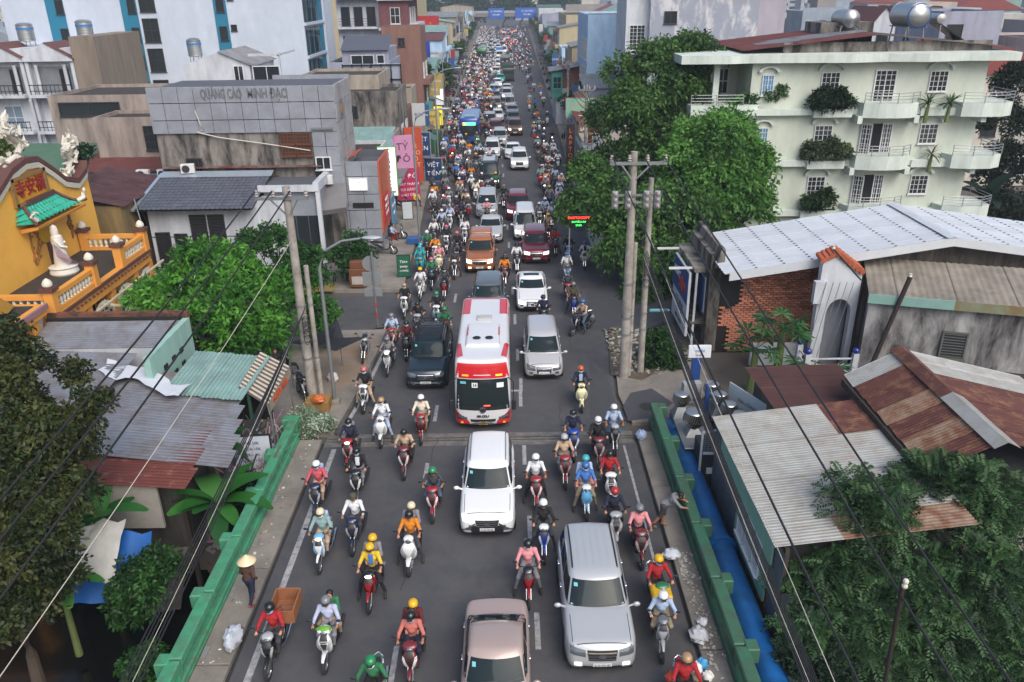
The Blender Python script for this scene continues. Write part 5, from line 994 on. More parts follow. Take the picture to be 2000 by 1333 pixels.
g2=B('mint_walled_house','house with grey corrugated roof, mint gable wall and brick parapet','house',-15.5,30);g2.corr((-19.5,31.2,3.9),(-19.5,29.3,3.45),(-13.9,31.2,3.9),.9,1,m_gc,.02,.15);g2.bx('mint_wall',-13.9,-13.65,27.2,31.3,0,3.9,wallm('mint_wall','8fb5ab','7b968f',.25));g2.bx('wall',-19.4,-13.9,29.3,31.2,0,3.4,wm_white);g2.bx('brick_parapet',-19.6,-13.7,31.25,31.5,3.3,4.15,mat('brick_far2','6f4636',.9,var=.25,scale=7,dirt=('2c2622',.4,2,.1)))
g2.bx('tar_line',-19.6,-13.9,31.1,31.25,3.85,3.98,MC['tar_black'])
for z in(2.9,2.3):[g2.bx('vent_slot',-13.66,-13.6,28.2+.8*k,28.5+.8*k,z,z+.2,m_void)for k in range(3)]
b=MB();rs=random.Random(5)
vs=[(-15.8+.3*i+rs.uniform(-.1,.1),27.5-.12*i+.5*j-rs.uniform(0,.15)-.25*math.sin(i*.8),3.28-.035*i+rs.uniform(0,.12))for j in range(3)for i in range(13)]
tag(b.add(vs,[(j*13+i,j*13+i+1,(j+1)*13+i+1,(j+1)*13+i)for j in range(2)for i in range(12)],0,True).ob('tarpaulin_strip',mat('tarp_white','c3c8cf',.5,var=.1,scale=4)),'crumpled white tarpaulin along the shack roof ridge','tarpaulin')
ac_unit('white air conditioner beside the mint gable wall',(-12.9,27.6,2.1),.6)
g3=B('aqua_roofed_stall','street stall with pale aqua sheet roof beneath the round tree','stall',-11.3,27.5);g3.corr((-12.9,29.6,3.1),(-9.7,29.0,3.05),(-12.9,26.5,2.75),.9,1,m_raq,.02,.16);g3.bx('post',-12.6,-12.5,26.7,26.8,-.2,2.7,mat('post_green','254a3b',.6,var=.1));g3.bx('post',-10,-9.9,26.6,26.7,-.2,2.7,MC['post_green']);g3.bx('back_panel',-12.8,-10,29.2,29.3,0,2.8,wallm('stall_dark','2c2a28','161514',.4))
a=T('awning','brown and cream striped awning with an orange-lettered valance by the pole','awning',(-9.6,27.8,0));ms=[mat('stripe_cream','b3ab9c',.8,var=.08),mat('stripe_brown','5b4f47',.8,var=.08)]
A_,B_,C_,D_=Vector((-.5,1.3,3.25)),Vector((-.72,-1.05,2.85)),Vector((.45,-1.6,2.35)),Vector((.55,1.4,2.55));ns=22
for k in range(ns):
 p=[A_.lerp(B_,k/ns),A_.lerp(B_,(k+1)/ns),D_.lerp(C_,(k+1)/ns),D_.lerp(C_,k/ns)];MB().add(p+[q-Vector((0,0,.02))for q in p],[(0,1,2,3),(7,6,5,4),(2,6,7,3)]).ob('stripe',ms[k%2],a)
MB().add([D_,C_,C_-Vector((-.03,0,.4)),D_-Vector((-.03,0,.4))],[(0,1,2,3),(3,2,1,0)]).ob('valance',mat('valance_cream','bdb09c',.8,var=.1),a);text('lettering','NƯỚC MÍA',mat('ink_c0512e','c0512e',.6,var=0),a,face((.56,-.1,2.24),(D_-C_),(0,0,1)),.34,.01,.01)
for y in(-1.5,1.3):MB().bar((.5,y,0),(.5,y,2.4),.05,.05).ob('post',m_galv,a)
sign('menu_board','white framed menu board leaning at the stall below the striped awning',(-9.75,25.6,.1),1.35,1.3,.08,'b9c1cc',[('MÍA 10K',1.0,.16),('DỪA 15K',.75,.16),('TRÀ 5K',.5,.16),('CAM 12K',.25,.16)],.05,'2a2a2c',tcol='3c4a78')
t=T('shade_net','dark grey sunshade sheet stretched between poles on the pavement','sunshade',(-8.0,32.4,0));m_net=mat('net_grey','3d4145',.85,var=.12,scale=2)
pts_=[(-1.9,-.3,2.3),(-.4,-.9,2.35),(.3,-.7,2.05),(1.5,.5,2.2),(.4,.6,2.1),(-.1,1.9,2.5),(-.9,.8,2.15)];MB().add(pts_+[(0,.3,2.25)],[(i,(i+1)%7,7)for i in range(7)]+[((i+1)%7,i,7)for i in range(7)],0,True).ob('sheet',m_net,t)
for x,y,z in(pts_[0],pts_[3],pts_[5]):MB().bar((x,y,.1),(x,y,z),.04,.04).ob('prop',m_galv,t)
rs=random.Random(9);jc=['8a8d92','5c5f66','a5a8ab','6b3a3a','3a3d42','b08aa0','7d6a55','9aa8bc']
b=MB();jm=[mat('junk_'+c,c,.7,var=.15,obj=True)for c in jc]
for k in range(150):
 x,y=rs.uniform(-11.4,-9.0),rs.uniform(24.6,28.0);z=rs.uniform(-.1,.25);L_=rs.uniform(.4,1.6);th=rs.uniform(.4,1.4);az=rs.uniform(0,6.28);b.tube([(x,y,z),(x+L_*math.cos(th)*math.cos(az),y+L_*math.cos(th)*math.sin(az)*.6,z+L_*math.sin(th))],rs.uniform(.012,.04),4,rs.randrange(8))
for k in range(60):x,y=rs.uniform(-11.6,-9.0),rs.uniform(24.0,27.6);s_=rs.uniform(.08,.25);b.box(-s_,s_,-s_*.7,s_*.7,-.05,s_*rs.uniform(.3,1.4),rs.randrange(8),Matrix.Translation((x,y,.05))@rotz(rs.uniform(0,3))@Matrix.Rotation(rs.uniform(-.6,.6),4,'X'))
tag(b.ob('scrap_pile',jm),'heap of metal rods, baskets and scrap between the stall and the green rail','scrap',kind='stuff')
b=MB()
for k in range(120):x,y=rs.uniform(-16,-9.2),rs.uniform(19.6,24.5);s_=rs.uniform(.08,.4);b.box(-s_,s_,-s_*.5,s_*.5,-.02,.04,rs.randrange(8),Matrix.Translation((x,y,gz(x,y)+.12))@rotz(rs.uniform(0,3))@Matrix.Rotation(rs.uniform(-.5,.5),4,'X'))
tag(b.ob('bank_litter',jm),'litter and planks strewn down the left canal bank','litter',kind='stuff')
t=T('tarpaulin','bright blue tarpaulin with white sheet draped on the canal bank','tarpaulin',(-13.4,20.6,0));rs=random.Random(2)
for nm,w_,h_,x0,z0,col,m_ in(('blue_sheet',3.3,2.0,-1.3,.95,'1557a0',0),('white_sheet',2.2,1.5,-.9,1.5,'b4b4b2',-.12)):
 vs=[(x0+w_*i/10+rs.uniform(-.04,.04),-1.4*j/6+m_+.06*math.sin(i*1.3+j),z0-h_*j/6*.8+.07*math.sin(i*1.9+j*1.1)+rs.uniform(-.03,.03))for j in range(7)for i in range(11)];MB().add(vs,[(j*11+i,(j+1)*11+i,(j+1)*11+i+1,j*11+i+1)for j in range(6)for i in range(10)],0,True).ob(nm,mat('tarp_'+col,col,.45,var=.12,scale=3),t)
for k in range(5):g.corr((-12.2+.2*k,19.6,-1.5+.02*k),(-10.6+.2*k,19.6,-1.4),(-12.6+.2*k,21.4,-.5),.8,1,mat('tin_brown','57504a',.8,.1,var=.25,dirt=('2e2a26',.4,1.5,.2)),name='bank_sheet')if k==0 else None
# ==== STREET ROWS AND FAR CITY
def house_row(side,seq):
 for(y0,y1,depth,h,wmat,roof,roofm,label)in seq:
  xs_=float(np.interp(y0,[50,90,132,400],[-9.4,-9.8,-11,-15.5]))if side<0 else float(np.interp(y0,[50,90,132,400],[7.5,8.4,9.2,13]))
  x0,x1=(xs_-depth,xs_)if side<0 else(xs_,xs_+depth);g=simple_house(label,x0,x1,y0,y1,h,wmat,roof,name='shophouse',roofm=roofm,group='shophouses along the road');d='r' if side<0 else 'l';X=x1 if side<0 else x0;n=max(1,int((y1-y0)/2.2));nf=max(1,int(h/3.2))
  for f in range(nf):
   z=f*3.2
   if f==0:
    for k in range(n):yy=y0+(y1-y0)*(k+.5)/n;g.win(X,yy,.15,(y1-y0)/n-.25,2.5,d,'single',m_wdark,m_void,'shop_opening')
    g.bx('canopy',X,X-side*1.1,y0+.1,y1-.1,2.85,2.95,random.choice([m_raq,m_rgr,m_rm,m_awn,mat('canopy_blue','2f4f8a',.6,var=.1)]))
   else:
    if h>7 and f<nf:g.bx('balcony',X,X-side*.8,y0+.15,y1-.15,z-.1,z+.55,wmat)
    for k in range(n):g.win(X,y0+(y1-y0)*(k+.5)/n,z+.6,min(1.3,(y1-y0)/n-.4),1.7,d,'cross',random.choice([m_wframe,m_wdark]))
  if random.random()<.5:g.win((x0+x1)/2,y0-.01,h-1.8,.8,.9,'f','plain',m_wdark)
pal={'white':wm_white,'cream':wm_cream,'lavender':wm_lav,'pinkish':wm_pinkg,'stained grey':wm_stain,'pale blue':wm_blue,'maroon':wallm('maroon_plaster','6a4347','4e3336',.3),'yellow':wallm('yellow_plaster','a89d80','8f825e',.2),'aqua':wallm('aqua_plaster','7fa8a2','66827e',.25),'brick red':wallm('brickred_plaster','7d5e54','6a4438',.3)}
rfs={'aqua':m_raq,'grey':m_rgr,'maroon':m_rm,'green':m_rg}
random.seed(31)
L_=[(58,62.6,6,5.6,'white','flat',None,'white flat-roofed shop bearing the tall green-white sign'),(63,66.6,7,5.4,'pale blue','shed','aqua','aqua-roofed shop with a white parapet wall'),(67,71.5,7,5.2,'pinkish','flat',None,'pinkish shop behind the pink and magenta signs'),(72,78,8,8.2,'stained grey','flat',None,'stained black-walled two-storey shop'),(78.4,83,7,5.8,'brick red','flat',None,'brick-red fronted shop with orange boards'),(83.5,87.5,5,7.2,'cream','flat',None,'cream shop under the steel billboard frame'),(98,104,4.5,12.4,'brick red','flat',None,'slim brick-red house beside the lavender one'),(104.5,106.5,4,9,'stained grey','flat',None,'narrow stained infill house'),(118,126,8,6.4,'aqua','shed','aqua','aqua-roofed long shop past the tall houses'),(126.5,134,8,5.6,'white','shed','green','green-roofed white shop past the aqua one')]
house_row(-1,[(a,c,d,h,pal[k],r,rfs.get(rm),lb)for a,c,d,h,k,r,rm,lb in L_])
simple_house('cream blank-walled house with a white attic box',-19,-11.8,76,83,9.2,wm_cream,'flat',[('f',-13,6.4,.9,1.3,'grid',m_wdark)]);g=simple_house('lavender house with dark tiled dormer roof and white windows',-18.9,-12.4,88,97,9.4,wm_lav,'flat',[('f',-15.2,9.4,2.4,1.0,'plain'),('f',-13.3,9.5,.8,.9,'single')]);g.bx('attic',-17.5,-12.6,89,96,9.4,10.9,wm_lav);g.mb('tile_roof',MB().add([(-17.6,88.6,10.8),(-12.5,88.6,10.8),(-12.5,92.5,12.1),(-17.6,92.5,12.1)],[(0,1,2,3)]),m_tile)
g=simple_house('white balconied five-storey house behind the lavender one',-21.4,-16,108,120,19,wm_white,'flat',name='building')
for z in(9,12.4,15.8):
 g.bx('balcony',-21.2,-16.2,106.9,108,z-.25,z,wm_white);[g.win(x,107.98,z+.1,1.1,2.2,'f','plain',m_wdark)for x in(-20.3,-18.7,-17.1)];[g.mb('balcony_rail',MB().bar((-21.1,107,z+d),(-16.3,107,z+d),.05,.05),m_rail)for d in(.35,.65,.95)]
g=simple_house('maroon and white arched-window house on the street',-15.9,-12.2,106.5,117,18,pal['maroon'],'flat',name='building')
for z in(5.6,9,12.4,15.8):g.bx('cornice',-16,-11.6,106,106.5,z-.4,z-.1,wm_white);g.win(-13.9,106.48,z+.3,1.2,1.9,'f','cross');[g.win(-12.19,y,z+.3,1.2,1.9,'r','cross')for y in(108,110.5,113)];g.bx('balcony',-12.2,-11.2,106.5,116,z-.35,z+.3,wm_white)
g=simple_house('big mustard yellow block with small slit windows',-40,-18.3,176,196,20,pal['yellow'],'flat',name='building')
for z in(5,8.5,12,15.5):
 for k in range(6):g.win(-37+3.4*k,175.98,z,.9,2.4,'f','single',m_wdark)
sign('restaurant_sign','long orange restaurant sign below the mustard block',(-24,172,7.2),12,3,0,'c07a24',[('MÌ HỒNG',1.5,2.0,'7a1d12')],.4);sign('gold_shop_sign','tall red shop sign beside the orange sign',(-16.2,171,3.4),5,8.5,0,'9e2226',[('MÌ',6,2.2,'d8a020'),('HỒNG',3.5,1.4,'d8a020')],.4);sign('blue_bank_sign','dark blue vertical sign board left of the far road',(-13.5,128,3.2),3.4,6.2,0,'1f3f9a',[('ABC',4.2,1.2),('BANK',2.4,.9)],.4);sign('blue_bank_fascia','wide blue fascia board beside the vertical blue sign',(-18.4,129,6.2),6,2.6,0,'20509a',[('Ngân hàng',1.3,1.0)],.4)
ORD='first second third fourth fifth sixth seventh eighth ninth tenth eleventh twelfth thirteenth fourteenth fifteenth sixteenth seventeenth eighteenth nineteenth twentieth'.split()+[a+' '+b for a in('twenty','thirty','forty')for b in 'first second third fourth fifth sixth seventh eighth ninth tenth'.split()]
vn=['white','cream','lavender','pinkish','stained grey','pale blue','yellow','aqua','white','cream']
for side in(-1,1):
 y=134.5 if side<0 else 118;k=0
 while y<385:
  d=random.uniform(5,9)*(1+y/500);k+=1;c=random.choice(vn);r=random.choice(['flat','shed','flat','gable']);rm=random.choice(list(rfs));h=random.uniform(4.5,11)if side<0 else random.uniform(4.5,10)
  house_row(side,[(y,y+d-.4,random.uniform(8,14),h,pal[c],r,rfs[rm],f'{"low" if h < 6.5 else "mid-height" if h < 9 else "tall"} {c} {r if r != "shed" else rm + "-roofed"} shophouse {"left" if side < 0 else "right"} of the road, {ORD[k - 1]} beyond the {"blue bank sign" if side < 0 else "brick room"}')]);y+=d
house_row(1,[(84,90,5,5.2,wm_white,'flat',None,'white flat shop beyond the maroon-roofed one'),(91,97.5,4.5,6.4,wm_lav,'shed',m_rgr,'lavender shop in front of the sky blue building'),(99,106,1.2,4.2,wm_stain,'flat',None,'thin stained front before the sky blue building')])
simple_house('long cream hall with flat roof right of the far road',14,40,205,235,10.5,pal['yellow'],'flat',name='building');simple_house('grey hall with red hipped roof right of the far road',30,44,170,185,7.5,wm_lav,'gable',roofm=mat('roof_brick','7a3a34',.7,var=.1),roofh=2.6,name='building')
g=B('overpass','flyover crossing the far end of the road','flyover',0,392);g.bx('deck',-60,60,388,398,5.4,6.8,m_conc);g.bx('side_rail',-60,60,387.8,388.2,6.8,7.9,mat('rail_pale','8f979f',.6,var=.1))
for x in(-38,-14.5,10.5,34):g.bx('pier',x-.8,x+.8,391,394,0,5.4,m_conc)
for x,w_ in((-5,7),(9,11)):sign('road_sign',f'{"smaller" if w_ < 9 else "larger"} blue direction sign hung on the flyover',(x,387.4,4.6),w_,4.4,0,'2455a8',[('Q. TÂN BÌNH',3,.9),('SÂN BAY',1.6,.9)],.3)
wins=[mat('city_'+c,c,.8,var=.1,scale=.3,dirt=('6f757c',.3,.25,.2))for c in('a8adb3','b9b4aa','9aa3ad','8f9aa8','b0a08c','a3b0b4','8c8580','9fb4c4')]
cn=['grey','beige','slate','blue-grey','tan','pale aqua','brown-grey','light blue']
random.seed(77);n=0;placed=[]
for k in range(900):
 if n>=190:break
 y=random.choice([random.uniform(62,160),random.uniform(160,420),random.uniform(400,900)]);half=y*.68+6;x=random.uniform(-half,half)
 road_h=24+.05*y if y<400 else 0
 if abs(x+.025*y)<road_h or(x<0 and y<125 and x>-60)or(y<122 and 0<x<34)or(y<64):continue
 w_,d=random.uniform(6,14)*(1+y/600),random.uniform(8,16);h=random.uniform(6,12.5)if y<400 else random.uniform(9,17)*(1+(random.random()<.14)*random.uniform(.5,2))
 if any(abs(x-a)<(w_+c)/2+.3 and abs(y-b2)<(d+e)/2+.5 for a,b2,c,e in placed):continue
 placed.append((x,y,w_,d));n+=1;ci=random.randrange(8);hs='towering' if h>18 else 'low' if h<8.5 else 'mid-rise'
 rm=random.choice(['flat','gable','room','room']);tk=rm!='gable' and random.random()<.5
 g=B('city_building',f'{hs} {"narrow " if w_ < 9 else "broad " if w_ > 16 else ""}{cn[ci]} building with {"pitched roof" if rm == "gable" else "roof tank" if tk else "roof room"} in the {"far" if y > 400 else "middle" if y > 160 else "near"} {"left" if x < 0 else "right"} rooftops','building',x,y,0,'city buildings beyond the street');g.bx('wall',x-w_/2,x+w_/2,y,y+d,0,h,wins[ci])
 if rm=='gable':g.mb('roof',MB().prism([(x-w_/2-.3,h),(x+w_/2+.3,h),(x,h+w_*.22)],y-.3,y+d),random.choice([m_rgr,MC['roof_brick'],m_rm,m_raq]))
 else:
  g.bx('roof_room',x-w_*.1,x+w_*.35,y+2,y+d*.8,h,h+2.6,wins[(ci+3)%8]);g.bx('parapet',x-w_/2,x+w_/2,y,y+.2,h,h+.7,wins[ci])
  if tk:g.mb('roof_tank',MB().lathe([(.6,h),(.62,h+1.4),(.05,h+1.7)],10,(x-w_*.3,y+3,0)),m_steel)
 nf=int(h/3.3);nw=min(5,max(2,int(w_/3)))
 wm_=win_mesh(1.3,1.6,'plain')if y<420 else None
 if wm_:
  for f in range(max(0,nf-3),nf):
   for q in range(nw):
    if random.random()<.75:g.win(x-w_/2+w_*(q+.5)/nw,y-.01,f*3.3+1,1.3,1.6,'f','plain',m_wdark if q%2 else m_wframe)
 else:
  for f in range(1,nf):g.bx('window_row',x-w_*.45,x+w_*.45,y-.06,y,f*3.3,f*3.3+1.4,m_wglass)
FTREE=[]
# --- signs along the left street
s_=sign('lime_sign','tall white backlit boutique sign with green edge',(-8.9,58.3,2.6),1.25,3.5,0,'d4dbd8',[],.25,'6aa84a',emit=.9);text('lettering','LIMEORANGE',mat('ink_3a4a45','3a4a45',.5,var=0),s_,face((0,-.02,1.75),(0,0,-1),(1,0,0)),.55,.01,.004)
sign('blue_board','light blue notice board under the boutique sign',(-8.55,57.6,.5),2.2,2.3,PI/2,'4f86a8',[('CHO THUÊ',1.6,.35),('0909',1.0,.35)],.08)
sign('pink_sign','pink upper shop sign with dark lettering',(-8.8,66.4,2.9),1.7,2.7,.3,'b57fa0',[('TỶ',1.8,.8,'40203a'),('ĐÔ',.8,.8,'40203a')],.3);sign('magenta_sign','magenta shop board beneath the pink sign',(-8.5,66.2,.3),2.0,2.5,.35,'a82455',[('TỶ ĐÔ',2.0,.5),('PHÁT THÀNH',1.35,.3),('TÚI XÁCH',.9,.3),('GIÀY DÉP',.45,.3)],.3)
sign('orange_pylon','tall orange-red pylon sign with vertical white letters',(-8.6,72.5,.4),1.6,4.9,.3,'a84427',[('MÌ\nXÀO\nBÒ\nVIỆT',2.4,.55,'e0b090')],.4)
for k,(x,y,z)in enumerate(((-8.0,73.5,2.6),(-7.1,74.4,.1))):s_=sign('blue_shop_sign',['upper','lower free-standing'][k]+' navy sign reading two white words',(x,y,z),1.6,2.1,0,'1f3a63',[('VIỆT',1.5,.55),('TIẾN',.7,.55)],.12,'8f979f',legs=z if z>1 else None)
sign('yellow_sign','yellow and white small shop board far left',(-8.7,92,2.0),1.8,2.2,0,'b8a85a',[('BÁNH',1.5,.5,'7a3a1a'),('MÌ',.8,.5,'7a3a1a')],.15);sign('white_lightbox','white backlit sign box far up the left footway',(-9.4,112,2.2),1.4,3.6,0,'d5d8da',[],.3,emit=.8);sign('yellow_lightbox','glowing yellow sign box by the crowd',(-8.9,101,1.2),1.4,2.2,0,'d0c020',[],.3,emit=.8)
sign('blue_pylon','blue pylon sign right of the far road',(9.0,128,1.0),2.6,5.2,0,'1f4f9e',[('BIDV',4.2,1.0),('ATM',2.6,.9)],.4)
t=T('billboard_frame','grey billboard back with dark steel bracing above the left shops','billboard',(-13.4,84,5.2));MB().bbox(-3.2,2.6,.2,.35,1.6,4.6,.02).ob('panel',wm_lav,t)
for a,c in[((-3.2+.97*k,.1,0),(-3.2+.97*k,.1,4.6))for k in range(7)]+[((-3.2,.1,z),(2.6,.1,z))for z in(1.7,3.1,4.5)]+[((-3.2,.05,0),(-.3,.05,4.5)),((2.6,.05,.2),(-.3,.05,3))]:MB().bar(a,c,.1,.1).ob('strut',m_rail,t)
random.seed(5);scn={'red':'8a3030','blue':'2f4f80','yellow':'a8985a','green':'3f6a52','white':'b4b8ba','grey':'7d8288','teal':'4f8284','brown':'6a5548'};words=['PHỞ','CƠM','CÀ PHÊ','XE MÁY','THUỐC','VÀNG','HOA','SIM','TÓC','MAY','SÁCH','BÚN']
for side in(-1,1):
 y=79 if side<0 else 57;k=0
 while y<360:
  k+=1;c=random.choice(list(scn));X=float(np.interp(y,[50,90,132,400],[-9.0,-9.5,-10.7,-15.2]))if side<0 else float(np.interp(y,[50,90,132,400],[7.2,8.1,8.9,12.7]));w_=random.uniform(.7,1.4);h=random.uniform(.9,2.4);z=random.uniform(2.4,4.6)
  sign('shop_board',f'{c} projecting shop board, {ORD[k - 1]} along the {"left" if side < 0 else "right"} shop row',(X-side*(w_/2+.05),y,z),w_,h,0,scn[c],[(random.choice(words),h/2,min(.5,w_/3.2),'e8e8e8' if c!='white' else '2c3f7a')]if y<150 else[],.15)
  if random.random()<.7:d=random.uniform(1.2,2.6);yy=y+random.uniform(.5,3);t=T('canopy',f'{random.choice(["pale", "worn", "sloping"])} sheet canopy over the footway, {ORD[k - 1]} on the {"left" if side < 0 else "right"}','canopy',(X,yy,0));MB().add([(0,0,3.3),(0,3,3.3),(-side*d,3,2.6),(-side*d,0,2.6)],[(0,1,2,3),(3,2,1,0)]).ob('sheet',random.choice([m_raq,m_rgr,m_rm,MC['canopy_blue'],m_awn]),t);[MB().bar((-side*d*.95,q,0),(-side*d*.95,q,2.6),.06,.06).ob('post',m_galv,t)for q in(.1,2.9)]
  y+=random.uniform(3.5,7)*(1+y/400)
for i in range(9):y=96+30*i;side=-1 if i%2 else 1;FTREE.append((side,y,i))
# ==== CARS, BUSES, TRUCKS  (front looks along -Y)
WH={}
def wheel_mesh(r,wd):
 k=(round(r,2),round(wd,2))
 if k not in WH:
  t=MB().lathe([(r*.62,-wd/2),(r*.92,-wd/2),(r,-wd*.32),(r,wd*.32),(r*.92,wd/2),(r*.62,wd/2)],20,axis='x',cap=False).mesh('tyre',[m_tyre])
  b=MB()
  for s in(-1,1):
   b.lathe([(r*.62,s*wd*.42),(r*.55,s*wd*.36),(.06,s*wd*.3),(.01,s*wd*.3)],16,axis='x',m=1,cap=False)
   for a in range(5):
    M=Matrix.Rotation(a*2*PI/5,4,'X');b.box(min(s*wd*.3,s*wd*.45),max(s*wd*.3,s*wd*.45),-.035,.035,.03,r*.6,0,M)
  WH[k]=(t,b.mesh('rim',[m_alloy,m_blackp]))
 return WH[k]
SPEC={'sedan':dict(L=4.6,W=1.76,H=1.46,belt=.92,top=[(-2.3,.66),(-2.1,.76),(-1.0,.93),(-.6,.95),(1.5,.99),(2.15,.97),(2.3,.9)],gh=(-1.12,-.28,.72,1.84),wr=.32),'suv':dict(L=4.7,W=1.84,H=1.72,belt=1.05,top=[(-2.35,.86),(-2.2,.97),(-1.1,1.08),(1.9,1.1),(2.35,1.06)],gh=(-1.18,-.42,2.0,2.28),wr=.37,rails=1),'mpv':dict(L=4.6,W=1.78,H=1.72,belt=1.0,top=[(-2.3,.72),(-2.15,.82),(-1.35,1.0),(1.9,1.05),(2.3,1.0)],gh=(-1.55,-.62,2.0,2.24),wr=.33),'van':dict(L=4.6,W=1.72,H=1.92,belt=1.02,top=[(-2.3,.72),(-2.2,.86),(-1.75,1.02),(2.3,1.05)],gh=(-1.85,-1.05,2.14,2.28),wr=.31),'hatch':dict(L=3.8,W=1.66,H=1.52,belt=.94,top=[(-1.9,.68),(-1.75,.78),(-1.0,.95),(1.6,1.0),(1.9,.94)],gh=(-1.15,-.38,1.2,1.75),wr=.3),'pickup':dict(L=5.2,W=1.86,H=1.8,belt=1.1,top=[(-2.6,.92),(-2.45,1.02),(-1.3,1.14),(2.5,1.14),(2.6,1.1)],gh=(-1.4,-.6,.75,1.0),wr=.39,bed=1),'minibus':dict(L=5.6,W=1.98,H=2.3,belt=1.15,top=[(-2.8,.85),(-2.68,1.0),(-1.95,1.2),(2.8,1.25)],gh=(-2.05,-1.2,2.68,2.78),wr=.34),}
CT={}
def car_type(kind,hero=None):
 key=(kind,hero)
 if key in CT:return CT[key]
 S=SPEC[kind];L,W,Ht,belt=S['L'],S['W'],S['H'],S['belt'];hy=L/2;zb=.24
 ty=[a for a,c in S['top']];tz=[c for a,c in S['top']]
 nose=.16 if kind in('sedan','mpv','hatch')else.11
 def body(x,y,z):
  t=(z+.5)/1.0;fr=max(0,-y/hy-.72)/.28;rr=max(0,y/hy-.72)/.28
  x*=1-.1*fr**2-.07*rr**2
  top=float(np.interp(y,ty,tz));zz=zb+t*(top-zb)
  x*=1-.05*(2*t-.9)**2
  crown=.035*(1-(x/(W/2))**2)*max(0,t-.6)*2
  y2=y+(nose*(2*x/W)**2+.1*max(0,t-.45)**1.5)*fr-(.1*(2*x/W)**2+.08*t)*rr
  if t<.35:y2+=.06*(1-t/.35)*(fr-rr)
  return(x,y2,zz+crown)
 bv=rbox(W/2,hy,.5,.16,6,22,6,body)
 w0,w1,r1,r0=S['gh']
 def gh(x,y,z):
  t=z+.5
  ya,yb=w0+(w1-w0)*t**.85,r0+(r1-r0)*t
  s=y*.5+.5;half=(W/2)*(.93-.17*t)
  zz=belt-.06+t*(Ht-belt+.06)-.05*(2*s-.85)**2*t+.03*(1-x*x)*t
  yy=ya+(yb-ya)*s
  yy+=.1*x*x*(1-s)**3-.05*x*x*s**3
  return(x*half,yy,zz)
 gv=rbox(1,1,.5,.22,8,12,5,gh)
 bvh=bvh_of(bv,gv);gb=bvh_of(gv)
 P=[]
 def add(name,b,mats,par=-1,sharp=35):P.append((name,b.mesh(name,[m_gap if isinstance(m,str)else m for m in mats],sharp),mats,par));return len(P)-1
 b=MB();b.add(*bv,0,True);add('body',b,['paint'],sharp=50)
 b=MB();b.add(*gv,0,True);ig=add('cabin',b,['paint'],sharp=50)
 hw=W/2;zt=belt+.03;dz=Ht-belt
 wb=hw*.80;wt=hw*.68
 add('windscreen',conform(MB(),gb,'f',[(-wb,zt+.03),(wb,zt+.03),(wt,Ht-.13),(-wt,Ht-.13)],.012,12,6),[m_glass])
 if not S.get('bed'):add('rear_window',conform(MB(),gb,'b',[(-wb*.9,zt+dz*.25),(wb*.9,zt+dz*.25),(wt*.92,Ht-.14),(-wt*.92,Ht-.14)],.012,8,4),[m_glass])
 z0,z1=zt+.05,Ht-.15
 cuts={'sedan':[.12,.5,.88],'hatch':[.12,.52,.9],'suv':[.1,.42,.7,.95],'mpv':[.14,.44,.72,.96],'van':[.12,.4,.7,.97],'pickup':[.16,.56,.92],'minibus':[.1,.36,.66,.97]}[kind]
 for d in 'lr':
  for a,c in zip(cuts[:-1],cuts[1:]):
   ya0,yb0=w0+(r0-w0)*a+.05,w0+(r0-w0)*c-.05
   sl=lambda y:(w1-w0)*max(0,1-(y-w0)/(r0-w0)*2.2)*.9+(r1-r0)*max(0,((y-w0)/(r0-w0)-.7)/.3)*.7
   add('side_window',conform(MB(),gb,d,[(ya0,z0),(yb0,z0),(yb0+sl(yb0)*.8,z1),(ya0+sl(ya0)*.8,z1)],.01,6,4),[m_glass])
 s=hw*.8;yf=-hy+.2;yw=w0-.02;pg='panel_gap'
 for x in(-s,s):add(pg,conform(MB(),bvh,'t',[(x-.008,yf),(x+.008,yf),(x*1.02+.008,yw),(x*1.02-.008,yw)],.004,1,10),[m_gap])
 add(pg,conform(MB(),bvh,'t',[(-s,yf-.008),(s,yf-.008),(s,yf+.008),(-s,yf+.008)],.004,10,1),[m_gap])
 for d in 'lr':
  for a in cuts:
   y=w0+(r0-w0)*a;add(pg,conform(MB(),bvh,d,[(y-.007,.36),(y+.007,.36),(y+.007,belt),(y-.007,belt)],.004,1,5),[m_gap])
 for sg in(-1,1):
  for a in cuts[1:3]:
   y=w0+(r0-w0)*a-.16;h=MB().bbox(sg*hw*.985-.025,sg*hw*.985+.025,y-.09,y+.09,belt-.16,belt-.12,.01);add('door_handle',h,[m_chrome if kind in('suv','mpv','sedan')else 'paint'])
 hz=S['top'][0][1]
 hl={'sedan':(.42,.86,hz-.16,hz+.02),'suv':(.46,.86,hz-.17,hz+.03),'pickup':(.52,.86,hz-.2,hz+.02)}.get(kind,(.44,.86,hz-.17,hz+.06))
 for sg in(-1,1):
  q=[(sg*hw*hl[0],hl[2]+.01),(sg*hw*hl[1],hl[2]+.05),(sg*hw*(hl[1]+.02),hl[3]+.04),(sg*hw*hl[0],hl[3]-.02)]
  if sg<0:q=[q[1],q[0],q[3],q[2]]
  i=add('headlight',conform(MB(),bvh,'f',q,.012,6,4),['lamp'])
  c=(q[0][0]+q[1][0])/2,(q[0][1]+q[2][1])/2
  fx=sg*hw*.66;add('fog_light',conform(MB(),bvh,'f',[(fx-.09,.42),(fx+.09,.42),(fx+.09,.52),(fx-.09,.52)],.014,2,2),['fog'])
  i=add('tail_light',conform(MB(),bvh,'b',[(sg*hw*.9,belt-.3),(sg*hw*.62,belt-.26),(sg*hw*.62,belt-.05),(sg*hw*.9,belt-.02)]if sg>0 else[(sg*hw*.62,belt-.26),(sg*hw*.9,belt-.3),(sg*hw*.9,belt-.02),(sg*hw*.62,belt-.05)],.012,3,3),['tail'])
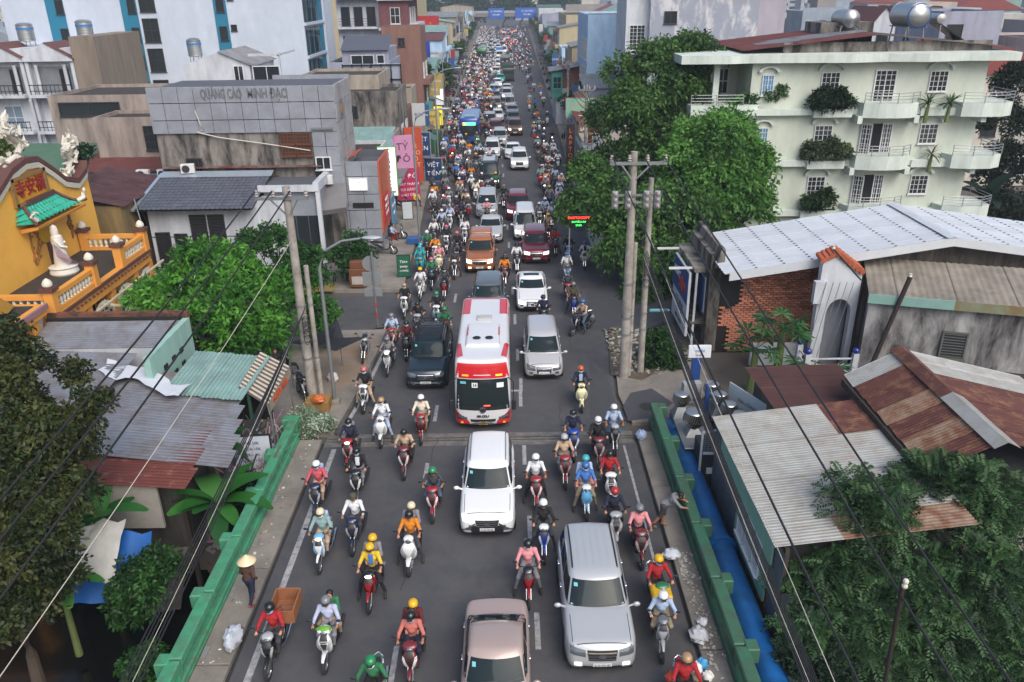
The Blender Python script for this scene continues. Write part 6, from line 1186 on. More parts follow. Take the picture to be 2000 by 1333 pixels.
 gx=hw*(hl[0]-.04);ga,gc=hz-.27,hz+.01
 if hero=='outlander':ga,gc=hz-.3,hz-.06
 add('grille',conform(MB(),bvh,'f',[(-gx*.86,ga),(gx*.86,ga),(gx,gc),(-gx,gc)],.012,6,3),[m_blackp])
 sl=MB()
 for k in range(3):z=ga+(gc-ga)*(.2+.3*k);conform(sl,bvh,'f',[(-gx*.9,z-.014),(gx*.9,z-.014),(gx*.93,z+.014),(-gx*.93,z+.014)],.024,6,1)
 add('grille_bars',sl,[m_chrome])
 em=MB().lathe([(.07,0),(.07,.02),(.045,.02)],12,axis='y');add('badge',conform(MB(),bvh,'f',[(-.07,(ga+gc)/2-.05),(.07,(ga+gc)/2-.05),(.07,(ga+gc)/2+.05),(-.07,(ga+gc)/2+.05)],.034,2,2),[m_chrome])
 add('lower_intake',conform(MB(),bvh,'f',[(-hw*.6,.3),(hw*.6,.3),(hw*.5,.42),(-hw*.5,.42)],.012,6,2),[m_blackp])
 ip=add('number_plate',conform(MB(),bvh,'f',[(-.235,.43),(.235,.43),(.235,.545),(-.235,.545)],.03,2,1),[m_plate])
 sk=MB()
 for sg in(-1,1):
  for yy in(-hy*.62,hy*.6):
   sk.lathe([(S['wr']+.07,-.02),(S['wr']+.07,.02)],20,(sg*(hw-.012),yy,S['wr']),axis='x')
 sk.box(-hw*.86,hw*.86,-hy*.93,hy*.93,.2,.3);add('wheel_arches',sk,[m_blackp])
 for sg in(-1,1):
  mr=MB().ball((sg*(hw+.13),w0+.28,belt+.06),.1,10,6,sq=(1,.6,.72)).tube([(sg*(hw-.08),w0+.3,belt-.02),(sg*(hw+.06),w0+.3,belt+.03)],.03,5)
  add('wing_mirror',mr,['paint'])
 wp=MB()
 for x0 in(-.55*hw,.12*hw):conform(wp,gb,'f',[(x0,zt+.035),(x0+hw*.62,zt+.075),(x0+hw*.62,zt+.092),(x0,zt+.052)],.028,5,1)
 add('wipers',wp,[m_blackp])
 if S.get('rails'):
  for sg in(-1,1):
   x=sg*hw*.66;pts=[(x,w1+.25+(r1-w1-.4)*t,Ht-.02-.05*abs(2*t-.85)**2+(.04 if 0<i<6 else-.02))for i,t in enumerate([0,.05,.25,.5,.75,.95,1])]
   add('roof_rail',MB().tube(pts,.022,6),['rail'])
 if kind in('mpv','suv','van','minibus'):
  rb=MB()
  for k in range(5):
   x=hw*(-.44+.22*k);conform(rb,gb,'t',[(x-.02,w1+.35),(x+.02,w1+.35),(x+.02,r1-.3),(x-.02,r1-.3)],.008,1,6)
  add('roof_ribs',rb,['paint'])
 if S.get('bed'):
  add('bed_cover',MB().bbox(-hw*.82,hw*.82,1.02,2.48,belt+.02,belt+.09,.03)if hero!='canopy' else rb_canopy(hw,belt,Ht),['paint' if hero=='canopy' else m_blackp])
 if hero=='rack':
  k=MB()
  for y in[-.25+.26*i for i in range(8)]:k.bar((-hw*.62,y,Ht+.12),(hw*.62,y,Ht+.12),.05,.03)
  for x in(-hw*.64,hw*.64):k.bar((x,-.3,Ht+.13),(x,1.62,Ht+.13),.05,.05);k.bar((x,-.3,Ht+.25),(x,1.62,Ht+.25),.04,.04)
  for y in(-.3,1.62):k.bar((-hw*.64,y,Ht+.25),(hw*.64,y,Ht+.25),.04,.04)
  for x in(-hw*.64,hw*.64):
   for y in(-.3,.35,1.0,1.62):k.bar((x,y,Ht-.05),(x,y,Ht+.25),.04,.04)
  add('roof_rack',k,[m_blackp])
  add('lower_band',conform(MB(),bvh,'f',[(-hw*.85,.26),(hw*.85,.26),(hw*.85,.5),(-hw*.85,.5)],.008,8,2),[mat('bumper_silver',(.35,.36,.38),.35,.4,var=0)])
 if hero=='sunroof':add('sunroof',conform(MB(),gb,'t',[(-hw*.5,w1+.2),(hw*.5,w1+.2),(hw*.5,w1+.62),(-hw*.5,w1+.62)],.01,6,4),[m_glass])
 if hero=='pale_roof':
  add('roof_panel',conform(MB(),gb,'t',[(-hw*.74,w1+.1),(hw*.74,w1+.1),(hw*.74,r1-.05),(-hw*.74,r1-.05)],.012,6,8),[mat('roof_pale','a9adb0',.35,var=0)]);add('roof_vent',MB().lathe([(.3,Ht),(.3,Ht+.06),(.24,Ht+.08)],16,(0,1.4,0)),[m_blackp])
 if hero=='outlander':
  for sg in(-1,1):
   q=[(sg*hw*.4,hz-.2),(sg*hw*.88,hz-.5),(sg*hw*.88,hz-.44),(sg*hw*.42,hz-.15)]
   if sg<0:q=[q[1],q[0],q[3],q[2]]
   add('chrome_strip',conform(MB(),bvh,'f',q,.02,6,1),[m_chrome])
  add('front_mask',conform(MB(),bvh,'f',[(-hw*.55,.33),(hw*.55,.33),(hw*.66,.62),(-hw*.66,.62)],.01,8,3),[m_blackp])
  add('bumper_lip',conform(MB(),bvh,'f',[(-hw*.7,.26),(hw*.7,.26),(hw*.62,.31),(-hw*.62,.31)],.025,6,1),[m_chrome])
 st=conform(MB(),gb,'f',[(-wt*.95,Ht-.26),(-wt*.8,Ht-.26),(-wt*.8,Ht-.19),(-wt*.95,Ht-.19)],.016,1,1);add('screen_sticker',st,[mat('sticker_teal',(.15,.45,.5),.4,var=0)])
 CT[key]=(P,S);return CT[key]
def rb_canopy(hw,belt,Ht):
 vs=rbox(hw*.8,.72,(Ht-belt)/2,.12,3,4,2,lambda x,y,z:(x*(1-.1*(z+.3)),y+1.72,z+(Ht+belt)/2-.03));b=MB();b.add(*vs,0,True);return b
NEAR=None
def put_car(kind,px,py,col,label,hero=None,lit=None,plate=None,rz=0.,lod=0,flake=.2,name=None,pos=None,dark_rail=False,scale=1.,platem=None,fog=False):
 P,S=car_type(kind,hero);p=pos or PZ(px,py,.25)
 cat={'suv':'car','sedan':'car','mpv':'car','hatch':'car','pickup':'pickup','van':'van','minibus':'van'}[kind]
 x=p[0];y=p[1]+S['L']/2*scale
 t=T(name or{'car':'car','pickup':'pickup_truck','van':'van'}[cat],label,cat,(x,y,0),rz,'vehicles in the traffic jam')
 if scale!=1:t.scale=(scale,)*3
 paint=carm(col,flake);lamp={None:m_lens,'w':m_lit,'c':m_litw}[lit]
 res={'paint':paint,'lamp':lamp,'fog':m_lit if fog else m_lens,'tail':m_red,'rail':m_blackp if dark_rail else m_chrome}
 skip=()if lod==0 else(('panel_gap','door_handle','wipers','fog_light','grille_bars','badge','screen_sticker','rear_window','tail_light','roof_ribs')if lod==1 else('panel_gap','door_handle','wipers','fog_light','grille_bars','badge','screen_sticker','rear_window','tail_light','roof_ribs','lower_intake','roof_rail','number_plate'))
 objs=[]
 for name_,me,mats,par in P:
  if name_ in skip:objs.append(None);continue
  objs.append(ob(name_,me,[res.get(m,m)if isinstance(m,str)else m for m in mats],t))
  if name_=='number_plate':
   if platem:objs[-1].material_slots[0].link='OBJECT';objs[-1].material_slots[0].material=platem
   if plate and lod==0:text('plate_text',plate,m_inkd,objs[-1],face((0,-S['L']/2-.045,.485),(1,0,0),(0,0,1)),.085,.002)
 tm,rm=wheel_mesh(S['wr'],.2)
 for sg in(-1,1):
  for yy in(-S['L']/2*.62,S['L']/2*.6):
   if lod==2 and yy>0:continue
   wo=ob('wheel',tm,None,t,(sg*(S['W']/2-.085),yy,S['wr']))
   if lod<2:ob('rim',rm,None,wo)
 return t
CARS=[]
silver,white,gry,dk='9a9da0','d8dadb','6e7275','2a2d30'
put_car('sedan',0,0,'a8968f','rose-beige sedan at the bottom edge, its roof and dark rear window in view',plate=None,pos=(-.52,12.9),flake=.2)
put_car('suv',1176,1312,'aeb2b5','big silver SUV with roof rails at the lower right, nearest car beside the kerb',plate='51G-031.87',flake=.2,dark_rail=True,scale=1.02,fog=True)
put_car('suv',952,1046,'dcdedf','white SUV with black grille and lit headlights in front of the red bus',hero='outlander',lit='c',plate='51G-330.30',flake=0.)
put_car('mpv',1063,738,'bcbcbe','silver MPV with its driver in view right of the red bus',plate='79A-112.18',flake=.2)
put_car('suv',832,757,'1d2c33','dark teal off-roader with a black roof rack left of the red bus',hero='rack',plate='52Z-3259',flake=.3)
put_car('sedan',1040,605,'d9dbdd','white car with a glass sunroof and lit headlights behind the silver MPV',hero='sunroof',lit='c',plate='51H-556.27',flake=0.)
put_car('suv',953,628,'5d6367','grey car hidden up to its windscreen right behind the red bus',flake=.2)
put_car('pickup',937,530,'a5622d','copper orange pickup truck with lit headlights',hero='canopy',lit='w',plate='51C-881',flake=.2,fog=True)
put_car('suv',1048,512,'7c1722','dark red SUV with lit headlights right of the orange pickup',lit='c',plate='51G-882.07',flake=.3,dark_rail=False)
put_car('sedan',958,472,'bcbebf','silver sedan behind the orange pickup',flake=.2,lod=1)
put_car('van',1027,466,'dcdddd','boxy white van behind the dark red SUV',flake=0.,lod=0,lit='w')
put_car('mpv',951,424,'b4b6b7','silver MPV with dark grille ahead of the black minibus',flake=.2,lod=0)
put_car('suv',1012,428,'7d1f24','maroon SUV partly behind the boxy white van',lit='c',flake=.3,lod=1)
put_car('minibus',955,368,'1d2023','black high-roof minibus with pale roof in the middle of the motorbikes',hero='pale_roof',lit='w',flake=.2,lod=0)
put_car('suv',1015,330,'d6d8d8','white SUV nearest behind the maroon SUV',lit='c',flake=0.,lod=1)
put_car('mpv',961,307,'cfd1d1','white MPV right of the blue bus nose',flake=0.,lod=1,platem=m_platey)
put_car('sedan',1002,309,'d0d2d3','white sedan peeking out behind the white SUV',flake=0.,lod=1)
put_car('suv',976,284,'b9bbbd','silver SUV behind the white MPV',flake=.2,lod=1)
put_car('pickup',1006,263,'7a5234','brown pickup truck with both headlights glaring',lit='w',flake=.2,lod=1)
put_car('suv',968,264,'8a3a2c','brick red SUV right of the blue bus',flake=.2,lod=1,lit='w')
put_car('suv',956,248,'a3a5a6','grey SUV beside the blue bus roof',flake=.2,lod=1)
put_car('hatch',972,236,'d4d6d6','white hatchback behind the grey SUV',flake=0.,lod=1)
put_car('sedan',1003,241,'54585b','dark grey sedan behind the brown pickup',flake=.2,lod=1)
put_car('sedan',1001,226,'8c8f91','mid grey sedan behind the dark grey sedan',flake=.2,lod=1)
put_car('mpv',968,214,'8d7f75','champagne MPV in the left car lane',flake=.2,lod=1,lit='w')
put_car('van',996,213,'b8b3b9','pale lilac van beside the champagne MPV',flake=.2,lod=1)
put_car('sedan',967,197,'4b4a58','plum grey sedan behind the champagne MPV',flake=.2,lod=2)
far=[(990,193,'mpv','b2b4b5'),(990,181,'sedan','bfc1c2'),(965,186,'suv','b6b8ba'),(971,169,'sedan','dadcdc'),(977,160,'sedan','2f9c9a'),(969,147,'suv','d8d6ce'),(954,140,'sedan','cfd0cf'),(954,131,'sedan','d6d8d8'),(969,138,'sedan','dcdddd'),(970,129,'hatch','d0d2d3'),(970,121,'sedan','cfd1d1'),(971,114,'mpv','d9dada'),(953,122,'sedan','3f4346'),(954,114,'suv','b5b8ba'),(971,107,'sedan','dcdddd'),(985,106,'minibus','dadbdb'),(961,107,'suv','55595c'),(965,100,'sedan','d9dada'),(986,99,'sedan','6a3b34'),(951,100,'sedan','c8caca'),(973,97,'mpv','dedede'),(958,95,'sedan','9fa3a6'),(944,94,'suv','b0b3b5'),(967,92,'van','dcdcdc'),(981,92,'suv','3e4245'),(949,90,'sedan','d2d4d4'),(960,88,'mpv','bcbfc1'),(938,88,'sedan','cccfcf'),(972,86,'sedan','d8d9d9')]
adj={'2f9c9a':'turquoise','3f4346':'charcoal','55595c':'charcoal','6a3b34':'maroon','3e4245':'charcoal','d8d6ce':'cream'}
nearn={'sedan':'sedan','suv':'SUV','mpv':'MPV','hatch':'hatchback','van':'van','minibus':'minibus'}
for i,(px,py,k,c)in enumerate(far):
 v=int(c[:2],16);cn=adj.get(c,'white' if v>0xc6 else 'silver' if v>0x98 else 'grey')
 place='between the two dump trucks' if 965<px and 125<py<160 and px>975 else('in the left car queue' if px<962 else 'in the middle car queue' if px<978 else 'in the right car queue')
 dist='level with the green truck' if py>135 else 'level with the green bus' if py>108 else 'near the far crossing'
 put_car(k,px,py,c,f'small distant {cn} {nearn[k]} {place} {dist}',lod=2,flake=0.,lit='c' if i%3==0 else None)
random.seed(11)
for i in range(22):
 px,py=random.uniform(978,1012),random.choice([random.uniform(60,68),random.uniform(78,91)]);p=PZ(px,py,0)
 k=random.choice(['sedan','suv','mpv']);P,S=car_type(k);
 t=T('car','tiny distant car driving away with red tail lamps lit at the far crossing','car',p,PI,'cars with red tail lamps at the far crossing')
 for n_,me,mats,par in P:
  if n_ in('body','cabin','rear_window','tail_light'):
   ob(n_,me,[m_redlit if n_=='tail_light' else m_glass if n_=='rear_window' else carm(random.choice(['7a1d1d','9a9da0','5a1a1a','d8dadb','2a2d30']),0.)],t)
# ---- red and white city bus
def big_bus(label,px,py,L,W,Ht,col,col2,name='bus',sign=None,lit=m_lens,detail=True):
 p=PZ(px,py,.3);t=T(name,label,'bus',(p.x,p.y+L/2,0),0,'vehicles in the traffic jam');hy,hw=L/2,W/2
 c1,c2=carm(col,0.),carm(col2,0.)
 def df(x,y,z):
  fr=max(0,-y/hy-.8)/.2;q=(z+Ht/2-.15)/(Ht-.3)
  return(x*(1-.07*max(0,q-.45)**1.5*2)*(1-.05*fr*fr),y+fr*(.16*(x/hw)**2+.42*max(0,q-.3)**1.6)-max(0,y/hy-.9)*1.2*max(0,q-.5),z+Ht/2+.15)
 bv=rbox(hw,hy,(Ht-.3)/2,.2,8,26,8,df);bvh=bvh_of(bv)
 b=MB();b.add(*bv,0,True);b.ob('body',c1,t,sharp=50)
 wz0,wz1=Ht*.33,Ht*.76
 ws=conform(MB(),bvh,'f',[(-hw*.93,wz0),(hw*.93,wz0),(hw*.87,wz1),(-hw*.87,wz1)],.012,14,8).ob('windscreen',m_glassb,t)
 if detail:
  conform(MB(),bvh,'f',[(-hw*.93,wz1+.03),(hw*.93,wz1+.03),(hw*.84,Ht-.12),(-hw*.84,Ht-.12)],.014,12,6).ob('front_cap',c2,t)
  for sg in(-1,1):
   q=[(sg*hw*.97,.38),(sg*hw*.46,.36),(sg*hw*.5,.54),(sg*hw*.97,.98)]
   if sg<0:q=[q[1],q[0],q[3],q[2]]
   else:q=q
   q=q if sg<0 else[q[1],q[0],q[3],q[2]]
   conform(MB(),bvh,'f',q,.012,8,6).ob('front_corner_panel',c2,t)
   hp=[(hw*.55,.6),(hw*.9,.6),(hw*.92,.86),(hw*.56,.68)]
   q=[(sg*a,c)for a,c in hp];q=q if sg>0 else[q[1],q[0],q[3],q[2]]
   hl=conform(MB(),bvh,'f',q,.024,6,4).ob('headlight',m_blackp,t)
   for k in range(3):
    hx=sg*hw*(.61+.11*k);hzz=.66+.045*k;r_=.06
    conform(MB(),bvh,'f',[(hx-r_,hzz-r_),(hx+r_,hzz-r_),(hx+r_,hzz+r_),(hx-r_,hzz+r_)],.034,3,3).ob('lamp',m_lens,hl)
   conform(MB(),bvh,'f',[(sg*hw*.74-.05,.42),(sg*hw*.74+.05,.42),(sg*hw*.74+.05,.49),(sg*hw*.74-.05,.49)],.02,2,2).ob('fog_light',m_amber,t)
   q=[(sg*hw*.58-.13,wz1+.12),(sg*hw*.58+.13,wz1+.12),(sg*hw*.58+.13,wz1+.19),(sg*hw*.58-.13,wz1+.19)]
   conform(MB(),bvh,'f',q,.026,2,1).ob('marker_lamp',mat('marker_amber',(.95,.5,.04),.3,var=0,emit=1.)if sg>0 else m_amber,t)
  conform(MB(),bvh,'f',[(-hw*.3,wz1+.16),(hw*.3,wz1+.16),(hw*.28,wz1+.19),(-hw*.28,wz1+.19)],.026,4,1).ob('cap_strip',m_plate,t)
  conform(MB(),bvh,'f',[(-hw*.42,.5),(hw*.42,.5),(hw*.46,.62),(-hw*.46,.62)],.014,6,2).ob('grille',m_blackp,t)
  conform(MB(),bvh,'f',[(-hw*.5,.35),(hw*.5,.35),(hw*.3,.48),(-hw*.3,.48)],.013,6,2).ob('bumper_panel',mat('bumper_grey',(.2,.2,.21),.45,var=0),t)
  np_=conform(MB(),bvh,'f',[(-.17,.36),(.17,.36),(.17,.52),(-.17,.52)],.024,2,1).ob('number_plate',m_platey,t)
  text('plate_text','51B\n204.87',m_inkd,np_,face((0,-hy-.03,.44),(1,0,0),(0,0,1)),.085,.002)
  text('maker_lettering','ISUZU',m_inkd,t,face((0,-hy-.02,.76),(1,0,0),(0,0,1)),.13,.008,.006,1.35)
  MB().lathe([(.13,0),(.13,-.04),(.1,-.05),(.02,-.05)],18,(0,-hy+.0,wz0+.02),axis='y').ob('badge',m_chrome,t)
  conform(MB(),bvh,'f',[(-.07,wz0-.015),(.07,wz0-.015),(.07,wz0+.055),(-.07,wz0+.055)],.055,2,2)
  st=conform(MB(),bvh,'f',[(-hw*.36,wz1-.34),(-hw*.16,wz1-.34),(-hw*.16,wz1-.14),(-hw*.36,wz1-.14)],.022,2,2).ob('route_card',m_plate,t)
  h,nr,_,_=bvh.ray_cast(Vector((-hw*.26,-20,wz1-.24)),Vector((0,1,0)))
  text('route_number','16',m_inkd,st,face(h+nr*.03,(1,0,0),Vector((1,0,0)).cross(nr)*-1),.17,.002,.006)
  conform(MB(),bvh,'f',[(hw*.5,wz1-.36),(hw*.74,wz1-.36),(hw*.74,wz1-.16),(hw*.5,wz1-.16)],.022,2,2).ob('permit_card',m_plate,t)
  conform(MB(),bvh,'f',[(-hw*.76,wz1-.2),(-hw*.56,wz1-.2),(-hw*.56,wz1-.1),(-hw*.76,wz1-.1)],.022,2,2).ob('teal_sticker',MC['sticker_teal'],t)
  wp=MB()
  for x0 in(-.8,.1):conform(wp,bvh,'f',[(x0,wz0+.05),(x0+.7,wz0+.16),(x0+.7,wz0+.185),(x0,wz0+.075)],.03,5,1)
  wp.ob('wipers',m_blackp,t)
  for sg in(-1,1):
   q=[(sg*hw*.93,hy-2.2),(sg*hw*.58,hy-2.2),(sg*hw*.58,hy-.05),(sg*hw*.93,hy-.05)];q=q if sg<0 else[q[1],q[0],q[3],q[2]]
   conform(MB(),bvh,'t',q,.012,4,8).ob('roof_shoulder',c2,t)
   q=[(sg*hw*.95,-hy+.55),(sg*hw*.66,-hy+.7),(sg*hw*.78,-hy+1.9),(sg*hw*.95,-hy+2.1)];q=q if sg<0 else[q[1],q[0],q[3],q[2]]
   conform(MB(),bvh,'t',q,.013,3,6).ob('roof_wing',c2,t)
   q=[(-hy+.4,1.0),(-hy+1.6,.3),(-hy+1.6,.3),(-hy+.4,.3)]
  conform(MB(),bvh,'t',[(-hw*.6,hy-.32),(hw*.6,hy-.32),(hw*.6,hy-.03),(-hw*.6,hy-.03)],.014,6,2).ob('rear_edge',c2,t)
  ac=rbox(hw*.68,1.15,.13,.1,4,6,2,lambda x,y,z:(x*(1-.12*(z/.13*.5+.5)),y-hy+2.75,z+Ht-.02));b=MB();b.add(*ac,0,True);a=b.ob('air_conditioner',c1,t)
  for x in(-.26,.26):MB().lathe([(.17,0),(.17,.03),(.12,.035),(.12,.015),(.02,.015)],18,(x,-hy+2.25,Ht+.1)).ob('fan',m_blackp,a)
  MB().bbox(-.62,.62,-hy+1.62,-hy+1.68,Ht-.03,Ht+.05,.01).ob('air_slot',m_blackp,a)
  for sg in(-1,1):
   for k in range(4):MB().box(sg*.66-.03,sg*.66+.03,-hy+2.6+.22*k,-hy+2.76+.22*k,Ht+.06,Ht+.112).ob('vent_mark',carm('a03036'),a)
  hh=rbox(.33,.26,.07,.05,2,2,1,lambda x,y,z:(x,y+hy-2.75,z+Ht+.02));b=MB();b.add(*hh,0,True);b.ob('roof_hatch',mat('hatch_grey',(.42,.42,.41),.4,var=.05,obj=True),t)
  conform(MB(),bvh,'f',[(-hw*.9,wz0+.02),(hw*.9,wz0+.02),(hw*.9,wz0+.16),(-hw*.9,wz0+.2)],.016,8,1).ob('dash_shade',m_blackp,t)
  conform(MB(),bvh,'f',[(.05,wz0+.2),(.3,wz0+.2),(.3,wz0+.24),(.05,wz0+.24)],.022,2,1).ob('red_lamp',m_redlit,t)
 else:
  if sign:
   q=[(-hw*.62,wz1-.06),(hw*.62,wz1-.06),(hw*.6,wz1+.26),(-hw*.6,wz1+.26)]
   conform(MB(),bvh,'f',q,.02,4,2).ob('destination_sign',mat('led_green',(.1,.9,.35),.4,var=0,emit=1.6),t)
   conform(MB(),bvh,'f',[(-hw*.62,wz1-.04),(-hw*.36,wz1-.04),(-hw*.36,wz1+.22),(-hw*.62,wz1+.22)],.028,2,2).ob('route_sign',mat('led_red',(1,.2,.05),.4,var=0,emit=2.),t)
  for sg in(-1,1):
   q=[(sg*hw*.6,.5),(sg*hw*.9,.5),(sg*hw*.9,.72),(sg*hw*.6,.68)];q=q if sg>0 else[q[1],q[0],q[3],q[2]]
   conform(MB(),bvh,'f',q,.02,3,2).ob('headlight',lit,t)
  conform(MB(),bvh,'t',[(-hw*.5,-hy+1.2),(hw*.5,-hy+1.2),(hw*.5,-hy+3),(-hw*.5,-hy+3)],.06,4,4).ob('roof_unit',c2,t)
 for d,sg in(('l',-1),('r',1)):
  for k in range(5):
   y0=-hy+.9+(L-1.4)*k/5;conform(MB(),bvh,d,[(y0,wz0+.2),(y0+(L-1.4)/5-.08,wz0+.2),(y0+(L-1.4)/5-.08,wz1),(y0,wz1)],.01,4,4).ob('side_window',m_glassb,t)
  mr=MB().bbox(sg*(hw+.1)-.09,sg*(hw+.1)+.09,-hy-.02,-hy+.12,wz0+.0,wz0+.5,.05).tube([(sg*(hw-.12),-hy+.3,wz1),(sg*(hw+.1),-hy+.05,wz1-.1),(sg*(hw+.1),-hy+.05,wz0+.45)],.02,5);mr.ob('wing_mirror',m_blackp,t)
 tm,rm=wheel_mesh(.42,.26)
 for sg in(-1,1):
  for yy in(-hy*.55,hy*.55):wo=ob('wheel',tm,None,t,(sg*(hw-.12),yy,.42));ob('rim',rm,None,wo)
 MB().box(-hw*.88,hw*.88,-hy*.9,hy*.9,.22,.4).ob('underbody',m_blackp,t)
 return t
big_bus('red and white city bus with route card 16 in the centre lane',944,833,7.4,2.28,3.1,'cfd0d2','c01f2a')
big_bus('blue city bus with a lit green destination sign among motorbikes',917,279,8.5,2.4,3.0,'1f3f93','4f86b8',detail=False,sign=1,lit=m_lit)
big_bus('small distant green and yellow bus left of the car queue',941,117,9,2.5,3.1,'3f7a49','9fae4e',detail=False,sign=None)
# ---- trucks
def truck(label,px,py,L,W,Hc,Hb,cab,bed,front=True):
 p=PZ(px,py,.3);t=T('truck',label,'truck',(p.x,p.y+L/2,0),0,'vehicles in the traffic jam');hw=W/2;y0=-L/2
 v=rbox(hw,.9,(Hc-.4)/2,.12,3,3,3,lambda x,y,z:(x,y+y0+.95+.25*max(0,z/Hc),z+Hc/2+.2));b=MB();b.add(*v,0,True);b.ob('cab',carm(cab,0.),t);bv=bvh_of(v)
 conform(MB(),bv,'f',[(-hw*.86,Hc*.55),(hw*.86,Hc*.55),(hw*.8,Hc*.86),(-hw*.8,Hc*.86)],.015,6,3).ob('windscreen',m_glass,t)
 conform(MB(),bv,'f',[(-hw*.7,Hc*.28),(hw*.7,Hc*.28),(hw*.7,Hc*.45),(-hw*.7,Hc*.45)],.015,4,2).ob('grille',m_blackp,t)
 for sg in(-1,1):conform(MB(),bv,'f',[(sg*hw*.78-.12,.62),(sg*hw*.78+.12,.62),(sg*hw*.78+.12,.8),(sg*hw*.78-.12,.8)],.02,1,1).ob('headlight',m_lens,t)
 MB().bbox(-hw,hw,y0+1.95,L/2,.8,Hb,.06).ob('box_body',mat('truck_box_'+bed,bed,.7,var=.1),t)
 MB().box(-hw*.8,hw*.8,y0+.3,L/2,.5,.82).ob('chassis',m_blackp,t)
 tm,rm=wheel_mesh(.45,.26)
 for sg in(-1,1):
  for yy in(y0+.9,L/2-1.1):ob('wheel',tm,None,t,(sg*(hw-.14),yy,.45))
 return t
truck('dark green canvas-topped truck in the right lane far up the road',993,157,6.5,2.3,2.5,3.0,'2c3a30','24382f')
truck('grey lorry ahead of the white minibus in the right lane',987,129,6,2.2,2.3,2.4,'4f5656','70776f')
truck('small blue box truck beside the distant car queue',976,113,5,1.9,2.1,2.6,'c4c8cc','4570a8')
# ==== MOTORBIKES (front looks along -Y)
def sweep(b,rings,n=14,m=0,sq=.8):
 """rings: (y, z, half width, half depth, angle of the depth axis in the yz plane)"""
 out=[]
 for y,z,a,d,th in rings:
  th=R(th);ring=[]
  for k in range(n):
   t=2*PI*k/n;c,s=math.cos(t),math.sin(t);c=math.copysign(abs(c)**sq,c);s=math.copysign(abs(s)**sq,s)
   ring.append((a*c,y+d*s*math.cos(th),z+d*s*math.sin(th)))
  out.append(ring)
 return b.loft(out,m,True,True)
BK={}
def bike_type(kind):
 if kind in BK:return BK[kind]
 P=[];sc=kind in('scooter','vespa');r=.25 if sc else.285;tw=.1 if sc else.078;wy=.64
 def add(n,b,mats,sharp=45):P.append((n,b.mesh(n,[m_gap if isinstance(m,str)else m for m in mats],sharp),mats))
 wv=1.22 if kind=='vespa' else 1.if sc else.84
 ap=[(-.37,1.0,.06,.045,10),(-.43,.93,.13*wv,.07,12),(-.47,.82,.185*wv,.085,14),(-.46,.68,.2*wv,.08,8),(-.42,.54,.18*wv,.07,0),(-.37,.42,.14*wv,.055,-8),(-.33,.34,.1*wv,.04,-10)]
 add('front_shield',sweep(MB(),ap,16),['paint'])
 tail=[(.0,.46,.1,.12,90),(.12,.55,.14*(wv if kind=='vespa' else 1),.17,90),(.36,.62,.15*(wv if kind=='vespa' else 1),.16,90),(.62,.7,.125,.1,90),(.84,.78,.07,.055,90),(.93,.8,.03,.03,90)]
 add('rear_body',sweep(MB(),tail,14),['paint'])
 f=[]
 for k in range(8):
  a=R(48+92*k/7);rr=r+.035;f.append((-wy-math.cos(a)*rr,r+math.sin(a)*rr,(.06 if sc else.05)*(1-.45*abs(k-3.5)/3.5)*(1.35 if kind=='vespa' else 1),.022,180-math.degrees(a)))
 add('front_fender',sweep(MB(),f,10),['paint'])
 cw=1.25 if kind=='scooter' else 1.
 add('handlebar_cowl',sweep(MB(),[(-.455,1.03,.05,.03,90),(-.42,1.04,.12*cw,.06,90),(-.34,1.065,.155*cw,.06,90),(-.25,1.08,.12*cw,.045,90),(-.2,1.08,.05,.02,90)],14),['paint' if sc else 'accent'])
 add('headlight',MB().ball((0,-.44,1.03),.085,12,6,sq=(1.15 if kind!='vespa' else 1,.42,.62 if kind!='vespa' else.95)),['lamp'])
 sh=sweep(MB(),ap,16);sb=bvh_of((sh.v,sh.f));sw=.2*wv
 for s in(-1,1):
  q=[(s*.025,.5),(s*sw*.55,.55),(s*sw*.95,.86),(s*sw*.62,.86)];q=q if s>0 else[q[1],q[0],q[3],q[2]]
  add('shield_trim',conform(MB(),sb,'f',q,.012,3,5),['accent'])
 add('shield_panel',conform(MB(),sb,'f',[(-.03,.56),(.03,.56),(sw*.5,.84),(-sw*.5,.84)],.008,4,4),[m_blackp if kind=='scooter' else 'paint'])
 if kind!='vespa':add('fly_screen',conform(MB(),sb,'f',[(-.1,.86),(.1,.86),(.07,.97),(-.07,.97)],.02,4,3),[m_blackp])
 add('seat',sweep(MB(),[(.0,.775,.07,.025,90),(.06,.79,.12,.045,90),(.3,.8,.14,.05,90),(.42,.835,.135,.05,90),(.68,.85,.12,.045,90),(.78,.84,.06,.025,90)],12),[m_blackp])
 fl=MB().bbox(-.15,.15,-.36,.04,.3,.36,.03)if sc else sweep(MB(),[(-.36,.7,.07,.1,100),(-.2,.55,.07,.09,110),(-.02,.52,.08,.1,100),(.1,.55,.09,.1,90)],10)
 add('floorboard' if sc else 'frame_tunnel',fl,[m_blackp if sc else 'paint'])
 en=MB().bbox(-.11,.11,.05 if sc else-.2,.5 if sc else.2,.2,.44,.05);add('engine',en,[mat('engine_grey','4d4e50',.45,.6,var=.1,obj=True)])
 ex=MB().tube([(.13,.1,.24),(.17,.3,.25),(.18,.5,.3),(.19,.92,.4)],[.025,.03,.055,.05],10);add('exhaust',ex,[m_chrome if not sc else m_blackp])
 fk=MB()
 for s in(-1,1):
  fk=MB().tube([(s*.06,-.43,.62),(s*.062,-wy,r)],.02,6);add('fork_leg',fk,[m_chrome])
 hb=MB().tube([(-.34,-.17,1.075),(-.2,-.24,1.09),(0,-.27,1.09),(.2,-.24,1.09),(.34,-.17,1.075)],.016,6)
 for s in(-1,1):hb.tube([(s*.22,-.235,1.09),(s*.34,-.17,1.075)],.022,6);hb.tube([(s*.2,-.28,1.08),(s*.33,-.24,1.06)],.008,4)
 add('handlebar',hb,[m_blackp])
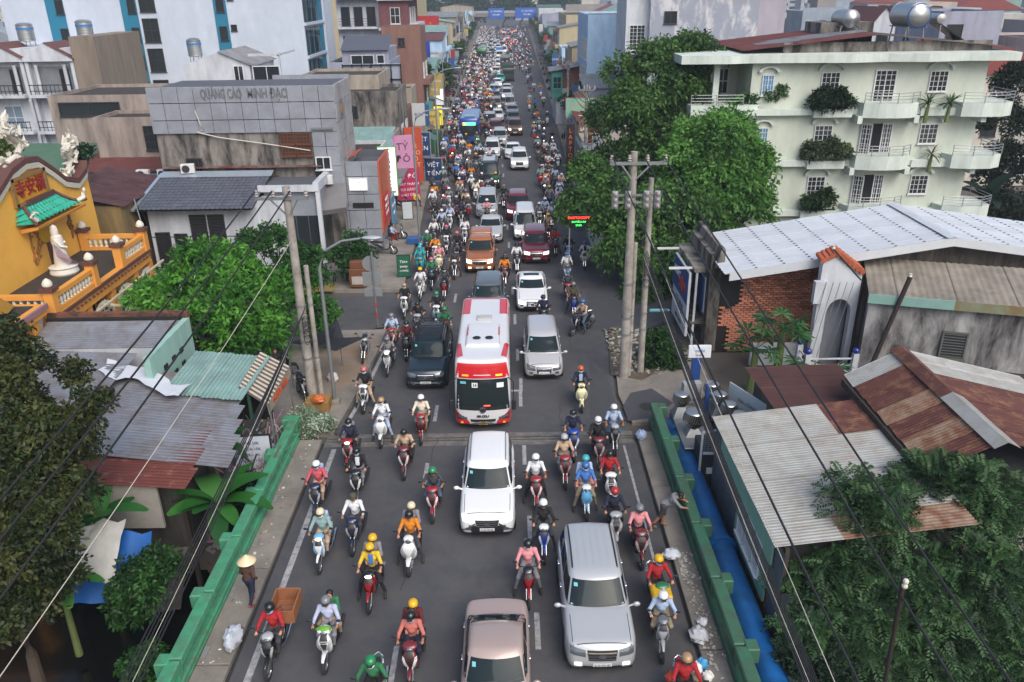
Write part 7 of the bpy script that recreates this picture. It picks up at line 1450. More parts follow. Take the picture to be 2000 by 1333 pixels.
 for s in(-1,1):
  mi=MB().tube([(s*.2,-.26,1.1),(s*.27,-.28,1.2),(s*.33,-.27,1.27)],.009,5).ball((s*.37,-.275,1.29),.06,10,5,sq=(1.15,.3,.72));add('mirror',mi,[m_blackp])
 add('tail_light',MB().ball((0,.9,.76),.055,8,5,sq=(1.3,.5,.6)),[m_red])
 add('grab_rail',MB().tube([(-.11,.56,.84),(-.12,.8,.88),(0,.9,.9),(.12,.8,.88),(.11,.56,.84)],.014,5),[m_chrome])
 add('rear_plate',MB().box(-.095,.095,.93,.94,.5,.64),[m_plate])
 w_=MB().lathe([(r*.66,-tw/2),(r*.9,-tw/2),(r,-tw*.22),(r,tw*.22),(r*.9,tw/2),(r*.66,tw/2)],20,axis='x',cap=False).lathe([(r*.7,-tw*.3),(r*.66,-tw*.3),(r*.62,0),(r*.66,tw*.3),(r*.7,tw*.3)],20,axis='x',m=1,cap=False)
 w_.lathe([(.05,-tw*.5),(.05,tw*.5)],8,axis='x',m=1)
 for a in range(6):w_.box(-.012,.012,-.014,.014,.03,r*.66,1,Matrix.Rotation(a*PI/3,4,'X'))
 wm=w_.mesh('wheel',[m_tyre,m_alloy]);BK[kind]=(P,wm,wy,r)
 b=MB()
 for ri,n_,mi in((ap[::2],8,0),(tail[::2],8,0),(f[::3],6,0)):sweep(b,ri,n_,mi)
 b.box(-.13,.13,.0,.75,.79,.85,1);b.box(-.34,.34,-.22,-.18,1.05,1.1,1);b.box(-.1,.1,-.2,.5,.22,.46,1);b.box(-.06,.06,-.48,-.3,1.0,1.09,0);b.box(-.07,.07,-.5,-.46,.98,1.07,2)
 for s in(-1,1):b.box(s*.37-.06,s*.37+.06,-.28,-.26,1.25,1.33,1)
 for y in(-wy,wy):b.lathe([(r*.5,-tw*.4),(r,-tw*.4),(r,tw*.4),(r*.5,tw*.4)],9,(0,y,r),1,axis='x')
 BK[kind+'_far']=b.mesh('motorbike_far',[m_gap,m_blackp,m_lens]);return BK[kind]
bcol={'red':'8e1a20','white':'d3d5d7','black':'16171a','navy':'1a2242','blue':'1f3f9a','silver':'9b9ea2','grey':'5b5e63','maroon':'6a2228','light blue':'6fa2c4','pale yellow':'d6cf9a','green':'256a44','cream':'cfc09a','teal':'2a8b90','dark grey':'323438','bronze':'6d5a45'}
bp=lambda n:mat('bike_'+n.replace(' ','_'),bcol[n],.3,var=0,coat=.6,obj=True)
NBIKE=[0];BS=1.06
def put_bike(kind,col,accent,loc,label,rz=0.,lit=False,lod=0,tilt=0.,parked=False,group='motorbikes in the traffic'):
 P,wm,wy,r=bike_type(kind);NBIKE[0]+=1
 if lod==2:
  o=ob('motorbike',BK[kind+'_far'],[bp(col),m_blackp,m_lit if lit else m_lens],None,loc,rz,(BS,)*3);return tag(o,label,'motorbike',group)
 t=T('scooter' if kind!='underbone' else 'motorbike',label,'motorbike',loc,rz,group)
 t.scale=(BS,)*3
 if tilt:t.rotation_euler=(0,tilt,rz)
 res={'paint':bp(col),'accent':bp(accent),'lamp':m_lit if lit else m_lens}
 for n_,me,mats in P:
  if lod==1 and n_ in('fork_leg','tail_light','rear_plate','grab_rail','shield_trim','engine','exhaust'):continue
  ob(n_,me,[res.get(m,m)if isinstance(m,str)else m for m in mats],t)
 for y in(-wy,wy):ob('wheel',wm,None,t,(0,y,r))
 return t
def bike_loc(px,py,rz=0.):
 p=PZ(px,py,0.);return Vector((p.x-.68*math.sin(rz),p.y+.68*math.cos(rz),0))
S_,V_,U_='scooter','vespa','underbone'
RIDE=[(U_,527,1326,'black','silver',('red','charcoal','black','b',1,None),'scooter',dict(w='hauling a wooden crate along the left kerb')),(S_,637,1312,'white','silver',('lavender','grey','grey',None,1,None),'scooter',dict(w='with a green bag at the handlebar, a boy riding behind',p=('green','khaki',None,'a bare-headed boy'))),(S_,803,1345,'maroon','white',('salmon','navy','black','b',1,None),'scooter',dict(w='carrying two at the bottom edge left of the beige sedan',p=('maroon','black','yellow','a passenger'))),(U_,726,1432,'green','black',('green','black','green','w',1,None),'sport',dict(w='cut off by the bottom edge')),(U_,723,1196,'red','black',('yellow','black','yellow',None,0,None),'foot_down',dict(w='lit, carrying two in yellow helmets',lit=1,p=('grey','black','yellow','a passenger'),vest='blue')),(V_,800,1124,'white','silver',('orange','charcoal','black',None,0,None),'foot_down',dict(w='carrying two, rider in orange',p=('grey','black','cream','a passenger'))),(U_,626,1119,'white','light blue',('sage','beige','cream','w',1,'light blue'),'scooter',dict(w='with its headlight on beside the left edge line',lit=1)),(S_,690,1084,'navy','silver',('white','charcoal','olive',None,1,None),'scooter',dict(w='ridden by a person in a white shirt and olive cap',hk='cap')),(S_,618,1014,'navy','silver',('coral','beige','white','b',1,'light blue'),'scooter',dict(w='hugging the left edge line, white helmet')),(S_,846,1021,'red','white',('charcoal','denim','green',None,0,None),'sport',dict(w='alone left of the white SUV, green helmet')),(S_,697,985,'black','white',('black','grey','black','b',1,None),'scooter',dict(w='ridden by a person in a black blazer',vest='white')),(S_,681,921,'red','silver',('navy','black','black','w',1,'grey'),'scooter',dict(w='with glowing headlight at the expansion joint',lit=1)),(S_,790,937,'maroon','white',('beige','black','black',None,1,None),'sport',dict(w='ridden by a person in a beige jacket just past the joint')),(V_,745,875,'white','silver',('white','light blue','tan','w',1,'black'),'foot_down',dict(w='ridden by a person with a black backpack on the joint')),(S_,823,869,'red','black',('cream','khaki','white',None,1,None),'scooter',dict(w='left of the red bus nose, rider in cream')),(S_,711,808,'white','black',('black','beige','pink','w',0,None),'foot_down',dict(w='ridden by a person in a pink helmet by the left kerb')),(U_,757,736,'silver','white',('grey','black','grey',None,1,None),'sport',dict(w='lit, left of the dark off-roader',lit=1)),(S_,765,690,'red','white',('light blue','khaki','grey','w',1,None),'scooter',dict(w='behind the silver motorbike by the kerb')),(S_,794,706,'black','dark grey',('maroon','charcoal','black','w',0,None),'scooter',dict(w='touching the dark off-roader on its left')),(S_,790,624,'white','silver',('black','charcoal','tan','w',0,None),'scooter',dict(w='by the side street mouth, rider in a black T-shirt')),(S_,816,660,'silver','black',('black','charcoal','black',None,0,None),'sport',dict(w='behind the dark off-roader, all-black rider')),(S_,853,642,'white','teal',('black','navy','green','b',0,None),'scooter',dict(w='left of the red bus tail, rider in black with mask')),(U_,869,676,'black','red',('green','olive','green',None,1,None),'foot_down',dict(w='squeezed between the off-roader and the red bus')),(U_,821,589,'white','grey',('white','cream','yellow',None,1,'black'),'scooter',dict(w='ridden by a person in a yellow helmet')),(S_,843,567,'navy','black',('green','black','pink','w',1,None),'scooter',dict(w='ridden by a person in green with a pink helmet')),(U_,868,588,'red','black',('charcoal','black','black','w',0,None),'scooter',dict(w='ridden by a person in charcoal left of the grey car')),(S_,820,541,'teal','teal',('teal','teal','teal','b',1,None),'scooter',dict(w='under a teal raincoat carrying two',p=('teal','teal','teal','a passenger'))),(S_,834,508,'black','red',('green','black','white','b',1,None),'scooter',dict(w='ridden by a person in a green jacket beside the kerb')),(V_,858,536,'cream','silver',('pink','khaki','gold','w',1,None),'scooter',dict(w='ridden by a person in a pink shirt')),(S_,850,518,'white','silver',('orange','black','black','w',1,None),'scooter',dict(w='ridden by a person in an orange jacket')),(U_,888,547,'black','white',('charcoal','brown','black',None,0,None),'foot_down',dict(w='right by the orange pickup wheel')),(S_,893,510,'black','grey',('black','black','pink',None,1,None),'scooter',dict(w='left of the orange pickup, pink helmet')),(S_,872,496,'white','black',('black','black','pink','b',1,None),'scooter',dict(w='two rows left of the orange pickup, black jacket')),(S_,908,480,'white','silver',('white','black','black',None,0,None),'scooter',dict(w='at the orange pickup left rear corner')),(S_,847,482,'black','silver',('white','black','grey',None,1,None),'scooter',dict(w='near the far street lamp, white shirt')),(S_,863,461,'black','white',('light blue','charcoal','white',None,1,None),'scooter',dict(w='ridden by a person in pale blue, white helmet')),(S_,879,452,'white','silver',('light blue','black','grey','w',1,'light blue'),'scooter',dict(w='ridden by a backpacked person in pale blue')),(S_,901,444,'black','white',('navy','black','black',None,1,None),'scooter',dict(w='left of the silver sedan, dark jacket')),(S_,986,562,'maroon','silver',('orange','black','black',None,0,None),'scooter',dict(w='carrying a family between grey car and white car',p=('black','black',None,'a passenger'))),(S_,1010,535,'black','white',('white','charcoal','black',None,1,None),'scooter',dict(w='behind the white sunroof car, white shirt')),(U_,1141,529,'silver','white',('white','cream','blue',None,1,None),'sport',dict(w='swinging out by the tree on the right',rz=-.12,vest='black')),(S_,1111,517,'light blue','blue',('black','black','black',None,1,None),'scooter',dict(w='right of the dark red SUV nose, black rider')),(S_,1108,556,'grey','white',('white','grey','blue','w',1,None),'scooter',dict(w='in single file on the right, white shirt')),(S_,1110,596,'red','silver',('charcoal','navy','blue','b',1,None),'scooter',dict(w='second in the right-hand file, charcoal top')),(U_,1121,622,'blue','black',('olive','navy','grey',None,0,'black'),'foot_down',dict(w='right of the white sunroof car, olive shirt')),(S_,1118,657,'black','white',('beige','denim','blue','w',1,None),'foot_down',dict(w='turned sideways at the right kerb',rz=-.75)),(S_,1062,650,'black','grey',('navy','navy','black','b',1,None),'scooter',dict(w='hidden behind the silver MPV roof')),(V_,1136,806,'pale yellow','silver',('navy','black','orange','w',1,None),'scooter',dict(w='alone in the right lane, rider in an orange helmet',vest='light blue')),(S_,1121,902,'blue','white',('navy','denim','black','b',0,None),'scooter',dict(w='at the joint right of the bus, navy polo')),(S_,1170,918,'maroon','silver',('black','black','white','w',1,None),'scooter',dict(w='ridden by a person in black with white helmet')),(U_,1201,891,'black','silver',('light blue','denim','white','w',0,'grey'),'scooter',dict(w='nearest the right rail end',lit=0)),(S_,1104,956,'red','silver',('beige','grey','silver',None,0,None),'scooter',dict(w='ridden by a person in a pale pink shirt, silver helmet')),(S_,1048,1000,'red','white',('white','black','white','w',0,None),'foot_down',dict(w='right beside the white SUV, white T-shirt')),(U_,1146,1018,'light blue','white',('blue','khaki','blue','w',0,None),'foot_down',dict(w='with a blue bag in front carrying two',p=('light blue','pink','teal','a passenger'))),(S_,1193,992,'white','silver',('red','black','black',None,0,'red'),'scooter',dict(w='ridden by a person in a red polo')),(U_,1063,1100,'blue','white',('black','charcoal','white',None,1,None),'foot_down',dict(w='directly left of the big silver SUV')),(S_,1203,1074,'silver','white',('navy','black','red','w',1,None),'scooter',dict(w='ridden by a person in a red helmet')),(S_,1252,1111,'maroon','silver',('pink','black','grey',None,1,None),'scooter',dict(w='along the right kerb, rider in pink')),(U_,1033,1188,'red','black',('pink','grey','black','w',1,None),'foot_down',dict(w='between beige sedan and silver SUV, pink hoodie')),(S_,1295,1222,'green','black',('red','black','yellow','b',1,None),'scooter',dict(w='by the right kerb, red hoodie and yellow helmet',rz=.1)),(U_,1292,1292,'silver','grey',('light blue','khaki','white','w',1,None),'sport',dict(w='nearest to the right kerb, black bag across the chest',rz=-.1)),(U_,1345,1440,'red','white',('red','black','tan',None,1,None),'scooter',dict(w='loaded with bottles and bags at the bottom right')),(S_,1085,502,'black','red',('red','denim','black',None,1,None),'foot_down',dict(w='right of the dark red SUV, red jacket')),(S_,1071,470,'maroon','grey',('khaki','black','yellow',None,1,None),'scooter',dict(w='behind the dark red SUV, khaki jacket')),(S_,1054,446,'white','black',('grey','black','white',None,1,None),'scooter',dict(w='tight right of the boxy white van')),(S_,1065,436,'grey','black',('light blue','black','white',None,1,None),'scooter',dict(w='second right of the boxy white van')),(S_,1078,446,'navy','black',('lavender','navy','grey',None,1,None),'scooter',dict(w='right of the boxy white van near the LED sign')),(S_,845,418,'black','silver',('white','khaki','white',None,1,None),'scooter',dict(w='left of the silver MPV with dark grille, white rider')),(S_,867,409,'red','white',('black','black','black',None,1,None),'scooter',dict(w='at the left in front of the crowd, black rider',lit=1)),(S_,877,413,'white','silver',('grey','black','white',None,1,None),'scooter',dict(w='at the left beside the red one, grey rider')),(S_,910,418,'black','silver',('beige','black','grey',None,1,None),'scooter',dict(w='left of the silver MPV with dark grille, tan rider')),(S_,850,444,'black','silver',('black','black','black',None,1,None),'scooter',dict(w='ridden by a dark-clad person beside the far lamp')),(S_,984,408,'black','silver',('black','black','grey',None,1,None),'scooter',dict(w='between silver MPV and maroon SUV')),]
def fit(*opts):return next((o for o in opts if len(o.split())<=16),' '.join(opts[-1].split()[:16]))
def rider_set(kind,px,py,col,acc,rd,pose,ex):
 rz=ex.get('rz',0.)or 0.;loc=bike_loc(px,py,rz);w_=ex['w'];kn={S_:'scooter',V_:'rounded retro scooter',U_:'motorbike'}[kind]
 put_bike(kind,col,acc,loc,f'{col} {kn} {w_}',rz,ex.get('lit',0),0)
 top,bot,hat,mask,lng,bag=rd
 hs=f'{hat} helmet' if hat and ex.get('hk')!='cap' else(f'{hat} cap' if hat else 'bare head')
 o=add_person(fit(f'person in {top} and {hs} riding the {col} {kn} {w_}',f'person in {top} on the {col} {kn} {w_}',f'rider of the {col} {kn} {w_}'),pose,top,bot,hat,loc,rz,mask,bool(lng),bag=bag,group='riders in the traffic',hatkind=ex.get('hk','half'),scale=BS)
 if ex.get('vest'):
  c=Vector(POSES[pose]['chest']);v=rbox(.07,.03,.16,.025,2,1,2,lambda x,y,z:(x,y,z));b=MB();b.add(*v,0,True);b.ob('shirt_front',cm(ex['vest']),o,c+Vector((0,-.105,-.02)))
 if ex.get('p'):
  t2,b2,h2,who=ex['p']
  add_person(fit(f'{who} in {t2} behind on the {col} {kn} {w_}',f'{who} in {t2} behind the rider in {top} on the {col} {kn}'),'pillion',t2,b2,h2,loc,rz,None,True,group='riders in the traffic',scale=BS if who!='a bare-headed boy' else 1.)
 return loc
LOCS=[rider_set(*r)for r in RIDE]
t=T('wooden_crate','open wooden crate strapped behind the rider in the red jacket','crate',LOCS[0]+Vector((.15,.75,.86)))
m_wood=mat('crate_wood','8a5a3a',.8,var=.2,scale=5,obj=True)
for x in(-.33,.33):MB().bbox(x-.02,x+.02,-.35,.55,0,.42,.008).ob('side_board',m_wood,t)
for y in(-.35,.55):MB().bbox(-.31,.31,y-.02,y+.02,0,.42,.008).ob('end_board',m_wood,t)
for k in range(4):MB().bbox(-.31,.31,-.32+.22*k,-.13+.22*k,0,.03,.005).ob('bottom_board',m_wood,t)
def lump(name,label,cat,loc,r,col,sq=(1,1,1),seed=0,mm=None):
 """crumpled bag or bundle"""
 rs=random.Random(seed);b=MB().ball((0,0,0),r,14,9);b.v=[tuple(c*q*(1+.16*math.sin(9*(v[0]+v[2])/r+seed)+rs.uniform(-.12,.12))for c,q in zip(v,sq))for v in b.v]
 return tag(b.ob(name,mm or mat('bag_'+col,col,.55,var=.12,scale=8,obj=True),None,loc),label,cat)
lump('shopping_bag','green and yellow bag hung at the white scooter handlebar','bag',LOCS[1]+Vector((0,-.36,1.14)),.13,'5f9a2e',(1.5,.8,.7),3)
lump('front_bag','sky blue bag covering the front of the light blue motorbike','bag',LOCS[RIDE.index(next(r for r in RIDE if r[1]==1146))]+Vector((0,-.54,.88)),.17,'5f9fc9',(1.05,.6,1.25),5)
lump('chest_bag','black bag across the chest of the rider nearest the right kerb','bag',LOCS[RIDE.index(next(r for r in RIDE if r[1]==1292))]+Vector((0,-.14,1.05)),.1,'1d1d1f',(1.1,.6,.8),8)
for k,(dx,dy,z,c,r_)in enumerate([(.35,.5,.95,'d5d7d8',.16),(.55,.7,.9,'3f8fc0',.14),(-.3,.3,.9,'b8452f',.13),(.3,.15,1.05,'c9b48a',.1),(.62,.35,.85,'d8d8d4',.13)]):
 lump('goods_bag',['white plastic bag','blue plastic bag','red bag','tan bottle bundle','grey-white bag'][k]+' on the loaded bike at the bottom right','bag',LOCS[RIDE.index(next(r for r in RIDE if r[1]==1345))]+Vector((dx,dy,z)),r_,c,(1,1,1.1),k)
MB().bbox(-.28,.28,-.3,.3,-.1,.14,.05).ob('delivery_box',mat('box_yellow','c9a020',.5,var=.05),None,LOCS[RIDE.index(next(r for r in RIDE if r[1]==1292))]+Vector((.12,.82,.98)))
tag(bpy.data.objects['delivery_box'],'yellow and green delivery box behind the rider nearest the right kerb','box')
# ---- the crowd further up the road
random.seed(21)
foot=[]
for o in list(COL.objects):
 if o.get('category')in('car','van','pickup','bus','truck')and not o.parent:foot.append((o.location.x,o.location.y,1.25 if o['category']not in('bus','truck')else 1.55,2.75 if o['category']not in('bus','truck')else 4.6,o['label'],o['category']))
taken=[(l.x,l.y)for l in LOCS]
def free(x,y,gap=.72):
 for fx,fy,a,c,*_ in foot:
  if abs(x-fx)<a and abs(y-fy)<c:return False
 for tx,ty in taken[-400:]:
  if abs(x-tx)<gap and abs(y-ty)<1.75:return False
 return True
xl=lambda y:float(np.interp(y,[40,60,88,132,250,400],[-6.2,-6.3,-7.6,-8.4,-10.2,-12.5]));xr=lambda y:float(np.interp(y,[40,60,88,132,250,400],[5,4.9,5.2,5.6,6.6,8]))
tops=['white','light blue','black','red','navy','grey','pink','lavender','charcoal','beige','charcoal','white','orange','black','grey','white','black','blue','cream','navy','sage','light blue','green']
hats=['white','black','grey','black','blue','white','silver','black','pink','grey','navy','red','white','yellow']
cols=['black','red','white','navy','dark grey','silver','maroon','black','black','bronze','grey','white']
crowd=[];tries=0
while len(crowd)<235 and tries<60000:
 tries+=1;y=random.uniform(58,185);u=random.random()
 if y<92:x=random.uniform(xl(y)+.2,-1.2)if u<.72 else random.uniform(2.6,xr(y)-.3)
 else:x=random.uniform(xl(y)+.3,-1.6-.012*(y-92))if u<.93 else random.uniform(3.0,xr(y)-.2)
 if y>92 and x>2 and random.random()<.6:continue
 if free(x,y,.7+.0008*y):taken.append((x,y));crowd.append((x,y))
def near_car(x,y):
 best=min(foot,key=lambda f:math.hypot((f[0]-x)*1.5,f[1]-y));return best
seen={}
crowd.sort(key=lambda c:c[1])
for i,(x,y)in enumerate(crowd):
 lod=1 if y<82 else 2;k=random.choice([S_,S_,S_,U_,V_]if lod==1 else[S_,S_,U_]);c=random.choice(cols);tp=random.choice(tops);ht=random.choice(hats);rz=random.gauss(0,.08)
 fx,fy,_,_,fl,fc=near_car(x,y);noun=fl.split(' with')[0].split(' behind')[0].split(' in the')[0].split(' right of')[0].split(' among')[0].split(' beside')[0].split(' partly')[0].split(' ahead')[0].split(' nearest')[0].split(' peeking')[0].split(' left')[0].replace('small distant ','')
 side=('right of' if x>fx+.9 else 'left of' if x<fx-.9 else 'around');dep='in front of' if y<fy-2.5 else 'behind' if y>fy+2.5 else 'level with'
 kn={S_:'scooter',V_:'retro scooter',U_:'motorbike'}[k];rel=f'{side} and {dep} the {noun}'
 put_bike(k,c,random.choice(['silver','white','black']),(x,y,0),fit(f'{c} {kn} of a rider in {tp}, {rel}',f'{c} {kn}, {rel}'),rz,random.random()<.14,lod)
 add_person(fit(f'rider in {tp}, {ht} helmet, {rel}',f'rider in {tp}, {rel}'),random.choice(['scooter','scooter','foot_down']),tp,random.choice(['black','navy','denim','grey','khaki']),ht,(x,y,0),rz,None,random.random()<.75,lod=1,group='riders in the traffic',scale=BS)
 if lod==1 and random.random()<.2:add_person(fit(f'passenger behind the rider in {tp}, {rel}',f'passenger {rel}'),'pillion',random.choice(tops),'black',random.choice(hats),(x,y,0),rz,None,True,lod=1,group='riders in the traffic',scale=BS)
b=MB();far_cols=['black','dark grey','white','navy','silver','red'];ftops=['white','light blue','black','charcoal','grey','navy','black','beige','red']
ms=[bp(c)for c in far_cols]+[cm(t_)for t_ in ftops]+[m_blackp,hat_mat('white'),hat_mat('black'),m_lit,m_skin]
nb,ntp=len(far_cols),len(ftops);n=0;tries=0;pts=[]
while n<520 and tries<40000:
 tries+=1;y=185+205*random.random()**1.25;x=random.uniform(xl(y),-1.5-.014*(y-92))if random.random()<.8 else random.uniform(xl(y),xr(y))
 if not free(x,y,.8):continue
 taken.append((x,y));n+=1;c=random.randrange(nb);t_=nb+random.randrange(ntp);M0=nb+ntp
 b.bbox(x-.14,x+.14,y-.9,y+.85,.25,.85,.12,c);b.box(x-.33,x+.33,y-.3,y-.24,1.0,1.08,M0);b.lathe([(.12,-.04),(.26,-.04),(.26,.04),(.12,.04)],8,(x,y-.64,.27),M0,axis='x')
 b.bbox(x-.2,x+.2,y+.0,y+.26,.8,1.36,.08,t_);b.box(x-.3,x-.2,y-.25,y+.1,1.0,1.2,t_);b.box(x+.2,x+.3,y-.25,y+.1,1.0,1.2,t_);b.ball((x,y+.05,1.52),.13,6,4,M0+1+(n%3==0))
 if n%6==0:b.box(x-.07,x+.07,y-.95,y-.9,.85,.98,M0+3)
tag(b.ob('distant_motorbike_crowd',ms),'far-off mass of motorbikes and riders filling the road up to the overpass','motorbike crowd',kind='stuff')
# ==== TREES AND PLANTS
def leafm(name,col,tr=.3):
 if name in MC:return MC[name]
 m=mat(name,col,.55,var=.25,scale=1.3,spec=.35);N=m.node_tree.nodes;L=m.node_tree.links;b=N['Principled BSDF'];o=N['Material Output']
 t=N.new('ShaderNodeBsdfTranslucent');t.inputs[0].default_value=(*[min(1,c*1.5)for c in lin(col)],1);x=N.new('ShaderNodeMixShader');x.inputs[0].default_value=tr;L.new(b.outputs[0],x.inputs[1]);L.new(t.outputs[0],x.inputs[2]);L.new(x.outputs[0],o.inputs[0]);return m
def unit(v):return v/np.maximum(1e-6,np.linalg.norm(v,axis=-1,keepdims=True))
def leaves(blobs,nc,k,L,W,cr,mats,rs,droop=.25,spread=.9,pinnate=0,flat=False):
 """clumps of leaf blades on the skin of each blob: blob = (centre, (rx, ry, rz))"""
 C=[];Nn=[];MI=[];sub=[]
 for c,r in blobs:
  sub.append((np.array(c),np.array(r)*.8));dd=unit(rs.normal(size=(11,3))+np.array([0,-.25,.35]))
  for d in dd:sub.append((np.array(c)+d*np.array(r)*rs.uniform(.62,.8),np.array(r)*rs.uniform(.3,.48)))
 for c,r in sub:
  n=max(5,int(nc*.48*(r[0]*r[2])));d=unit(rs.normal(size=(n,3)));d[:,2]=np.where(d[:,2]<-.4,-d[:,2],d[:,2]);rad=rs.uniform(.55,1.0,(n,1))**.6
  C.append(c+d*r*rad);Nn.append(unit(d/r));q=rs.integers(0,len(mats));MI.append(np.where(rs.random(n)<.65,q,rs.integers(0,len(mats),n)))
 C=np.concatenate(C);Nn=np.concatenate(Nn);nC=len(C);mi=np.concatenate(MI)
 if pinnate:
  ax=unit(Nn*.8+rs.normal(size=(nC,3))*.7);ax[:,2]-=.2;ax=unit(ax);t=np.tile(np.arange(k)/k,(nC,1));side=unit(np.cross(ax,(0,0,1.)+rs.normal(size=(nC,3))*.2))
  sg=np.where(np.arange(k)%2,1.,-1.)[None,:,None];base=C[:,None]+ax[:,None]*t[...,None]*pinnate+np.array([0,0,-1.])*(t**2)[...,None]*pinnate*.35
  D=unit(side[:,None]*sg+ax[:,None]*.45+rs.normal(size=(nC,k,3))*.12-np.array([0,0,.15]));base=base.reshape(-1,3);D=D.reshape(-1,3);up=np.repeat(unit(np.cross(side,ax)),k,0)
 else:
  base=(C[:,None]+rs.normal(size=(nC,k,3))*cr*.45).reshape(-1,3);D=unit(np.repeat(Nn,k,0)*.75+rs.normal(size=(nC*k,3))*spread);D[:,2]-=droop;D=unit(D);up=unit(np.repeat(Nn,k,0)+rs.normal(size=(nC*k,3))*.5)
 Sd=unit(np.cross(D,up));l=L*rs.uniform(.65,1.15,(len(D),1));w_=W*rs.uniform(.7,1.15,(len(D),1))
 V=np.stack([base,base+D*l*.45+Sd*w_*.5,base+D*l-np.array([0,0,1.])*l*.12,base+D*l*.45-Sd*w_*.5],1).reshape(-1,3)
 return V,np.arange(len(V)).reshape(-1,4),np.repeat(mi,k)
def tree(name,label,base,blobs,cols,nc=26,k=9,L=.26,W=.1,cr=.3,seed=1,trunk=.18,droop=.25,pinnate=0,cat='tree',spread=.9,part='crown',tr=.3):
 rs=np.random.default_rng(seed);t=T(name,label,cat,base);o=Vector(base);bl=[(tuple(Vector(c)-o),r)for c,r in blobs]
 V,Q,mt=leaves(bl,nc,k,L,W,cr,cols,rs,droop,spread,pinnate);c=ob(part,npmesh(part,V,Q,mt,[leafm('leaf_'+c_,c_,tr)for c_ in cols],False),None,t);c['kind']='stuff'
 if trunk:
  b=MB();top=min(bl,key=lambda q:q[0][2])[0];jn=Vector((top[0]*.4,top[1]*.4,max(.3,top[2]*.6)))
  b.tube([(0,0,-.3),(.05,.03,jn.z*.5),jn],[trunk*1.3,trunk,trunk*.8],9);b.ob('trunk',mat('bark','4d4238',.95,var=.2,scale=6,bump=.6,bscale=18),t)
  for cc,r in bl:MB().tube([jn,(jn+Vector(cc))/2+Vector((.1,0,.15)),Vector(cc)+Vector((0,0,r[2]*.4))],[trunk*.6,trunk*.4,trunk*.12],6).ob('limb',MC['bark'],t)
 return t
def bp_(px,py,rp,Y,sq=(1,.9,.9)):
 p=PY(px,py,Y);r=rp/F*math.hypot(p.y,H-p.z);return(tuple(p),(r*sq[0],r*sq[1],r*sq[2]))
tree('round_tree','round bright green tree with rosettes of long leaves beside the temple',(-13.6,35.2,0),[bp_(x,y,r,Y)for x,y,r,Y in((415,545,85,36),(330,600,80,35.5),(500,600,80,36),(410,640,100,34),(310,670,60,35),(520,660,60,35),(460,525,50,37.5))],['3f7524','4f882c','33641f','5f9838'],95,12,.36,.13,.22,3,.2,.1,spread=.75)
for nm,lb,bs,bl,cl,sd in(('shade_tree','tall dark green tree reaching over the mint house roof line',(9.5,52,0),[(1290,175,95,53),(1345,135,70,54),(1225,250,85,52),(1300,280,95,52),(1240,350,80,51),(1350,200,60,54),(1200,330,50,51)],['304f22','3f612a','253f1b','4d7033'],4),('shade_tree','lighter green domed tree in front of the mint house',(13,48,0),[(1410,285,95,48),(1345,330,75,47.5),(1460,340,70,48),(1400,370,85,47),(1470,410,45,47.5),(1440,220,40,51)],['3f6a2a','4f7d33','32571f','5c8b3c'],5),('shade_tree','low spreading tree overhanging the road beside the twin poles',(7.4,44.5,0),[(1190,400,60,47),(1130,415,45,48),(1250,430,80,45.5),(1330,440,80,45.5),(1210,500,55,45),(1300,520,70,44.5),(1400,450,60,46),(1250,570,45,43.5),(1340,570,45,44),(1150,340,40,49),(1200,440,60,46)],['375a26','466d2e','2a481e','557d38'],6)):
 tree(nm,lb,bs,[bp_(*b)for b in bl],cl,85,11,.36,.16,.34,sd,.3)
tree('canal_tree','dark olive tree in front of the canal shacks at the left edge',(-14.5,18,-2.6),[bp_(x,y,r,Y)for x,y,r,Y in((50,730,75,21),(20,830,110,20),(110,850,85,20),(60,960,120,19),(140,960,55,19),(50,1080,100,18),(110,1130,55,18),(190,790,35,21),(150,730,35,21.5),(30,1200,70,17),(20,660,45,21.5))],['2c3a1a','39451f','233016','4a4f26'],250,11,.19,.1,.16,7,.16)
tree('feathery_tree','big feathery-leaved tree filling the bottom right corner',(10.4,15.5,-2.8),[bp_(x,y,r,Y)for x,y,r,Y in((1700,1010,95,18.5),(1840,990,105,19),(1960,1010,90,19),(1630,1130,90,17.5),(1760,1130,130,17.5),(1900,1150,120,17.5),(1990,1180,90,17),(1660,1250,90,16),(1800,1270,120,16),(1940,1290,110,16),(1570,1240,45,16),(1560,1110,28,18),(1640,985,35,19.5))],['294427','35532e','1f3620','42623a'],300,16,.16,.065,.1,8,.14,pinnate=.55,tr=.2)
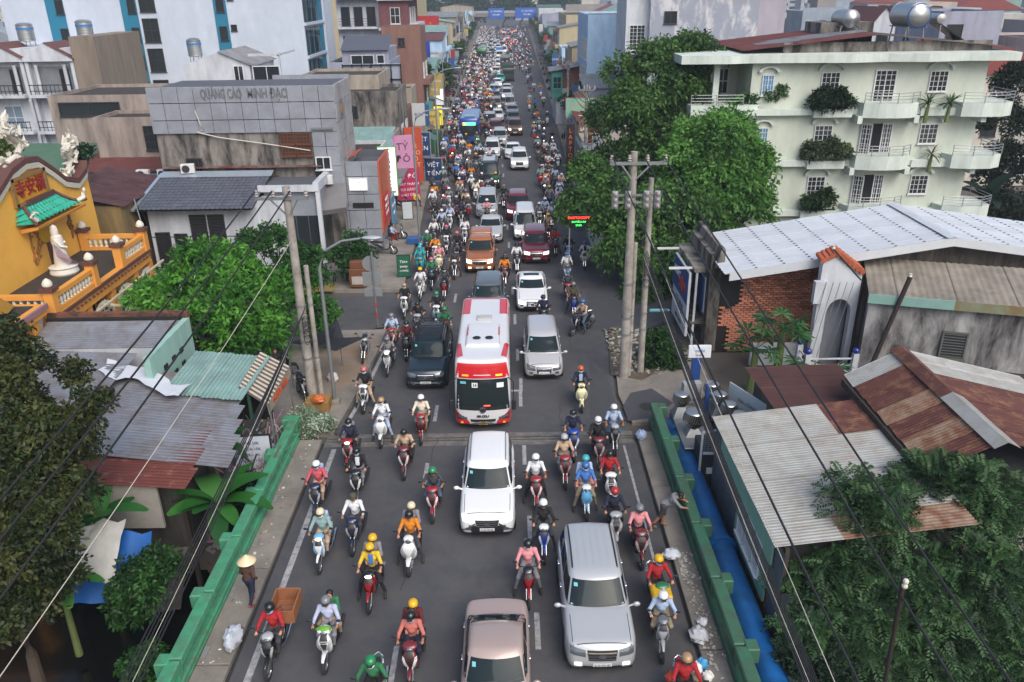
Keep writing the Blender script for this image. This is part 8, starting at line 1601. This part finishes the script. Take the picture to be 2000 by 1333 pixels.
for lb,bs,bl,cl,kw in(('small street tree in front of the cafe with a slim trunk',(-10.1,46.2,.1),[(688,480,30,46.5),(665,500,25,46.5),(712,505,25,46.5),(690,515,28,46)],['24481c','1b3a17','315a24'],dict(trunk=.07)),('leafy clump of young trees behind the left utility pole',(-12.4,42,0),[(540,480,45,42),(600,510,40,42),(570,540,40,41),(490,470,22,44),(510,560,30,40.5),(620,550,30,41)],['285219','1f4218','356522'],dict(trunk=.08)),('thin leafy tree right of the lamp post',(-9.4,36.4,.1),[(625,610,32,36.5),(610,645,28,36),(640,640,22,36),(600,590,20,37)],['2c5a1c','244a19','3d7026'],dict(trunk=.06)),('dark evergreen tree at the right edge beside the mint house',(33,55,0),[(1955,240,50,56),(1985,170,45,57),(1975,330,60,55),(1940,400,40,54),(1990,420,50,54)],['10240f','183014','0d1c0d'],{}),('small green tree on the left footway by the far lamps',(-14,118,0),[(826,142,16,118),(815,138,10,119)],['244a1c','1c3b17'],dict(L=.5,W=.25)),('leafy shrub with yellow flecks left of the temple gable',(-29,44,3),[(10,310,30,45),(5,280,24,46)],['3c5020','57602a','2c4519'],dict(trunk=0)),('small dark tree between the temple and the maroon roofs',(-24.5,47,4),[(165,300,16,48),(150,315,10,48)],['16301a','21421f'],dict(trunk=.04))):
 tree('leafy_tree',lb,bs,[bp_(*b)for b in bl],cl,kw.pop('nc',120),10,kw.pop('L',.27),kw.pop('W',.13),.26,10+len(lb),kw.get('trunk',.12))
for i in range(7):x=-38+11*i+(i%2)*3;tree('far_tree',['first','second','third','fourth','fifth','sixth','seventh'][i]+' from the left of the dark trees behind the flyover',(x,408,0),[((x,408,9),(6,4,5)),((x+4,410,7),(5,4,4))],['1d3a1c','274a22'],9,7,1.6,.9,1.2,30+i,.4)
for side,y,i in FTREE:x=float(np.interp(y,[50,132,400],[-8.6,-10,-14]))if side<0 else float(np.interp(y,[50,132,400],[7,8.3,11.5]));tree('street_tree',f'small street tree, {ORD[i]} from the near end of the far footways',(x,y,0),[((x,y,4.2),(1.7,1.7,1.5)),((x+.6,y+.5,5.2),(1.2,1.2,1.1))],['2c4a20','385a28'],30,8,.5,.26,.4,50+i,.12)
def shrub(label,bl,cols,L=.14,W=.07,nc=60,k=10,seed=3,**kw):
 c=bl[0][0];return tree('shrub',label,(c[0],c[1],c[2]-bl[0][1][2]),bl,cols,nc,k,L,W,.16,seed,0,cat='shrub',part='foliage',**kw)
t=shrub('silvery bush with white flowers in a clay pot at the left rail end',[bp_(605,828,42,28.3),bp_(580,838,28,28.4),bp_(628,838,26,28.2)],['7d8f78','5d7857','b9c4b4'],.11,.06,520);MB().lathe([(.3,0),(.42,.3),(.46,.42),(.4,.42)],18,(0,0,-.12)).ob('pot',mat('clay_pot','6e3f33',.8,var=.1),t);MB().tube([(0,0,0),(0,0,.9)],.04,6).ob('stem',MC['bark'],t)
for lb,bl,cl in(('bright leafy shrub on the canal bank below the blue tarpaulin',[(270,1150,60,18.5),(310,1110,45,19),(250,1200,40,18)],['24491c','2f5a22','1c3b17']),('leafy shrub at the bottom edge left of the green rail',[(280,1300,45,16.3),(300,1340,45,16)],['29521f','356427','1e4019']),('dark shrub against the green rail by the scrap heap',[(480,955,32,24),(490,1000,30,23.5),(470,1030,28,23)],['17301a','22451f','101f12']),('low shrub behind the twin poles and rubble',[(1285,680,38,34.5),(1310,700,30,34),(1270,715,22,34)],['1f4018','2a521d','17321a']),('clipped dark green bush over the top left balcony window',[(1595,205,22,49.4),(1625,200,24,49.4),(1650,205,20,49.4),(1610,190,18,49.4),(1640,188,16,49.4)],['152d14','1d3a18','10240f']),('grey-green bush on the middle left planter',[(1590,298,22,49.4),(1625,293,24,49.4),(1648,296,16,49.4)],['3d4d30','2f4026','54613f']),('drooping palm bush on the lowest left planter',[(1585,398,20,49.4),(1610,392,24,49.4)],['1d3518','29451f']),('potted greenery on the top corner balcony of the mint house',[(1500,190,16,50.2),(1525,180,14,50.2),(1470,195,12,50.2)],['2a4a1f','3d5f2a']),('dark undergrowth in the corner below the feathery tree',[(1620,1330,40,15),(1560,1300,30,15.2)],['14271a','1c3520'])):
 shrub(lb,[bp_(*b)for b in bl],cl,.2 if bl[0][3]<30 else.28,.09 if bl[0][3]<30 else.1,320 if bl[0][3]<30 else 260,9,len(lb))
def blade(L,W,bend,n=9,cup=.25):
 vs=[];
 for i in range(n+1):
  t=i/n;a=bend*t;x=L*(math.sin(a)/max(.01,bend));z=L*((1-math.cos(a))/max(.01,bend));w_=W*math.sin(PI*min(.98,t*.9+.07))**.6
  vs+=[(x,-w_,-z+cup*w_),(x,0,-z),(x,w_,-z+cup*w_)]
 return MB().add(vs,[(3*i+j,3*i+j+1,3*i+j+4,3*i+j+3)for i in range(n)for j in(0,1)],0,True)
m_ban=[leafm('leaf_banana'+str(i),c,.35)for i,c in enumerate(('2f6a2a','3d7a33','255a28','4c8440'))]
bmesh_=[blade(2.0,.36,1.3).mesh('leaf',[m_ban[0]],0),blade(1.7,.32,.8).mesh('leaf',[m_ban[0]],0)]
def palm(name,label,base,h,n,meshes,sc,seed,m=m_ban,up0=.3,up1=1.2):
 rs=random.Random(seed);t=T(name,label,'plant',base);MB().tube([(0,0,-.4),(.05,0,h)],[.13*sc,.08*sc],8).ob('stem',mat('banana_stem','5d6b3c',.8,var=.2),t)
 for k in range(n):
  o=ob('leaf',rs.choice(meshes),[rs.choice(m)],t,(0,0,h));o.rotation_euler=(rs.uniform(-.3,.3),-rs.uniform(up0,up1),2*PI*k/n+rs.uniform(-.3,.3));o.scale=(sc*rs.uniform(.8,1.15),)*3
for lb,p,h,n,sc,sd in(('large banana plant between the canal shack and the green rail',(-9.95,22.3,-1.4),2.1,13,1.0,1),('banana plant in front of the rusty red sheets',(-13.2,20.6,-2.2),3.3,9,1.0,2),('banana plant half hidden by the dark canal tree',PZ(150,1260,-2),2.3,8,.9,3),('young banana plant beside the stall posts',(-10.6,25.0,-.3),1.5,7,.7,4)):palm('banana_plant',lb,p,h,n,bmesh_,sc,sd,m_ban,.1,1.15)
palm('banana_plant','banana plants in the shade right of the mint house',(31.5,52,0),3.2,9,bmesh_,1.3,5,[leafm('leaf_banana_dark','12281a')])
b=MB()
for a in range(7):th=R(-120+40*a);c_,s_=math.cos(th),math.sin(th);b.add([(.5,0,0),(.5+.2*c_-.05*s_,.2*s_+.05*c_,0),(.5+.34*c_,.34*s_,-.05),(.5+.2*c_+.05*s_,.2*s_-.05*c_,0)],[(0,1,2,3)])
b.tube([(0,0,0),(.5,0,0)],.012,4);pap=b.mesh('leaf',[leafm('leaf_papaya','2d5a30')],0)
for lb,p,h,n,sd in(('papaya tree with star-shaped leaves before the brick wall',(11.9,32.2,0),2.7,18,6),('smaller papaya sapling right of the papaya tree',(13.2,31.2,0),1.2,9,7),('papaya shoot beside the ventilator banner',(10.6,31.6,0),1.9,12,8)):palm('papaya_tree',lb,p,h,n,[pap],1.8,sd,[leafm('leaf_papaya','2d5a30'),leafm('leaf_papaya2','3b6a3a'),leafm('leaf_papaya3','234a2a')],-.3,.7)
spk=[blade(.9,.05,.9,5).mesh('leaf',[m_ban[0]],0)]
for lb,x,y,z,n,mm in(('spiky dracaena cluster over the top right planter',25.2,49.4,9.1,26,['3a5230','2c4226']),('second spiky dracaena on the top right planter',26.5,49.4,9.1,24,['3a5230','2c4226']),('dry reddish spiky plant on the middle right planter',26.0,49.4,6.1,20,['5a4a34','4a5236']),('spiky plant at the corner balcony of the mint house',12.2,50.6,9.3,18,['2f4a26','3a5a2c'])):palm('spiky_plant',lb,(x,y,z),.7,n,spk,1.,int(x*7),[leafm('leaf_'+c,c)for c in mm],.0,1.3)
# ==== POLES, WIRES, PEOPLE ON FOOT, SMALL THINGS
m_pole=mat('pole_concrete','9d9891',.9,var=.12,scale=3,dirt=('5f5a53',.3,2,.2),bump=.3);m_wire=mat('wire_black',(.012,.012,.013),.6,var=0);m_wirew=mat('wire_white','b4b0a4',.6,var=0)
def upole(label,x,y,h,r0=.2,r1=.11,arm=None,square=False):
 t=T('utility_pole',label,'pole',(x,y,0));MB().tube([(0,0,-.2),(0,0,h)],[r0,r1],12).ob('shaft',m_pole,t)
 if arm:
  a0,a1,z=arm;MB().bar((a0,-.14,z),(a1,-.14,z),.1,.12).ob('crossarm',m_galv,t);MB().bar((a0*.55,-.14,z),(0,-.1,z-.75),.06,.06).ob('brace',m_galv,t);MB().bar((a1*.55,-.14,z),(0,-.1,z-.75),.06,.06).ob('brace',m_galv,t)
  for k in range(4):xx=a0+(a1-a0)*(k+.1)/3.2;MB().lathe([(.04,0),(.09,.05),(.05,.1),(.09,.15),(.05,.2),(.07,.25),(.02,.3)],9,(xx,-.14,z+.05)).ob('insulator',mat('porcelain','9a9290',.3,var=.05),t)
 for z in(2.2,3.0,4.6):MB().lathe([(r0*1.06,z),(r0*1.06,z+.07)],12,cap=False).ob('band',m_galv,t)
 return t
lp_=upole('concrete utility pole with wooden-topped crossarm by the striped awning',-8.69,30.7,9.55,.22,.15,(-1.2,.85,9.1));upole('grey steel pole tied to the left utility pole',-8.3,30.75,6.3,.11,.1)
r1_=upole('thick grey pole with crossarm and fuse boxes on the right pavement',5.1,32.8,10.3,.23,.14,(-1.0,1.35,9.85));upole('second thinner concrete pole just behind the thick right pole',5.95,33.3,9.1,.16,.11);upole('flat steel mast strapped to the thick right pole',5.36,32.95,6.4,.1,.1)
MB().bar((-.75,-.2,8.55),(1.0,-.2,8.55),.08,.08).ob('fuse_arm',m_galv,r1_);MB().bar((-.75,-.2,8.25),(1.0,-.2,8.25),.08,.08).ob('fuse_arm',m_galv,r1_)
for x in(-.75,-.2,.55,1.0):
 f_=MB().bbox(x-.13,x+.13,-.38,-.18,8.0,8.75,.03).ob('fuse_box',m_galv,r1_)
 for z in(8.15,8.4,8.65):MB().ball((x,-.42,z),.09,8,5).ob('insulator',MC['porcelain'],f_)
upole('distant concrete pole by the right-hand stalls',6.6,70,9,.17,.12,(-.7,.7,8.6));upole('far concrete pole at the laptop sign',6.8,95,9,.17,.12,(-.7,.7,8.6));upole('concrete pole before the blue building',7.2,118,9,.17,.12)
def lamp(label,x,y,h,reach):
 t=T('street_lamp',label,'street lamp',(x,y,0));MB().bbox(-.22,.22,-.22,.22,0,.3,.03).ob('base',m_conc,t);MB().tube([(0,0,.1),(0,0,h-1.2),(reach*.12,0,h-.5),(reach*.45,0,h-.1),(reach*.8,0,h)],[.085,.07,.055,.05,.045],10).ob('pole',m_galv,t);MB().ball((reach,0,h+.02),.42,12,6,sq=(1,.36,.2)).ob('lamp_head',mat('lamp_head_grey','9ea4a8',.4,.2,var=0),t)
lamp('near street lamp arching over the left lane',-7.72,30.6,7.45,2.2);lamp('second street lamp in front of the boutique sign',-6.1,51.7,9.6,2.0);lamp('third street lamp on the left footway',-6.9,78,9.8,2.2);lamp('fourth street lamp far up the left footway',-8.2,105,9.8,2.2)
p=(-7.15,39.2,0);t=T('traffic_sign','backs of a round and two square traffic signs on a striped post','traffic sign',p);MB().tube([(0,0,0),(0,0,4.2)],.05,8).ob('post',m_galv,t);m_sb=mat('sign_back','83888c',.5,.3,var=.06)
MB().lathe([(.01,0),(.42,0),(.42,.03),(.01,.03)],20,(-.12,.08,3.55),axis='y').ob('round_sign',m_sb,t);MB().bbox(-.58,.34,.06,.1,2.35,3.1,.01).ob('square_sign',m_sb,t);MB().bbox(-.55,.38,.06,.1,1.75,2.22,.01).ob('square_sign',m_sb,t)
for z in(.55,1.15):MB().lathe([(.056,z),(.056,z+.3)],10,cap=False).ob('red_stripe',mat('stripe_red','a5402c',.6,var=.1),t)
def wire(label,pts,r=.03,m=None,sag=.25,name='power_line'):
 P=[Vector(p)for p in pts];out=[]
 for a,c in zip(P[:-1],P[1:]):
  for k in range(12):t_=k/12;q=a.lerp(c,t_);q.z-=sag*4*t_*(1-t_);out.append(q)
 out.append(P[-1]);tag(MB().tube([q-P[0]for q in out],r,5).ob(name,m or m_wire,None,P[0]),label,'cable')
def ext(a,px,py,Y,f=1.5):a=Vector(a);return a+(PY(px,py,Y)-a)*f
for lb,a,e,r,m in(('upper black power line from the left pole to the left edge',(-9.85,30.5,9.4),(0,945,15),.03,None),('second black power line from the left pole to the left edge',(-9.2,30.5,9.4),(0,1022,14),.03,None),('third black power line from the left pole to the left edge',(-8.5,30.5,9.4),(0,1136,13),.03,None),('thin white line from the left pole to the lower left corner',(-8.7,30.5,7.4),(0,1287,12),.012,m_wirew),('outer black power line from the right pole to the right bottom corner',(6.3,32.6,10.1),(1998,1330,10),.028,None),('inner black power line from the right pole to the bottom edge',(5.5,32.6,10.1),(1884,1330,10),.028,None),('black power line close to the feathery tree from the right pole',(4.2,32.6,10.1),(1694,1330,10),.028,None),('thin white line from the second right pole over the shack',(5.9,33.1,6.8),(1646,1330,10),.009,m_wirew)):
 wire(lb,[a,ext(a,*e)],r,m,.35)
rs=random.Random(8)
for k in range(6):a=(-8.6+.03*k,30.4,4.3+.06*k);wire(['first','second','third','fourth','fifth','sixth'][k]+' strand of the left cable bundle beside the rail',[a,ext(a,228+6*k,1333,13,1.3)],.009 if k==3 else.02,m_wirew if k==3 else None,.2+.05*k)
for k in range(7):a=(5.7+.03*k,33,5.6+.07*k);wire(['first','second','third','fourth','fifth','sixth','seventh'][k]+' strand of the right cable bundle above the ventilators',[a,ext(a,1572+7*k,1310,12,1.4)],.008 if k==2 else.017,m_wirew if k==2 else None,.3+.07*k)
for k in range(4):wire(['lowest','lower','upper','topmost'][k]+' cable strung along the right-hand far poles',[(5.9,33.3,6+.6*k),(6.6,70,7+.5*k),(6.8,95,7+.5*k),(7.2,118,7.2+.5*k)],.03,None,.6)
t=T('iron_pole','thin rusty pole with white insulators in front of the feathery tree','pole',(PY(1752,1333,12).x,12,-2.8));q_=PY(1766,1128,12)-t.location;MB().tube([(0,0,0),q_],.045,8).ob('shaft',MC['iron_brown'],t);[MB().ball(q_-Vector((0,.08,.03+.11*k)),.06,8,5).ob('insulator',m_ornw,t)for k in range(2)]
b=MB()
for k in range(9):r_=.18+.05*rs.random();b.tube([(r_*math.cos(a)*.6,-.25+r_*math.sin(a)*.3,3.2+.12*k+r_*math.sin(a))for a in[6.28*q/14 for q in range(15)]],.015,4)
for pp,lb in(((-8.5,30.6,0),'coils of slack black cable tied on the left poles'),((5.9,33,1.4),'coils of slack black cable tied on the right poles')):tag(ob('cable_coil',b.mesh('cable_coil',[m_wire]),None,None,pp),lb,'cable',kind='stuff')
add_person('person in patterned brown shirt and conical straw hat walking on the left pavement','walk','brown','navy','straw',PZ(494,1178,.15),PI*.9,None,True,hatkind='conical',shoes=mat('sandal_red','b0543c',.7,var=0));add_person('barefoot person in grey T-shirt leaning over the right green rail','lean','grey','charcoal',None,PZ(1300,1030,.15),1.35,None,False,shorts=True,shoes=m_skin2)
o=bpy.data.objects['person.%03d'%0]if 'person.000' in bpy.data.objects else None
for lb,ps,tp,bt,px,py,rz,ht in(('person in dark clothes standing behind the striped awning','stand','black','black',545,745,.5,None),('person in light blue shirt standing among bikes under the LED sign','stand','light blue','navy',1090,408,2.6,None),('person in pale clothes bending beside the one in light blue','lean','cream','grey',1104,405,-.8,None),('person in blue sitting on a red stool on the shop footway','sit','light blue','maroon',768,468,1.2,None),('person in a yellow vest sitting by the shop boards','sit','yellow','charcoal',815,402,.4,None),('person in dark clothes pushing a loaded bike on the left','stand','charcoal','black',845,378,.2,'black')):add_person(lb,ps,tp,bt,ht,PZ(px,py,.1),rz,None,True,lod=0)
for k,c,px,py,rz,lb in((U_,'black',709,714,.1,'black motorbike parked alone on the earth patch'),(S_,'black',600,795,.5,'dark motorbike parked against the left utility pole'),(S_,'black',575,735,1.9,'dark scooter parked behind the striped awning'),(S_,'dark grey',770,500,1.5,'dark scooter parked sideways beside the cafe annexe'),(S_,'grey',790,470,1.4,'grey scooter parked sideways near the seated person'),(S_,'black',800,415,1.5,'dark scooter parked by the white A-board'),(S_,'black',838,345,1.4,'first dark scooter in the parked cluster left of the crowd'),(S_,'navy',850,340,1.3,'navy scooter in the parked cluster left of the crowd'),(S_,'black',1088,392,-1.2,'dark scooter parked nose-in under the right stalls'),(S_,'maroon',1086,425,-1.3,'maroon scooter parked nose-in beside the LED sign'),(U_,'black',1085,370,-1.2,'dark motorbike parked farther under the right stalls')):put_bike(k,c,'silver',bike_loc(px,py,rz)+Vector((0,0,.1 if px<900 else 0)),lb,rz,0,0 if py>440 else 1,.12,group='parked motorbikes')
random.seed(17)
for i in range(34):
 side=-1 if i%3 else 1;y=84+4.2*i+random.uniform(-1,1);x=float(np.interp(y,[50,90,132,400],[-8.1,-9.0,-9.8,-14]))if side<0 else float(np.interp(y,[50,90,132,400],[6.4,7.0,7.6,11]));c=random.choice(['black','red','navy','white','dark grey','maroon']);put_bike(random.choice([S_,U_]),c,'silver',(x,y,.1),f'{c} bike parked on the {"left" if side < 0 else "right"} footway, {ORD[i]} counting away',-side*random.uniform(1.1,1.8),0,2,group='parked motorbikes')
lump('trash_bag','clear plastic rubbish bag slumped on the left pavement by the rail','bag',PZ(455,1245,.35),.28,'a7adb6',(.8,1.5,.9),4,mat('clear_bag','b5bcc6',.25,var=.15,scale=9,obj=True));lump('cloth_bundle','crumpled white cloth by the right rail','cloth',PZ(1313,1082,.25),.22,'c4c9d0',(1.3,1,.7),6);lump('rubbish_heap','white plastic rubbish heaped by the lower right rail','rubbish',PZ(1365,1240,.25),.25,'b9bcc0',(1,1.2,.7),7);lump('rubbish_bag','small white plastic bag on the rubble by the right kerb','bag',PZ(1372,1215,.25),.14,'cfd2d4',(1,1,.8),2);lump('sack','white sack standing by the street lamp foot','sack',PZ(650,738,.3),.24,'bfbfbf',(1,.9,1.1),8);lump('blue_bag','white and blue bag at the end of the right rail','bag',PZ(1252,850,.3),.2,'8fa3c4',(1,1,1.1),9)
t=T('planter_crate','yellow brick planter box with orange bags under the left pole','planter',PZ(625,800,.1));MB().bbox(-.55,.45,-.3,.5,0,.5,.03).ob('box',mat('planter_ochre','8c6a3a',.8,var=.2,scale=6),t);lump('orange_bag','orange bag lying on the planter box','bag',PZ(622,780,.75),.22,'b8602a',(1.2,1,.8),3)
for lb,px,py,c,ln in(('green standing A-board on the shop footway',790,540,'1f5a44',[('Take',.95,.24),('away',.65,.24),('COFFEE',.35,.16)]),('blank white standing A-board farther up the footway',797,428,'b9c2c6',[])):sign('a_board',lb,PZ(px,py,.15),.75,1.35,.1,c,ln,.06,'2b3a36',legs=.15)
t=T('cabinet','brown wooden street cabinet beside the small street tree','cabinet',PZ(702,562,.1));MB().bbox(-.5,.5,-.3,.3,.1,1.25,.03).ob('body',mat('cabinet_wood','6b432c',.6,var=.15,scale=4),t);MB().bbox(-.35,.35,-.33,-.3,.3,.8,.01).ob('drawer',mat('photo_white','a8a49c',.6,var=.4,scale=14),t);MB().bbox(-.42,.42,-.25,.25,1.25,1.7,.03).ob('top_box',MC['cabinet_wood'],t)
t=T('table','small black table on the yellow cafe floor','table',PZ(645,555,.13));MB().bbox(-.35,.35,-.3,.3,.6,.66,.02).ob('top',m_rail,t)
for x in(-.3,.3):
 for y in(-.25,.25):MB().bar((x,y,0),(x,y,.6),.05,.05).ob('leg',m_rail,t)
t=T('stool','red plastic stool under the seated person','stool',PZ(768,468,.1));MB().lathe([(.2,0),(.15,.36),(.02,.38)],10,(0,.1,0)).ob('seat',mat('stool_red','8c2a26',.5,var=0),t)
MB().bbox(-.6,.6,-.35,.35,0,.45,.04).ob('blue_cart',mat('cart_blue','24558c',.5,var=.1),None,PZ(812,475,.12));tag(bpy.data.objects['blue_cart'],'low blue crate cart beside the far street lamp foot','cart')
MB().bbox(-1.1,1.1,-1.1,1.1,0,2.3,.06).ob('green_bin',mat('bin_green','1f4d38',.6,var=.1),None,(-8.6,89,.1));tag(bpy.data.objects['green_bin'],'dark green kiosk box on the far left footway','kiosk')
hz_=MB().box(-1000,1000,-60,1300,-4.6,46).ob('haze',mat('haze_skin','ffffff'));tag(hz_,'pale evening haze in the air over the street','haze',kind='stuff')
hm=bpy.data.materials.new('haze');hm.use_nodes=True;N=hm.node_tree.nodes;N.remove(N['Principled BSDF']);v=N.new('ShaderNodeVolumePrincipled');v.inputs['Color'].default_value=(.78,.87,1,1);v.inputs['Density'].default_value=.0006;v.inputs['Anisotropy'].default_value=.2;hm.node_tree.links.new(v.outputs[0],N['Material Output'].inputs['Volume']);hz_.data.materials.clear();hz_.data.materials.append(hm)
SC.cycles.volume_bounces=0;SC.cycles.volume_step_rate=4
# ==== lettering to meshes
if TXT:
 dg=bpy.context.evaluated_depsgraph_get()
 for o,name,m,par,M,sx in TXT:
  me=bpy.data.meshes.new_from_object(o.evaluated_get(dg));me.name=name;me.materials.clear();me.materials.append(m)
  if sx!=1:me.transform(Matrix.Diagonal((sx,1,1,1)))
  t=bpy.data.objects.new(name,me);COL.objects.link(t);t.parent=par;t.matrix_local=M
 for o,*_ in TXT:c=o.data;bpy.data.objects.remove(o);bpy.data.curves.remove(c)
